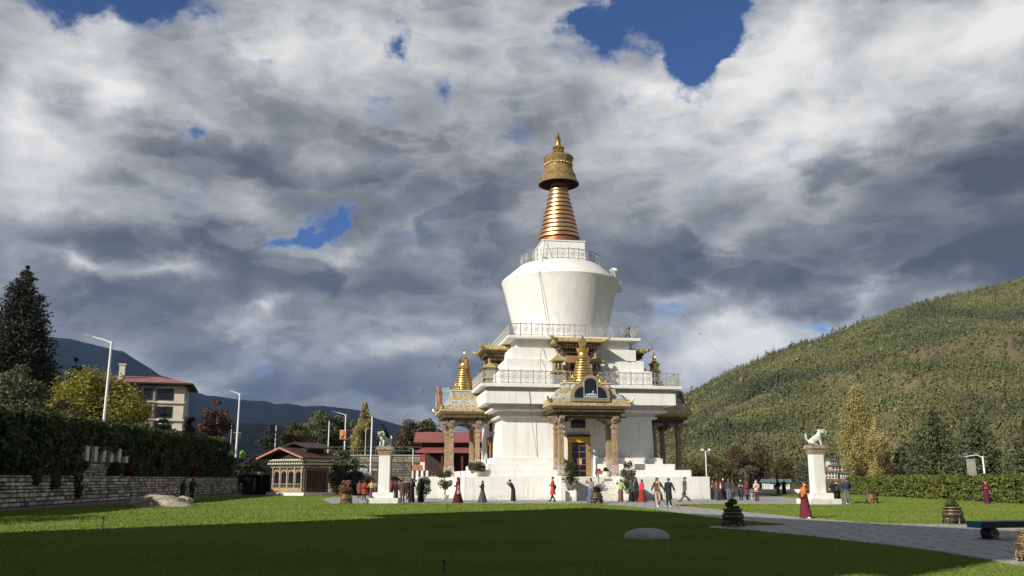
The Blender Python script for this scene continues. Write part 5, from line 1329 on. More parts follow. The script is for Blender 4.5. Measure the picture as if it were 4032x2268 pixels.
g_ = ground(1502, 1985); lion_pillar((g_.x, g_.y + 1.06, 0.01), radians(2), 'white square pillar left of the stupa with carved sandstone capital', radians(-125), 'white lion statue sitting on the left pillar, face turned to the lawn', .3, -.02)
g_ = ground(3255, 1989); lion_pillar((g_.x - .1, g_.y + 1.15, 0.01), radians(8), 'white square pillar on the right lawn with carved sandstone capital', radians(8), 'white lion statue on the right pillar, seen from the side with open mouth', 0, .03)

BOWLB = m_carved('black_bowl_with_gold_lines', (.020, .017, .014), (.30, .21, .09), 7, 1.2, .16)
LINEG = simple('worn_gold_trim', (.46, .34, .15), .45, .35, .3, 8)
TUBR = m_carved('red_brown_tub', (.11, .045, .03), (.50, .36, .16), 5, 1, .3)
def planter(base, s, rz, label, plant, pm, ph, pw, seed=0, n=900, leaf=.05, style='dark', parts=True):
    root = empty('planter', base, rz, label, 'planter', 'ornate pots with plants on the lawn', s * .80)
    b = MB(); b.smooth = True
    b.lathe([(.30, .27), (.42, .31), (.47, .42), (.465, .50), (.40, .58), (.375, .62), (.385, .69), (.43, .73), (.42, .75), (.36, .73), (.34, .66)], n=32, cap=True); b.build('bowl', BOWLB if style == 'dark' else TUBR, root, True)
    b = MB(); b.smooth = True
    for rr_, z in ((.475, .45), (.385, .61), (.43, .745)): b.tube([(rr_ * cos(2 * pi * i / 28), rr_ * sin(2 * pi * i / 28), z) for i in range(29)], .012, 5, False)
    b.build('gold_trim', LINEG, root, True)
    st = MB()
    st.lathe([(.445, .11), (.475, .13), (.475, .29), (.40, .30)], n=24)
    so = st.build('stand', BOWLB if style == 'dark' else TUBR, root)
    for i in range(6):
        a = 2 * pi * (i + .5) / 6; ca, sa = cos(a), sin(a)
        l = MB(); l.smooth = True
        P_ = lambda r, z: (r * ca, r * sa, z)
        l.tube([P_(.40, .22), P_(.45, .15), P_(.43, .07), P_(.45, .01), P_(.48, .03)], [(.09, .04), (.085, .04), (.07, .035), (.075, .035), (.03, .02)], 6); l.build('leg', BOWLB if style == 'dark' else TUBR, root, True)
    t = MB(); t.smooth = True
    for i in range(6):
        a0 = 2 * pi * (i + .5) / 6; a1 = a0 + 2 * pi / 6; pts = []
        for q in range(9):
            a = a0 + (a1 - a0) * q / 8; z = .28 - .075 * sin(pi * q / 8) ; pts.append((.482 * cos(a), .458 * sin(a), z))
        t.tube(pts, .010, 4); t.tube([(.48 * cos(a0), .48 * sin(a0), .26), (.50 * cos(a0), .50 * sin(a0), .16), (.47 * cos(a0), .47 * sin(a0), .07), (.51 * cos(a0), .51 * sin(a0), .012)], .011, 4)
    t.build('stand_trim', LINEG, so, True)
    b = MB(); b.lathe([(.0, .675), (.355, .68)], n=20, cap=False); b.build('soil', simple('dark_potting_soil', (.03, .022, .016), .95, 0, .3, 10), root)
    cl = blob_clumps(pw, ph, .66, 16, None, plant, seed); link('foliage', leaf_mesh('foliage', cl, n, leaf, pm, up=.3), root)
    b = MB(); b.smooth = True
    r = random.Random(seed)
    for i in range(6): c = cl[i]; b.tube([(0, 0, .66), (c[0] * .4, c[1] * .4, .66 + (c[2] - .66) * .6), c[:3]], [.02, .014, .005], 5)
    b.build('stem', BARK, root, True)
    return root
def gp(px, py, off=.45): g = ground(px, py); v = Vector((g.x, g.y, 0)).normalized(); return (g.x + v.x * off, g.y + v.y * off, .012)
planter(gp(2888, 2078), 1.0, .3, 'black and gold pot with dark leafy plant in shade beside the path', 'round', F_CEDAR, .52, .62, 1, 1500, .05)
planter(gp(3755, 2066), 1.0, .1, 'black and gold pot with green plant at the sunlit path edge', 'round', F_PLANT, .42, .62, 2, 1300, .05)
planter(gp(3435, 1984), 1.05, .2, 'brown pot with half withered plant on the right lawn beyond lion pillar', 'round', F_BRUSH, .38, .6, 3, 700, .06, 'brown')
planter(gp(1362, 1987), 1.1, .2, 'footed pot full of dusty red leaves left of the left lion pillar', 'round', F_PINKFL, 1.1, 1.35, 4, 2600, .075, 'brown')
planter(gp(4093, 2224), 1.0, .2, 'red brown tub cut off by the lower right corner', 'round', F_BRUSH, .3, .6, 5, 700, .05, 'brown')
g_ = ground(2352, 1984); planter((g_.x, g_.y + .4, .02), 1.15, .2, 'dark bronze bowl with dark clipped plant at the foot of the stair', 'round', F_DARK, .6, .7, 6, 1500, .05)
g_ = ground(2610, 1974); planter((g_.x, g_.y + 2.2, .02), 1.0, .2, 'dark pot half hidden behind couple at the platform wall', 'round', F_DARK, .35, .5, 7, 800, .05)

def bonsai(base, label, h, w, seed, pedestal, tiers):
    root = empty('potted_tree', base, 0, label, 'potted tree', 'potted trees around the stupa platform'); z = 0
    if pedestal: b = MB(); b.box(-.42, .42, -.42, .42, 0, pedestal); b.build('pedestal', PLASTER, root, bevel=.02); z = pedestal
    b = MB(); b.smooth = True; b.lathe([(.20, z + .001), (.30, z + .12), (.38, z + .34), (.42, z + .36), (.40, z + .40), (.32, z + .38)], n=20); b.build('pot', simple('glazed_grey_pot', (.20, .19, .16), .4, 0, .3, 5) if pedestal else PLASTER, root, True)
    b = MB(); b.smooth = True; b.tube([(0, 0, z + .3), (.06, 0, z + h * .4), (-.04, .03, z + h * .7), (0, 0, z + h * .95)], [.06, .05, .035, .015], 7); b.build('trunk', BARK, root, True)
    cl = []
    r = random.Random(seed)
    for zz, ww, hh in tiers:
        for i in range(11): a = r.random() * 6.28; q = r.random() ** .5 * ww * .36; cl.append((q * cos(a), q * sin(a), z + zz + r.uniform(-.3, .3) * hh, ww * .2, ww * .2, hh * .42))
    link('crown', leaf_mesh('crown', cl, 2600, .055, F_PLANTD, up=.4), root); return root
F_PLANTD = m_foliage('dark_bonsai_leaves', (.022, .036, .012), (.115, .135, .042), .15, 1.2)
bonsai(tuple(loc(-2.4, -13.9, .012)), 'two tiered potted tree on white pedestal left of the entrance stair', 2.1, 1.4, 1, .78, [(.95, 1.35, .9), (1.9, 1.15, .75)])
bonsai(tuple(loc(2.3, -13.7, .012)), 'taller conical potted tree right of the entrance stair', 2.4, 1.3, 2, .5, [(.8, 1.4, .8), (1.5, 1.25, .7), (2.2, .8, .6)])
bonsai(tuple(loc(-9.1, -9.2, 1.855)), 'round potted tree on the platform corner by the left porch', 1.3, 1.2, 3, 0, [(.75, 1.5, .75)])
bonsai(tuple(loc(-11.6, -8.4, .012)), 'spreading potted tree on the ground left of the platform', 2.6, 1.5, 4, .0, [(1.2, 1.4, .7), (2.1, 1.3, .6)])
bonsai(tuple(loc(-13.3, -6.5, .012)), 'leafy potted shrub near the side stair of the platform', 1.9, 1.5, 5, .0, [(.8, 1.5, .8), (1.5, 1.4, .7)])
bonsai(tuple(loc(-1.9, -9.4, 1.855)), 'small potted plant between left front pillars', .7, .5, 6, 0, [(.5, .5, .35)])
bonsai(tuple(loc(1.6, -9.6, 1.855)), 'small potted plant left of right front pillar', .7, .5, 7, 0, [(.5, .5, .35)])

# bench at the right edge
g_ = ground(3877, 2130)
bench = empty('bench', (g_.x + .55, g_.y + .45, .021), radians(14), 'dark blue and black bench with scrolled legs at the right edge of the paving', 'bench')
BBLUE = simple('teal_blue_paint', (.03, .16, .24), .5, 0, .3, 4); BDARK = m_carved('dark_bench_paint', (.012, .012, .014), (.06, .055, .05), 5, 1, .25)
b = MB(); b.box(-.62, 2.4, -.22, .30, .30, .46); b.build('seat', BDARK, bench, bevel=.01)
b = MB(); b.box(-.635, -.622, -.222, .302, .298, .462); b.build('end_panel', BBLUE, bench)
b = MB(); b.box(-.63, 2.41, -.23, .31, .462, .475); b.build('seat_top', simple('pale_slate_top', (.16, .21, .23), .6, 0, .25, 4), bench)  # seat top paler and greyer than the seat sides
for x in (-.15, 1.9):
    b = MB(); b.smooth = True
    sp_ = [(x + (.045 + .115 * t_) * cos(-t_ * 9.5 + 1.2), 0, .15 + (.03 + .09 * t_) * sin(-t_ * 9.5 + 1.2)) for t_ in [i / 30 for i in range(31)]]
    n0 = len(b.v); b.lathe([(.02, -.17), (.16, -.17), (.165, 0), (.16, .17), (.02, .17)], (0, 0, 0), 24); b.xf(n0, Matrix.Translation((x, .04, .15)) @ Matrix.Rotation(pi / 2, 4, 'X'))
    b.box(x - .22, x + .17, -.14, .22, 0, .03); lg = b.build('leg', BDARK, bench, True)
    b = MB(); b.smooth = True; b.tube([(p[0], -.145, p[2]) for p in sp_], .013, 5); b.build('scroll', LINEG, lg, True)
for q, (px, py, rz) in enumerate([(1300, 1942, -10), (940, 1947, 40)]):
    g_ = ground(px, py); r = empty('bench', (g_.x, g_.y, .012 if q else .012), radians(rz), ['pale carved bench beside the pavilion under the bushes', 'low bench under the seated person in white hat'][q], 'bench')
    b = MB(); b.box(-.65, .65, -.2, .2, .36, .42); b.build('seat', simple('weathered_bench_wood', (.22, .17, .12), .7, 0, .3, 4), r)
    for x in (-.55, .55):
        b = MB(); b.box(x - .05, x + .05, -.18, .18, 0, .358); b.build('leg', WOOD, r)
g_ = ground(2962, 1968); c_ = empty('chair', (g_.x, g_.y, .012), .4, 'small white plastic chair beside the pink shawl visitor', 'chair')
b = MB(); b.box(-.22, .22, -.22, .22, .42, .46); b.build('seat', WHITE_METAL, c_)
b = MB(); b.box(-.22, .22, .19, .22, .462, .85); b.build('backrest', WHITE_METAL, c_)
for x in (-.19, .19):
    for y in (-.19, .19): b = MB(); b.box(x - .02, x + .02, y - .02, y + .02, 0, .418); b.build('leg', WHITE_METAL, c_)
# small sprinkler stakes in the grass
for px, py, ht, lb in ((403, 2093, .42, 'thin sprinkler stake in the half shaded grass at left'), (1760, 2020, .4, 'thin sprinkler stake at the shadow edge in the middle lawn'), (1748, 2262, .2, 'short sprinkler stake in the dark lawn near the lower edge')):
    g_ = ground(px, py); r = empty('sprinkler', (g_.x, g_.y, 0), 0, lb, 'sprinkler', 'sprinkler stakes in the lawn')
    b = MB(); b.tube([(0, 0, -.05), (0, 0, ht)], .013, 6); b.build('stake', IRON, r); b = MB(); b.lathe([(.02, ht), (.03, ht + .03), (.01, ht + .05)], n=8); b.tube([(0, 0, ht * .9), (.08, 0, ht * .8)], .01, 5); b.build('nozzle', IRON, r)

# ================================================================== LAMPS
LAMPW = simple('bright_white_pole', (.80, .80, .80), .4, 0, .06, 2)
def street_lamp(px, pyt, d, z0, arm, label, r0=.10, head=True, tilt=.25, group='street lamps'):
    k_ = (1889 - pyt) / 16657; top = ttop_base(px, pyt, d); px = (px - 2016 * k_) / (1 - k_); base = aty(px, 1889, d)
    x = base.x; h = top - z0
    r = empty('street_lamp', (x, d, z0), 0, label, 'street lamp', group)
    b = MB(); b.smooth = True; b.tube([(0, 0, 0), (0, 0, h * .5), (0, 0, h)], [r0, r0 * .85, r0 * .7], 10); b.build('pole', LAMPW, r, True)
    b = MB(); b.box(-r0 * 1.8, r0 * 1.8, -r0 * 1.8, r0 * 1.8, 0, .06); b.build('base_plate', IRON, r)
    if arm:
        b = MB(); b.smooth = True; sg = 1 if arm > 0 else -1
        b.tube([(0, 0, h - .15), (arm * .25, 0, h + abs(arm) * .05), (arm * .75, 0, h + abs(arm) * tilt * .7)], [r0 * .5, r0 * .45, r0 * .35], 8); b.build('arm', LAMPW, r, True)
        b = MB(); b.box(-.32, .32, -.11, .11, -.035, .035, .0); b.xf(0, Matrix.Translation((arm * .86, 0, h + abs(arm) * tilt * .82)) @ Matrix.Rotation(-sg * .22, 4, 'Y')); b.build('lamp_head', simple('grey_lamp_head', (.32, .33, .34), .4, .2, .15, 5), r, bevel=.01)
    return r
def ttop_base(px, pyt, d): return aty(px, pyt, d).z
def lean_px(px, pyb, pyt): return px
street_lamp(440, 1344, 73, 4.3, -2.35, 'tall white street lamp at left in front of the yellow tree', .13)
street_lamp(945, 1549, 113, 4.3, -1.9, 'tall white street lamp at the far end of the ivy wall', .14)
street_lamp(857, 1633, 121, 4.3, 1.5, 'shorter pale lamp with arm over the reddish tree', .07)
street_lamp(1362, 1632, 126, 4.3, -1.9, 'white street lamp carrying the orange portrait banner', .11)
street_lamp(1466, 1641, 111, 0.0, -.5, 'tall plain white pole just left of the left lion pillar', .13)
street_lamp(1297, 1657, 125, 4.3, 0, 'white pole without arm left of the banner lamp', .10)
street_lamp(1088, 1676, 127, 4.3, 0, 'short white pole behind the pavilion roof', .09)
street_lamp(914, 1656, 128, 4.3, -.5, 'thin grey pole left of the tall lamp at ivy wall end', .05)
street_lamp(1441, 1690, 124, 4.3, .6, 'thin lamp with a small ball joint before the narrow poplar', .05)
street_lamp(1627, 1768, 107, 0, -.25, 'small white post lamp in front of the carved fence', .07)
street_lamp(2934, 1850, 108, 0, -1.0, 'white curved lamp on the right before the brown willows', .13)
street_lamp(3869, 1796, 72, 0, -1.85, 'white lamp with flat horizontal arm behind the hedge', .09, tilt=-.03)
# twin floodlight and concrete pylon
def flood(px, pyt, d, label, wide):
    x = aty(px, 1889, d).x; h = aty(px, pyt, d).z; r = empty('floodlight_mast', (x, d, 0), 0, label, 'floodlight', 'floodlight masts'); b = MB()
    if wide: b.prism([(-.28, -.2), (.28, -.2), (.28, .2), (-.28, .2)], 0, h - .25); b.box(-.3, .3, -.22, .22, h - .248, h - .15); b.build('pylon', simple('streaked_concrete', (.30, .285, .25), .85, 0, .3, 2, .3), r)
    else: b.tube([(0, 0, 0), (0, 0, h)], .08, 8); b.build('mast', LAMPW, r, True)
    b = MB(); b.box(-.55, .55, -.05, .05, h + .001, h + .07); b.build('crossbar', WHITE_METAL if not wide else IRON, r)
    for sx in (-1, 1):
        b = MB(); b.cbox((sx * .45, -.1, h + .22), (.36, .14, .26), 0, radians(-20)); b.build('floodlight', WHITE_METAL if not wide else simple('grey_flood_housing', (.16, .165, .16), .4, .3, .2, 4), r)
    if wide:
        b = MB()
        for q in (-.7, .7): b.tube([(q, 0, h - .1), (q, 0, h + .75)], .018, 5)
        b.tube([(-.7, 0, h + .75), (.7, 0, h + .75)], .018, 5); b.tube([(-.7, 0, h - .1), (.7, 0, h - .1)], .018, 5); b.build('cage', IRON, r)
flood(2783, 1778, 118, 'white mast with twin floodlights beyond the platform right end', False)
flood(3830, 1800, 75, 'grey concrete pylon with caged floodlights behind the hedge', True)

# ================================================================== PAVILION, BOOTH
FRZ = m_carved('painted_bhutanese_frieze', (.30, .22, .14), (.62, .55, .42), 5, 1, .8, (.14, .06, .04))
TIMB = simple('dark_brown_roof_timber', (.028, .018, .013), .8, 0, .4, 3)
LIMEW = simple('limewash_dentils', (.66, .60, .46), .75, 0, .2, 5)
STONEB = m_carved('painted_stone_wall', (.10, .07, .045), (.26, .20, .13), 4, 1, .6, (.05, .035, .025))
pv = empty('pavilion', (-22.4, 89.9, .01), radians(-31.9), 'small timber pavilion with painted arched windows and red gabled roof', 'pavilion', None, .93)
W2 = 2.45; DP = 3.7
b = MB(); b.box(-W2 - .35, W2 + .35, -.35, DP + .35, 0, .38); b.build('base', PLASTER, pv, bevel=.02)
b = MB(); b.box(-W2 + .05, W2 - .05, .05, DP, .381, 3.0); b.build('wall', STONEB, pv)
FR_ = simple('salmon_window_frame', (.34, .205, .125), .65, 0, .3, 6, .2)
for i in range(4):
    x = -1.62 + i * 1.08
    f = MB(); f.box(x - .50, x + .50, -.06, .048, .95, 2.72); fr = f.build('window', FR_, pv)
    arch = [(x - .36, .98), (x + .36, .98), (x + .36, 2.28), (x + .29, 2.48), (x + .14, 2.53), (x, 2.65), (x - .14, 2.53), (x - .29, 2.48), (x - .36, 2.28)]
    f = MB(); f.extrude_xz(arch, -.075, -.061); f.build('pane', GLASS, fr)
    f = MB(); f.box(x - .35, x + .35, -.09, -.076, 1.25, 1.28); f.box(x - .012, x + .012, -.09, -.0755, 1.0, 1.249); f.build('window_rail', LIMEW, fr)
    f = MB(); f.box(x - .48, x + .48, -.12, .045, .42, .88); f.build('sill_panel', simple('ochre_floral_panel', (.36, .23, .12), .7, 0, .5, 3, .3), pv)
for i in range(5):
    x = -2.16 + i * 1.08
    f = MB(); f.box(x - .07, x + .07, -.14, .045, .385, 2.98, .0); f.build('post', FRZ, pv)
f = MB(); f.box(-W2, W2, -.16, DP + .05, 2.985, 3.12); f.build('lintel', FRZ, pv)
f = MB(); f.box(-W2 - .12, W2 + .12, -.26, DP + .15, 3.122, 3.30); f.build('frieze', simple('blue_grey_frieze', (.075, .075, .075), .7, 0, .4, 4), pv)
f = MB(); f.box(-W2 - .32, W2 + .32, -.48, DP + .3, 3.50, 3.62); f.build('frieze', TIMB, pv)
f = MB()
for i in range(15):
    x = -W2 - .02 + i * (2 * W2 + .04) / 14; f.cbox((x, -.42, 3.40), (.20, .26, .17))
for j in range(14):
    y = .0 + j * DP / 13; f.cbox((W2 + .24, y, 3.40), (.26, .2, .17))
f.build('dentil_row', LIMEW, pv)
f = MB()
for i in range(24):
    x = -W2 - .28 + i * (2 * W2 + .56) / 23; f.cbox((x, -.56, 3.72), (.12, .20, .13))
for j in range(20):
    y = -.3 + j * (DP + .5) / 19; f.cbox((W2 + .40, y, 3.72), (.20, .12, .13))
f.build('dentil_row', LIMEW, pv)
f = MB(); f.box(-W2 - .45, W2 + .45, -.62, DP + .4, 3.79, 3.85); f.build('cornice', LIMEW, pv)
# timber slatted side (right face)
f = MB()
for j in range(9): y = .2 + j * .37; f.box(W2 - .048, W2 + .07, y, y + .22, .9, 2.6)
f.box(W2 - .048, W2 + .08, .1, DP - .1, 2.602, 2.75); f.box(W2 - .048, W2 + .08, .1, DP - .1, .75, .898); f.build('slatted_panel', simple('dark_maroon_slats', (.075, .03, .026), .7, 0, .4, 4), pv)
f = MB()
for j in range(9): y = .2 + j * .37; f.box(W2 - .048, W2 + .05, y, y + .20, .42, .74)
f.build('lower_panel', simple('dull_red_brown_panel', (.15, .07, .055), .7, 0, .4, 4), pv)
def gable(name, hw, y0, y1, ze, zp, th, parent, m1, m2):
    b = MB(); b.extrude_xz([(-hw, ze), (0, zp), (hw, ze), (hw, ze + th), (0, zp + th), (-hw, ze + th)], y0, y1); o = b.build(name, m1, parent); fixn(o.data)
    b = MB(); b.extrude_xz([(-hw - .02, ze - .06), (0, zp - .06), (hw + .02, ze - .06), (hw + .02, ze + th + .02), (0, zp + th + .02), (-hw - .02, ze + th + .02)], y0 - .06, y0 - .002); q = b.build('bargeboard', m2, o); fixn(q.data); return o
ROOFDK = simple('shaded_roof_sheet', (.085, .04, .034), .7, 0, .3, 1.5, .1)  # red sheet with the shade of the right slope put into its colour
BARGE = simple('salmon_bargeboard', (.40, .17, .125), .6, 0, .2, 3)
rf = gable('roof', 3.45, -1.4, DP + .7, 3.88, 5.0, .12, pv, ROOFDK, BARGE)
b = MB(); b.extrude_xz([(-2.8, 3.86), (2.8, 3.86), (0, 4.86)], -.3, DP); q = b.build('gable_wall', TIMB, pv); fixn(q.data)
rf2 = gable('upper_roof', 2.4, .6, DP + .8, 5.0, 5.62, .10, pv, ROOFDK, TIMB)
b = MB(); b.box(-1.6, 1.6, 1.0, DP, 4.7, 5.05); b.build('clerestory', TIMB, pv)
for x in (-2.9, 2.9): b = MB(); b.box(x - .1, x + .1, -.5, -.3, 3.851, 4.02); b.build('roof_post', LIMEW, pv)

g_ = ground(998, 1951); bt = empty('booth', (g_.x, g_.y + .8, .01), radians(-18), 'dark open booth with flat roof left of the pavilion', 'booth')
b = MB(); b.box(-1.25, 1.25, -.8, .8, 2.12, 2.24); b.box(-.7, .7, -.4, .4, 2.242, 2.42, .1); b.build('roof', simple('dull_grey_roof', (.16, .155, .15), .7, 0, .3, 3), bt)
for x in (-1.1, -.1, 1.1):
    for y in (-.7, .7): b = MB(); b.box(x - .05, x + .05, y - .05, y + .05, 0, 2.118); b.build('post', TIMB, bt)
b = MB(); b.box(-1.1, 1.1, .6, .68, .05, 2.1); b.build('back_panel', BLACK, bt)
b = MB(); b.box(-1.04, -.16, -.66, .58, .8, .86); b.box(-1.04, -.16, -.64, .58, .05, .79); b.build('counter', BLACK, bt)
b = MB(); b.box(.0, .16, -.5, -.42, .5, 1.85); b.build('pale_panel', simple('faded_card', (.33, .27, .2), .8, 0, .2, 4), bt)
b = MB(); b.box(-1.04, 1.04, -.6, .55, 1.45, 1.49); b.build('shelf', TIMB, bt)

# ================================================================== APARTMENT BLOCK
ab = empty('apartment_block', (aty(700, 1889, 150).x, 150, 4.3), radians(16), 'cream three storey apartment block with pinkish hipped roof and dark windows', 'building')
STUC = simple('cream_stucco', (.64, .60, .48), .85, 0, .16, .4, .2); BRK = simple('stained_brick_wall', (.27, .225, .175), .85, 0, .3, .8, .3)
LW = 16.0
b = MB(); b.box(-LW, 0, 0, 11, 0, 13.2); b.build('wall', STUC, ab)
b = MB(); b.box(-8.2, -4.6, -.25, -.002, 0, 13.15); b.build('brick_bay', BRK, ab)
b = MB(); b.box(-LW, -8.205, -.12, -.002, 0, 13.15); b.build('stone_bay', BRK, ab)
for fl in range(4):
    z = 10.4 - fl * 2.95
    for x0_, x1_, yy in ((-4.35, -1.75, 0), (-7.4, -5.1, -.25), (-10.7, -8.4, -.12), (-13.8, -11.6, -.12)):
        b = MB(); b.box(x0_, x1_, yy - .08, yy - .002, z, z + 1.95); w = b.build('window', simple('dark_window_frame', (.035, .025, .02), .6, 0, .3, 4), ab)
        n = 3
        for i in range(n):
            a = x0_ + .1 + (x1_ - x0_ - .2) * i / n; e = x0_ + .1 + (x1_ - x0_ - .2) * (i + 1) / n - .08; b = MB(); b.box(a, e, yy - .10, yy - .081, z + .15, z + 1.8); b.build('pane', GLASS, w)
    b = MB(); b.box(-8.3, .25, -.42, -.255, z - .42, z - .22); b.build('string_course', STUC, ab)
b = MB()
for i in range(34): x = -LW + .3 + i * (LW + 0) / 34; b.box(x, x + .18, -.5, -.26, 12.75, 13.0)
b.build('eave_bracket', TIMB, ab)
b = MB()
e = 1.35; vs = [(-LW - e, -e, 13.25), (e, -e, 13.25), (e, 11 + e, 13.25), (-LW - e, 11 + e, 13.25), (-LW + 4, 5.5, 14.9), (-4.5, 5.5, 14.9)]
b.add(vs, [(0, 1, 5, 4), (1, 2, 5), (2, 3, 4, 5), (3, 0, 4)]); b.add([(v[0], v[1], v[2] - .01) for v in vs[:4]], [(0, 3, 2, 1)]); q = b.build('roof', simple('faded_pink_roof_sheet', (.33, .125, .11), .6, 0, .3, .6, .1), ab)
b = MB(); b.box(-LW - e, e, -e, 11 + e, 13.0, 13.235); b.build('roof_fascia', TIMB, q)
b = MB(); b.box(-10.9, -10.0, 2.0, 2.9, 13.9, 16.4); b.box(-11.05, -9.85, 1.85, 3.05, 16.401, 16.6); b.build('chimney', STUC, q)
b = MB(); b.tube([(-6.2, 4, 14), (-6.2, 4, 16.2)], .05, 6); b.build('antenna', IRON, q)
b = MB(); b.box(.002, 1.2, 4.2, 8, 5.0, 5.15); b.box(.002, 1.2, 4.2, 8, 7.95, 8.1); b.build('balcony', STUC, ab)
# a low flat block beyond it
lb = empty('low_house', (aty(790, 1889, 160).x, 160, 4.3), 0, 'low grey flat roofed house behind the reddish tree', 'building')
b = MB(); b.box(-3.5, 3.5, 0, 7, 0, 4.2); b.build('wall', simple('grey_render', (.16, .15, .14), .85, 0, .3, 1), lb); b = MB(); b.box(-3.8, 3.8, -.3, 7.3, 4.201, 4.4); b.build('roof', TIMB, lb)
for q, px in enumerate((900, 948)):
    x = aty(px, 1889, 114).x; t = empty('water_tank', (x, 114, 4.3), 0, ['bright green water tank left of the far lamp base', 'bright green water tank right of the far lamp base'][q], 'water tank', 'green water tanks')
    b = MB(); b.smooth = True; b.lathe([(.36, 0), (.38, .1), (.38, .62), (.30, .78), (.12, .95)], n=20); b.build('tank', simple('bright_green_plastic', (.20, .48, .05), .45, 0, .1, 3), t, True); b = MB(); b.lathe([(.14, .951), (.14, 1.02), (.02, 1.03)], n=14); b.build('lid', IRON, t)

# ================================================================== BACK WALL, FRET FENCE, HALL
rw = empty('retaining_wall', (-15, 121, 0), 0, 'tan stone retaining wall carrying the upper road behind the visitors', 'wall')
TANST = m_stones('tan_ashlar', (.22, .18, .13), (.31, .27, .20), (.38, .33, .25))
b = MB(); b.box(-21, 19, 0, 1.0, 0, 4.75); b.build('wall_core', MORTAR, rw)
b = MB(); rr = random.Random(14); rubble(b, (-21, 0), (19, 0), 0, 4.7, .32, .8, .04, rr, 1); q = b.build('ashlar', TANST, rw); fixn(q.data)
b = MB(); b.box(-21, 19, -.1, 1.1, 4.752, 4.9); b.build('coping', simple('concrete_coping', (.34, .32, .28), .85, 0, .2, 1, .2, 'world'), rw)
gr = empty('guard_rail', (-15, 121.5, 4.9), 0, 'green pipe guard rail along the upper road', 'railing'); GRN = simple('dull_green_pipe', (.16, .19, .13), .5, .1, .25, 3)
b = MB()
for z in (.55, 1.05): b.tube([(-21, 0, z), (19, 0, z)], .035, 6)
b.build('rail', GRN, gr)
for i in range(17): b = MB(); b.tube([(-21 + i * 2.5, 0, 0), (-21 + i * 2.5, 0, 1.1)], .04, 6); b.build('post', GRN, gr)
ff = empty('fret_fence', (-14, 112, 0), 0, 'dark iron fence with square fret pattern panels between posts', 'fence')
pme = MB()
def fret(b, x0, x1, z0, z1, y=0.):
    t = .035
    def bar(a, c, e, f): b.box(min(a, e) - t, max(a, e) + t, y - .03, y + .03, min(c, f) - t, max(c, f) + t)
    W_, H_ = x1 - x0, z1 - z0; nx, nz = 5, 4
    for (a, c, e, f) in ((0, 0, 1, 0), (0, 1, 1, 1), (0, 0, 0, 1), (1, 0, 1, 1)): bar(x0 + a * W_, z0 + c * H_, x0 + e * W_, z0 + f * H_)
    for i in range(nx):
        for j in range(nz):
            cx, cz = x0 + (i + .5) * W_ / nx, z0 + (j + .5) * H_ / nz; w, h = W_ / nx * .32, H_ / nz * .32
            o = (i + j) % 2
            S = [(-1, -1, 1, -1), (1, -1, 1, 1), (1, 1, -1, 1), (-1, 1, -1, 0), (-1, 0, .3, 0)] if o else [(-1, 1, -1, -1), (-1, -1, 0, -1), (0, -1, 0, .6), (1, 1, 1, -1), (-1, 1, 1, 1)]
            for a, c, e, f in S: bar(cx + a * w, cz + c * h, cx + e * w, cz + f * h)
FRET = simple('weathered_iron_fret', (.07, .06, .05), .6, .3, .3, 4)
for i in range(3):
    b = MB(); x0_ = -5.4 + i * 2.95; fret(b, x0_ + .12, x0_ + 2.75, 2.0, 3.75); b.build('fret_panel', FRET, ff)
for i in range(4): b = MB(); x0_ = -5.45 + i * 2.95; b.box(x0_ - .07, x0_ + .07, -.07, .07, 0, 4.3); b.build('post', FRET, ff)
b = MB(); b.box(-5.5, 3.4, -.12, .12, 0, 1.3); b.build('white_base', PLASTER, ff)
b = MB()
for i in range(24): b.box(-5.3 + i * .36, -5.2 + i * .36, -.16, -.121, .1, 1.25)
b.build('white_baluster', WHITE_METAL, ff)
hall = empty('prayer_hall', (-11.5, 106, 0), radians(3), 'open hall with two level maroon red roof left of the stupa porch', 'hall')
HALLR = simple('maroon_roof_sheet', (.29, .095, .09), .55, 0, .15, .8, .1)
def xgable(name, x0, x1, hw, ze, zp, th, parent, m):
    b = MB(); st = 0; b.extrude_xz([(-hw, ze), (0, zp), (hw, ze), (hw, ze + th), (0, zp + th), (-hw, ze + th)], x0, x1); b.xf(0, Matrix.Rotation(pi / 2, 4, 'Z')); b.xf(0, Matrix.Translation((x0 + x1, 0, 0)) @ Matrix.Scale(-1, 4, (1, 0, 0)) @ Matrix.Translation((x0 + x1 , 0, 0)) @ Matrix.Translation((-(x0 + x1) * 0, 0, 0))) if False else None
    o = b.build(name, m, parent); fixn(o.data); return o
b = MB(); vs = [(0, -2.9, 5.95), (11, -2.9, 5.95), (11, 2.9, 5.95), (0, 2.9, 5.95), (0, 0, 7.15), (11, 0, 7.15)]
b.add(vs + [(v[0], v[1], v[2] - .14) for v in vs], [(0, 1, 5, 4), (2, 3, 4, 5), (6, 10, 11, 7), (8, 11, 10, 9), (0, 6, 7, 1), (3, 2, 8, 9), (0, 4, 10, 6), (4, 3, 9, 10), (1, 7, 11, 5), (5, 11, 8, 2)]); q = b.build('roof', HALLR, hall); fixn(q.data)
b = MB(); b.box(.9, 10.5, -2.0, 2.0, 5.0, 5.9); b.build('clerestory', simple('deep_maroon_boards', (.06, .02, .02), .8, 0, .3, 3), hall)
b = MB(); vs = [(.2, -3.7, 4.75), (11, -3.7, 4.75), (11, -1.9, 5.35), (1.2, -1.9, 5.35)]; b.add(vs + [(v[0], v[1], v[2] - .14) for v in vs], [(0, 1, 2, 3), (7, 6, 5, 4), (0, 4, 5, 1), (1, 5, 6, 2), (2, 6, 7, 3), (3, 7, 4, 0)]); q = b.build('lower_roof', HALLR, hall); fixn(q.data)
for i in range(5): b = MB(); x = 1.0 + i * 2.3; b.box(x - .13, x + .13, -3.2, -2.94, 0, 4.7); b.build('column', DARK_RED, hall)
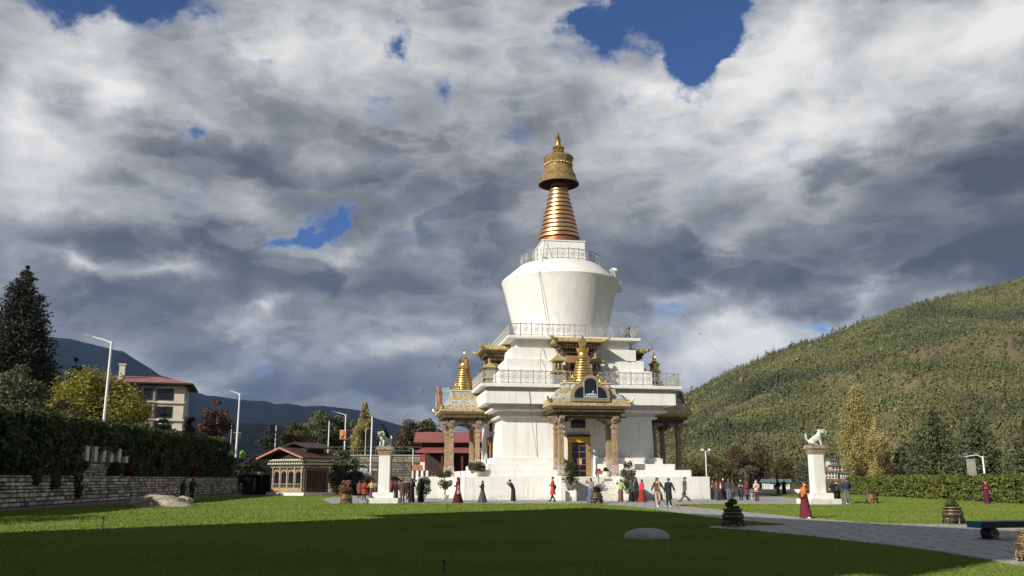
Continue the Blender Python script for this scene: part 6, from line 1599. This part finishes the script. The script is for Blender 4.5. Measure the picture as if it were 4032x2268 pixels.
b = MB(); b.box(.8, 10.8, .8, 1.2, 0, 4.99); b.build('back_wall', simple('dark_painted_interior', (.05, .03, .025), .8, 0, .5, 3), hall)
b = MB()
for i in range(22): x = 1.3 + i * .42; b.smooth = True; b.lathe([(.02, 1.5), (.15, 1.52), (.15, 2.2), (.02, 2.22)], (x, -1.0, 0), 10)
b.build('prayer_wheels', m_carved('prayer_wheel_paint', (.20, .05, .03), (.50, .34, .14), 6, 1, .7), hall, True)
b = MB(); b.box(1.0, 10.6, -1.3, -.7, 1.2, 1.45); b.box(1.0, 10.6, -1.3, -.7, 2.3, 2.5); b.build('wheel_frame', DARK_RED, hall)
pw = empty('painted_low_wall', (-10.4, 100.5, .012), radians(5), 'low white pillared wall with orange top before the red roofed hall', 'wall')
b = MB(); b.box(-.9, 1.1, -.2, .2, 1.0, 2.6, 0); b.build('panel', simple('dark_gap_panel', (.10, .04, .03), .8, 0, .3, 4), pw)
b = MB(); b.box(-.95, .45, -.3, .3, 2.602, 3.2, .06); b.build('coping', simple('terracotta_coping', (.42, .17, .09), .7, 0, .2, 3), pw)
b = MB(); b.box(-.9, 1.1, -.22, .22, 0, .998); b.build('base', PLASTER, pw)
for x in (-.75, -.2, .35, .9): b = MB(); b.box(x - .14, x + .14, -.28, -.202, 1.0, 2.58); b.build('pillar', PLASTER, pw)
ck = empty('gate_post', (-10.2, 102.5, 0), 0, 'squat white wall post under the left end of the red eave', 'post')
b = MB(); b.box(-.32, .32, -.3, .3, 0, 3.6, .05); b.build('body', PLASTER, ck, bevel=.04); b = MB(); b.box(-.3, .3, -.28, .28, 3.601, 4.4); b.build('cap', RED_PAINT, ck)

# portrait banner on the lamp post (generic robed figure)
x = aty(1343, 1889, 125.6).x; z1 = aty(1343, 1694, 125.6).z; z0_ = aty(1343, 1728, 125.6).z
bn = empty('banner', (x, 125.6, z0_), 0, 'orange banner with a robed figure hanging on the lamp post', 'banner'); hB = z1 - z0_
b = MB(); b.box(-.44, .44, -.012, .012, 0, hB); b.build('cloth', simple('orange_banner_cloth', (.66, .27, .09), .8, 0, .08, 2), bn)
b = MB(); b.extrude_xz([(-.34, .03), (.12, .03), (.26, .5), (.30, .72), (.10, .62), (-.16, .42)], -.018, -.0125); b.build('robe_print', simple('maroon_print', (.22, .03, .03), .8, 0, .1, 3), bn)
b = MB(); b.smooth = True; b.ell((.08, -.02, .86), (.12, .006, .15), 12, 8); b.build('face_print', simple('tan_print', (.32, .15, .08), .8, 0, .1, 3), bn)
b = MB(); b.smooth = True; b.ell((.06, -.016, .95), (.14, .005, .11), 12, 8); b.build('hair_print', BLACK, bn)
b = MB(); b.tube([(-.46, 0, hB + .02), (.6, .0, hB + .02)], .02, 6); b.tube([(-.46, 0, -.02), (.6, .0, -.02)], .02, 6); b.build('bracket', WHITE_METAL, bn)
x = aty(925, 1889, 127.6).x; d2 = empty('banner', (x, 127.6, aty(925, 1728, 127.6).z), 0, 'dark maroon banner on the thin grey pole at ivy wall end', 'banner'); b = MB(); b.box(-.45, .45, -.012, .012, 0, .85); b.build('cloth', simple('dark_banner_cloth', (.05, .02, .02), .8, 0, .3, 3), d2); b = MB(); b.tube([(-.7, 0, .87), (.45, 0, .87)], .02, 6); b.build('bracket', WHITE_METAL, d2)
# parked white car on a low parking terrace
sheet('parking_terrace', [(-22, 110.5), (-15.6, 110.5), (-15.6, 120.9), (-22, 120.9)], 2.1, EARTH, thick=2.1)
cr_ = empty('parked_car', (aty(1422, 1889, 114).x, 114, 2.1), radians(12), 'white parked car above the dark shrubs behind the visitors', 'car')
CARW = simple('white_car_paint', (.78, .78, .78), .25, 0, .03, 2, spec=.6)
b = MB(); b.smooth = True; b.extrude_xz([(-2.0, .28), (2.0, .28), (2.05, .55), (1.95, .82), (1.05, .93), (.45, 1.38), (-1.1, 1.42), (-1.75, .95), (-2.05, .88), (-2.08, .5)], -.82, .82); q = b.build('body', CARW, cr_, bevel=.07); fixn(q.data)
b = MB()
for yy in (-.84, .822): b.extrude_xz([(.85, .96), (.38, 1.30), (-.25, 1.32), (-.25, .96)], yy, yy + .018); b.extrude_xz([(-.32, .96), (-.32, 1.32), (-1.05, 1.32), (-1.5, .98)], yy, yy + .018)
q = b.build('window', GLASS, cr_); fixn(q.data)
b = MB(); b.add([(1.08, -.7, .95), (1.08, .7, .95), (.50, .66, 1.37), (.50, -.66, 1.37)], [(0, 1, 2, 3)]); b.xf(0, Matrix.Translation((.02, 0, .02))); b.build('windscreen', GLASS, cr_)
for xx in (-1.3, 1.3):
    for yy in (-.80, .62):
        b = MB(); b.smooth = True; n0 = 0; b.lathe([(.1, -.1), (.30, -.1), (.32, 0), (.30, .1), (.1, .1)], n=20); b.xf(0, Matrix.Translation((xx, yy + .09, .32)) @ Matrix.Rotation(pi / 2, 4, 'X')); w = b.build('wheel', BLACK, cr_, True)
        b = MB(); b.lathe([(.0, -.11), (.19, -.11), (.19, .11), (0, .11)], n=14); b.xf(0, Matrix.Translation((xx, yy + .09, .32)) @ Matrix.Rotation(pi / 2, 4, 'X')); b.build('rim', WHITE_METAL, w)
for yy in (-.6, .6): b = MB(); b.smooth = True; b.ell((2.0, yy, .68), (.07, .16, .08), 8, 6); b.build('headlight', simple('clear_headlamp', (.6, .6, .6), .15, .3, .1, 4), cr_, True)
F_WHITE = m_foliage('white_blossoms', (.16, .17, .15), (.55, .54, .52), .2, .8)
ptree(tree, 'flowering_shrub', 1452, 1858, 98, 90, 'white flowering shrub between dark shrub and lion pillar', F_WHITE, z=0, n=2600, leaf=.09, seed=95, nc=14, trunk_h=.05, group='shrubs by the pavilion', cat='shrub')

# ================================================================== RIGHT BACKGROUND
lw = empty('low_white_wall', (27, 103, 0), radians(-12), 'low white boundary wall with dark iron railing at the far right of the plaza', 'wall')
b = MB(); b.box(-3, 6.5, 0, .25, 0, .55); b.build('wall', PLASTER, lw)
b = MB()
for i in range(40): x = -2.9 + i * .24; b.box(x - .012, x + .012, .1, .125, .552, 1.75)
b.box(-3, 6.5, .095, .13, 1.752, 1.79); b.box(-3, 6.5, .095, .13, .9, .93); b.build('railing', IRON, lw)
for i in range(4): b = MB(); x = -2.6 + i * 2.9; b.box(x - .08, x + .08, .05, .21, .553, 2.5); b.build('post', IRON, lw)
for q, (px, d, w, lbs) in enumerate([(3068, 135, 3.0, 'small shed with teal roof beyond the low white wall'), (3030, 140, 1.5, 'smaller teal roofed shed left of the wide teal shed')]):
    x = aty(px, 1889, d).x; s = empty('shed', (x, d, -.05), radians(-6), lbs, 'shed', 'teal roofed sheds'); b = MB(); b.box(-w / 2, w / 2, 0, 2.6, 0, 1.25); b.build('wall', PLASTER, s)
    b = MB(); b.extrude_xz([(-w / 2 - .25, 1.251), (w / 2 + .25, 1.251), (w / 2 + .1, 1.75), (-w / 2 - .1, 1.75)], -.4, 2.9); o = b.build('roof', simple('teal_roof_sheet', (.10, .20, .21), .5, 0, .15, 2), s); fixn(o.data)
    b = MB(); b.box(-w * .3, -w * .05, -.03, -.002, .3, .95); b.build('window', GLASS, s); b = MB(); b.box(w * .1, w * .3, -.03, -.002, .05, 1.0); b.build('door', IRON, s)
TEALR = simple('green_roof_tiles', (.10, .15, .13), .6, 0, .2, .5)
for q, (px, d, w, h, lbs) in enumerate([(3182, 600, 7, 3.6, 'small white village house left of the right lion pillar'), (3275, 600, 8, 4.2, 'white village house with green roof just right of lion pillar'), (3305, 620, 9.5, 5.0, 'large orange and white village house with green tiered roof'), (3330, 600, 6, 3.6, 'village house with green roof next to the poplar foot'), (3290, 640, 7, 4.6, 'upper village house with green roof on the slope')]):
    x = (px - 2016) / 3546 * d; zb = float(hill_z(np.array([x / d]), np.array([float(d)]))[0]); s = empty('village_house', (x, d, zb), radians(-15 + q * 7), lbs, 'house', 'village houses at the foot of the hill')
    b = MB(); b.box(-w / 2, w / 2, 0, w * .8, -2.5, h); b.build('wall', simple('village_white_wall', (.58, .54, .46), .85, 0, .2, .6) if q != 2 else simple('village_orange_wall', (.55, .36, .22), .85, 0, .2, .6), s)
    b = MB(); e = 1.0; zr = h; vs = [(-w / 2 - e, -e, zr), (w / 2 + e, -e, zr), (w / 2 + e, w * .8 + e, zr), (-w / 2 - e, w * .8 + e, zr), (-w / 4, w * .4, zr + w * .17), (w / 4, w * .4, zr + w * .17)]; b.add(vs, [(0, 1, 5, 4), (1, 2, 5), (2, 3, 4, 5), (3, 0, 4), (3, 2, 1, 0)]); b.build('roof', TEALR, s)
    for fl in range(2):
        for i in range(4): b = MB(); xx = -w / 2 + (i + .5) * w / 4; b.box(xx - w * .07, xx + w * .07, -.06, -.002, h * (.12 + .45 * fl), h * (.40 + .45 * fl)); b.build('window', GLASS, s)

# ================================================================== CABLES WITH BULBS FROM THE SPIRE
CAB = simple('grey_festoon_cable', (.06, .06, .065), .6, 0, .1, 3)
def festoon(A, B, sag, label, n=9):
    r = empty('festoon_cable', tuple(A), 0, label, 'cable', 'festoon cables from the spire'); A = Vector(A); B = Vector(B)
    P_ = [((B - A) * (i / 30) - Vector((0, 0, sag * 4 * (i / 30) * (1 - i / 30)))) for i in range(31)]
    b = MB(); b.tube(P_, .007, 5); b.build('cable', CAB, r)
    for i in range(1, n):
        t = i / n; p = (B - A) * t - Vector((0, 0, sag * 4 * t * (1 - t))); b = MB(); b.smooth = True; b.lathe([(.015, 0), (.035, -.05), (.05, -.13), (.035, -.20), (.01, -.22)], tuple(p), 8); b.build('bulb', simple('dark_bulb', (.05, .05, .055), .2, 0, .1, 3), r, True)
pL = aty(1590, 1640, 97); pL2 = pL + (pL - loc(-1.6, 0, 30.3)) * .09
festoon(loc(-1.6, 0, 30.35), pL2, 1.0, 'dark festoon cable running down to the left from the spire canopy')
pR = aty(3205, 1700, 104); pR2 = pR + (pR - loc(1.6, 0, 30.3)) * .12
festoon(loc(1.6, 0, 30.35), pR2, 2.2, 'dark festoon cable running down to the right from the spire canopy', 7)
for p, lb in ((pL2, 'slim anchor pole where the left cable comes down'), (pR2, 'slim anchor pole where the right cable comes down')):
    b = MB(); b.tube([(p.x, p.y, -.05), (p.x, p.y, p.z)], .05, 8); tag(b.build('anchor_pole', IRON), lb, 'pole', 'anchor poles of the cables')

# ================================================================== the hall and tree beside the camera whose shade lies on the lawn
SV = Vector((.7167, .697, 0)).normalized(); VV = Vector((SV.y, -SV.x, 0))
def uv(u, v, z=0): p = SV * u + VV * v; return Vector((p.x, p.y, z))
HALLZ = 17.5
th = empty('temple_hall', tuple(uv(-6, -18)), 0, 'large white temple hall with red roof whose shade covers the near lawn', 'building')
def tl(p): return (p.x - th.location.x, p.y - th.location.y)
uf = lambda v: 4.6 + (v + 33) * -.32
foot = [tl(uv(uf(-31), -31)), tl(uv(uf(-31) - 13, -31)), tl(uv(uf(-7.2) - 13, -7.2)), tl(uv(uf(-7.2), -7.2))]
b = MB(); b.prism(foot, 0, HALLZ - .5); o = b.build('wall', PLASTER, th); fixn(o.data)
foot = [tl(uv(uf(-34), -34)), tl(uv(uf(-34) - 14.5, -34)), tl(uv(uf(-6.3) - 14.5, -6.3)), tl(uv(uf(-6.3), -6.3))]
b = MB(); b.prism(foot, HALLZ - .5, HALLZ); o = b.build('roof', ROOF_RED, th); fixn(o.data)
for i in range(6):
    v = -29 + i * 4.1
    for z in (2.5, 7.5):
        p = uv(uf(v) + .03, v); a = atan2((uv(uf(v + 1), v + 1) - p).y, (uv(uf(v + 1), v + 1) - p).x); b = MB(); b.cbox((p.x - th.location.x, p.y - th.location.y, z + 1.2), (1.5, .12, 2.2), a); b.build('window', GLASS, th)
p = uv(-4, -40.5); tree('broadleaf_tree', (p.x, p.y, 0), 10.5, 9.2, 'loose leafy tree outside the left edge dappling the lawn', F_OLIVE, n=2300, leaf=.2, seed=99, nc=22, trunk_h=.3, limbs=14)
# ================================================================== CAMERA, LIGHT, SKY
cam = bpy.data.cameras.new('camera'); co = bpy.data.objects.new('camera', cam); COL.objects.link(co)
co.location = (0, 0, EYE); co.rotation_euler = (pi / 2 + PITCH, 0, 0)
cam.sensor_fit = 'HORIZONTAL'; cam.sensor_width = 36; cam.lens = FPX / 4032 * 36; cam.clip_start = .1; cam.clip_end = 40000
scene.camera = co
sl = bpy.data.lights.new('sun', 'SUN'); sl.energy = 5.0; sl.angle = radians(.53); sl.color = (1.0, .945, .84)
so = bpy.data.objects.new('sun', sl); COL.objects.link(so); so.rotation_euler = SUN_DIR.to_track_quat('Z', 'Y').to_euler(); so.location = (-40, -40, 60)

world = bpy.data.worlds.new('World'); scene.world = world; world.use_nodes = True
wt = world.node_tree; wt.nodes.clear()
def W(t, **k):
    nd = wt.nodes.new(t)
    for a, v in k.items(): setattr(nd, a, v)
    return nd
def WL(a, b): wt.links.new(a, b)
def wm(op, a, b=0.0, c=None, clamp=False):
    m = W('ShaderNodeMath', operation=op); m.use_clamp = clamp
    for i_, v in enumerate((a, b) if c is None else (a, b, c)):
        if hasattr(v, 'default_value'): WL(v, m.inputs[i_])
        else: m.inputs[i_].default_value = v
    return m.outputs[0]
out = W('ShaderNodeOutputWorld'); bg = W('ShaderNodeBackground'); WL(bg.outputs[0], out.inputs[0])
sky = W('ShaderNodeTexSky', sky_type='NISHITA'); sky.sun_disc = False; sky.sun_elevation = SUN_EL
sky.sun_rotation = atan2(SUN_H.x, SUN_H.y); sky.altitude = 2300; sky.air_density = .9; sky.dust_density = .3; sky.ozone_density = 2.0
SKY_S = .088
tc = W('ShaderNodeTexCoord'); nrm = W('ShaderNodeVectorMath', operation='NORMALIZE'); WL(tc.outputs['Generated'], nrm.inputs[0])
sp = W('ShaderNodeSeparateXYZ'); WL(nrm.outputs[0], sp.inputs[0])
az = wm('ARCTAN2', sp.outputs[0], sp.outputs[1]); el = wm('ARCSINE', sp.outputs[2])
dome = W('ShaderNodeCombineXYZ'); WL(az, dome.inputs[0]); WL(el, dome.inputs[1])        # azimuth / elevation of the sky direction
# cloud-deck projection: features shrink towards the horizon as a real deck does
den = wm('ADD', wm('MAXIMUM', sp.outputs[2], 0.0), 0.42)
cx = wm('DIVIDE', sp.outputs[0], den); cy = wm('DIVIDE', sp.outputs[1], den)
deck = W('ShaderNodeCombineXYZ'); WL(cx, deck.inputs[0]); WL(cy, deck.inputs[1])
iso = W('ShaderNodeMapping'); iso.inputs['Scale'].default_value = (1.0, 1.45, 1); WL(dome.outputs[0], iso.inputs[0])
band = W('ShaderNodeMapping'); band.inputs['Scale'].default_value = (.80, 2.0, 1); WL(dome.outputs[0], band.inputs[0])
def wnoise(vec, scale, det, rough, dist=0.0, off=(0, 0, 0), lac=2.0):
    mp = W('ShaderNodeMapping'); mp.inputs['Location'].default_value = off; WL(vec, mp.inputs[0])
    n = W('ShaderNodeTexNoise'); n.inputs['Scale'].default_value = scale; n.inputs['Detail'].default_value = det; n.inputs['Roughness'].default_value = rough; n.inputs['Distortion'].default_value = dist; n.inputs['Lacunarity'].default_value = lac
    WL(mp.outputs[0], n.inputs['Vector']); return n.outputs['Fac']
def azel(X, Y):
    r = ray(X, Y); L = sqrt(sum(q * q for q in r)); return atan2(r[0], r[1]), math.asin(r[2] / L)
# warp sky coordinates a little so that the masks get ragged edges
wn = W('ShaderNodeTexNoise'); wn.inputs['Scale'].default_value = 5.5; wn.inputs['Detail'].default_value = 7; wn.inputs['Roughness'].default_value = .62; WL(iso.outputs[0], wn.inputs['Vector'])
wv = W('ShaderNodeVectorMath', operation='MULTIPLY_ADD'); WL(wn.outputs['Color'], wv.inputs[0]); wv.inputs[1].default_value = (.17, .17, 0); wv.inputs[2].default_value = (-.085, -.085, 0)
wadd = W('ShaderNodeVectorMath', operation='ADD'); WL(dome.outputs[0], wadd.inputs[0]); WL(wv.outputs[0], wadd.inputs[1])
def blobs(lst, vec, kind='QUADRATIC_SPHERE', grow=1.15):
    acc = None
    for X, Y, rx, ry, rot, wgt in lst:          # 2576-px photo coordinates of each cloud mass
        a, e = azel(X * 1.5652, Y * 1.5652)
        mp = W('ShaderNodeMapping', vector_type='TEXTURE'); WL(vec, mp.inputs[0])
        mp.inputs['Location'].default_value = (a, e, 0); mp.inputs['Rotation'].default_value = (0, 0, radians(rot)); mp.inputs['Scale'].default_value = (rx / 2214 * grow, ry / 2214 * grow, 1)
        g = W('ShaderNodeTexGradient', gradient_type=kind); WL(mp.outputs[0], g.inputs[0])
        acc = wm('MULTIPLY', g.outputs['Fac'], wgt) if acc is None else wm('MULTIPLY_ADD', g.outputs['Fac'], wgt, acc)
    return acc
HOLES = [(330, 0, 300, 120, 8, 1.3), (120, 40, 160, 60, 0, .35), (1680, 30, 290, 170, 5, 1.7), (1755, 150, 120, 110, 60, 1.1), (1455, 120, 110, 110, 0, .9), (1835, 30, 130, 80, 40, .8),
         (795, 560, 190, 46, 26, 1.15), (885, 515, 55, 50, 40, .75), (740, 152, 100, 60, 20, .56), (958, 235, 70, 60, 60, .50), (1115, 238, 80, 45, 10, .46), (487, 282, 60, 36, -20, .58), (1030, 90, 70, 50, 40, .5), (1542, 270, 50, 90, -30, .5), (1330, 300, 60, 40, 0, .3), (2045, 805, 110, 45, -8, .75), (1640, 795, 80, 30, 0, .35)]
hole = blobs(HOLES, wadd.outputs[0], 'SPHERICAL', 1.0)
nA = wnoise(deck.outputs[0], 2.4, 6, .52, .2)
nB = wnoise(iso.outputs[0], 13.0, 9, .62, .35, (3.1, 1.7, 0))
# coverage 0..1 : holes cut into a broken deck, ragged by noise
rear = W('ShaderNodeMapRange', interpolation_type='SMOOTHSTEP'); WL(sp.outputs[1], rear.inputs[0]); rear.inputs[1].default_value = .30; rear.inputs[2].default_value = -.25; rear.inputs[3].default_value = 0; rear.inputs[4].default_value = .12  # unseen sky behind the camera thinned and darkened to cut ambient light
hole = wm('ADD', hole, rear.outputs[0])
cov = wm('SUBTRACT', wm('ADD', wm('MULTIPLY', nA, 1.0), wm('MULTIPLY', nB, 1.9)), wm('ADD', wm('MULTIPLY', hole, 1.08), .09))
ramp = W('ShaderNodeMapRange', interpolation_type='SMOOTHSTEP'); WL(cov, ramp.inputs[0]); ramp.inputs[1].default_value = .55; ramp.inputs[2].default_value = 1.22
alpha = ramp.outputs[0]
# brightness: broad light and dark masses + sun-side relief of the billows
LIGHT = [(1930, 190, 420, 200, 22, .55), (2420, 80, 420, 200, 10, .50), (1640, 250, 260, 160, 30, .35), (2100, 320, 420, 130, 15, .30), (1850, 420, 400, 110, 10, .12), (1000, 90, 650, 170, -5, .32), (700, 120, 300, 120, -10, .22), (60, 330, 260, 330, 20, .30), (250, 180, 300, 110, -15, .22), (560, 270, 260, 110, -10, .12),
         (870, 620, 260, 90, 20, .34), (620, 500, 200, 80, 10, .12), (260, 685, 230, 60, -4, .30), (480, 700, 150, 80, -20, .24), (650, 785, 190, 60, 15, .36), (590, 850, 180, 55, 0, .24), (420, 970, 320, 60, -4, .20), (1050, 870, 260, 45, 6, .14), (230, 790, 130, 40, 10, .16), (1800, 830, 260, 90, 15, .38), (1950, 880, 360, 110, 15, .34), (2250, 760, 330, 90, 15, .26), (1700, 760, 220, 60, 10, .22), (1830, 570, 330, 70, 8, .16), (1200, 860, 260, 80, 0, .10), (1760, 940, 200, 80, 0, .15), (920, 900, 300, 60, 0, .08)]
DARK = [(2500, 560, 560, 330, 12, .46), (2000, 640, 560, 150, 8, .30), (2300, 470, 420, 130, 12, .16), (1650, 640, 420, 170, 0, .24), (700, 440, 520, 150, -22, .30), (520, 610, 520, 110, -4, .36), (150, 600, 360, 170, 0, .22), (420, 340, 300, 110, -10, .18), (1180, 420, 420, 170, 0, .20), (1170, 560, 420, 200, 0, .22), (350, 760, 460, 130, 0, .34), (820, 740, 420, 120, 10, .26), (700, 950, 700, 170, 0, .15), (1100, 720, 380, 140, 0, .20), (300, 860, 400, 110, 0, .16), (1000, 1000, 700, 120, 0, .12), (2450, 660, 400, 110, 10, .18)]
lt = blobs(LIGHT, wadd.outputs[0]); dk = blobs(DARK, wadd.outputs[0])
sh = (SUN_H.x, SUN_H.y)
nA2 = wnoise(deck.outputs[0], 2.4, 6, .52, .2, (sh[0] * .06, sh[1] * .06, 0))
nC1 = wnoise(iso.outputs[0], 7.5, 6, .5, .4, (7.3, 2.2, 0)); nC2 = wnoise(iso.outputs[0], 7.5, 6, .5, .4, (7.3 - .022, 2.2 + .03, 0))
rel = wm('ADD', wm('MULTIPLY', wm('SUBTRACT', nA, nA2), .7), wm('MULTIPLY', wm('SUBTRACT', nC1, nC2), wm('ADD', .62, wm('MULTIPLY', lt, 1.5))))
br = wm('ADD', wm('ADD', .47, wm('MULTIPLY', wm('SUBTRACT', nA, .5), .55)), wm('SUBTRACT', wm('MULTIPLY', lt, 1.5), wm('MULTIPLY', dk, 1.3)))
br = wm('ADD', br, wm('MULTIPLY', wm('SUBTRACT', nC1, .5), .46)); br = wm('ADD', br, rel)
# two decks of billows: crisp bright rims, grey cores
def billow(br, scale, off, thr, soft, a_):
    n = wnoise(band.outputs[0], scale, 10, .54, .10, off)
    e = wm('SUBTRACT', n, wm('ADD', thr, wm('SUBTRACT', wm('MULTIPLY', dk, .10), wm('MULTIPLY', lt, .12))))
    cv = W('ShaderNodeMapRange', interpolation_type='SMOOTHSTEP'); WL(e, cv.inputs[0]); cv.inputs[1].default_value = 0; cv.inputs[2].default_value = soft
    core = W('ShaderNodeMapRange'); WL(e, core.inputs[0]); core.inputs[1].default_value = 0; core.inputs[2].default_value = .20; core.inputs[3].default_value = .80; core.inputs[4].default_value = .22
    val = wm('ADD', core.outputs[0], wm('SUBTRACT', wm('MULTIPLY', lt, .85), wm('MULTIPLY', dk, .62)))
    f = wm('MULTIPLY', cv.outputs[0], a_)
    return wm('ADD', wm('MULTIPLY', br, wm('SUBTRACT', 1.0, f)), wm('MULTIPLY', val, f))
br = billow(br, 4.6, (11.3, 4.1, 0), .50, .045, .46)
br = billow(br, 9.5, (2.7, 8.4, 0), .53, .045, .30)
hi_ = W('ShaderNodeMapRange', interpolation_type='SMOOTHSTEP'); WL(el, hi_.inputs[0]); hi_.inputs[1].default_value = radians(35); hi_.inputs[2].default_value = radians(60); hi_.inputs[3].default_value = 0; hi_.inputs[4].default_value = .22   # sky overhead darkened to lower the ambient light
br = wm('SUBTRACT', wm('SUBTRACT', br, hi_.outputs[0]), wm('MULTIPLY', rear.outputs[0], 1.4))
# thin cloud near the edges is brighter
edge = wm('MULTIPLY', wm('SUBTRACT', 1.0, alpha), .3); br = wm('ADD', br, edge)
cr = W('ShaderNodeValToRGB'); WL(br, cr.inputs[0])
els = cr.color_ramp.elements
while len(els) < 6: els.new(.5)
for e_, (p_, c_) in zip(els, [(0.0, (.074, .085, .102)), (.20, (.118, .130, .148)), (.40, (.212, .222, .234)), (.58, (.36, .372, .385)), (.78, (.57, .575, .568)), (1.0, (.78, .77, .745))]):
    e_.position = p_; e_.color = (*c_, 1)
skm = W('ShaderNodeVectorMath', operation='SCALE'); WL(sky.outputs[0], skm.inputs[0]); skm.inputs['Scale'].default_value = SKY_S
tnt = W('ShaderNodeVectorMath', operation='MULTIPLY'); WL(skm.outputs[0], tnt.inputs[0]); tnt.inputs[1].default_value = (.50, .70, .98)
mx = W('ShaderNodeMix', data_type='RGBA'); WL(alpha, mx.inputs[0]); WL(tnt.outputs[0], mx.inputs[6]); WL(cr.outputs[0], mx.inputs[7])
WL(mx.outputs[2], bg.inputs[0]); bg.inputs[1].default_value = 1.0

vs = scene.view_settings; vs.view_transform = 'Standard'; vs.look = 'None'; vs.exposure = 0.2; vs.gamma = 1.0
scene.display_settings.display_device = 'sRGB'
cy_ = scene.cycles; cy_.use_denoising = True; cy_.max_bounces = 6; cy_.diffuse_bounces = 3; cy_.glossy_bounces = 3; cy_.transmission_bounces = 3; cy_.volume_bounces = 0; cy_.transparent_max_bounces = 6
cy_.sample_clamp_indirect = 6

# ---- air: thin haze in one closed box round the place (sky outside it)
import os
HZ = bpy.data.materials.new('haze_air'); HZ.use_nodes = True; ht = HZ.node_tree; ht.nodes.clear()
ho = ht.nodes.new('ShaderNodeOutputMaterial'); hv = ht.nodes.new('ShaderNodeVolumePrincipled'); ht.links.new(hv.outputs[0], ho.inputs['Volume'])
hv.inputs['Color'].default_value = (.30, .50, 1.0, 1); hv.inputs['Density'].default_value = 0.000042; hv.inputs['Anisotropy'].default_value = .1
b = MB(); b.box(-9500, 9500, -9500, 9500, -2, 1150); o = b.build('haze', HZ); o['kind'] = 'stuff'; o['label'] = 'thin bluish air over the valley'
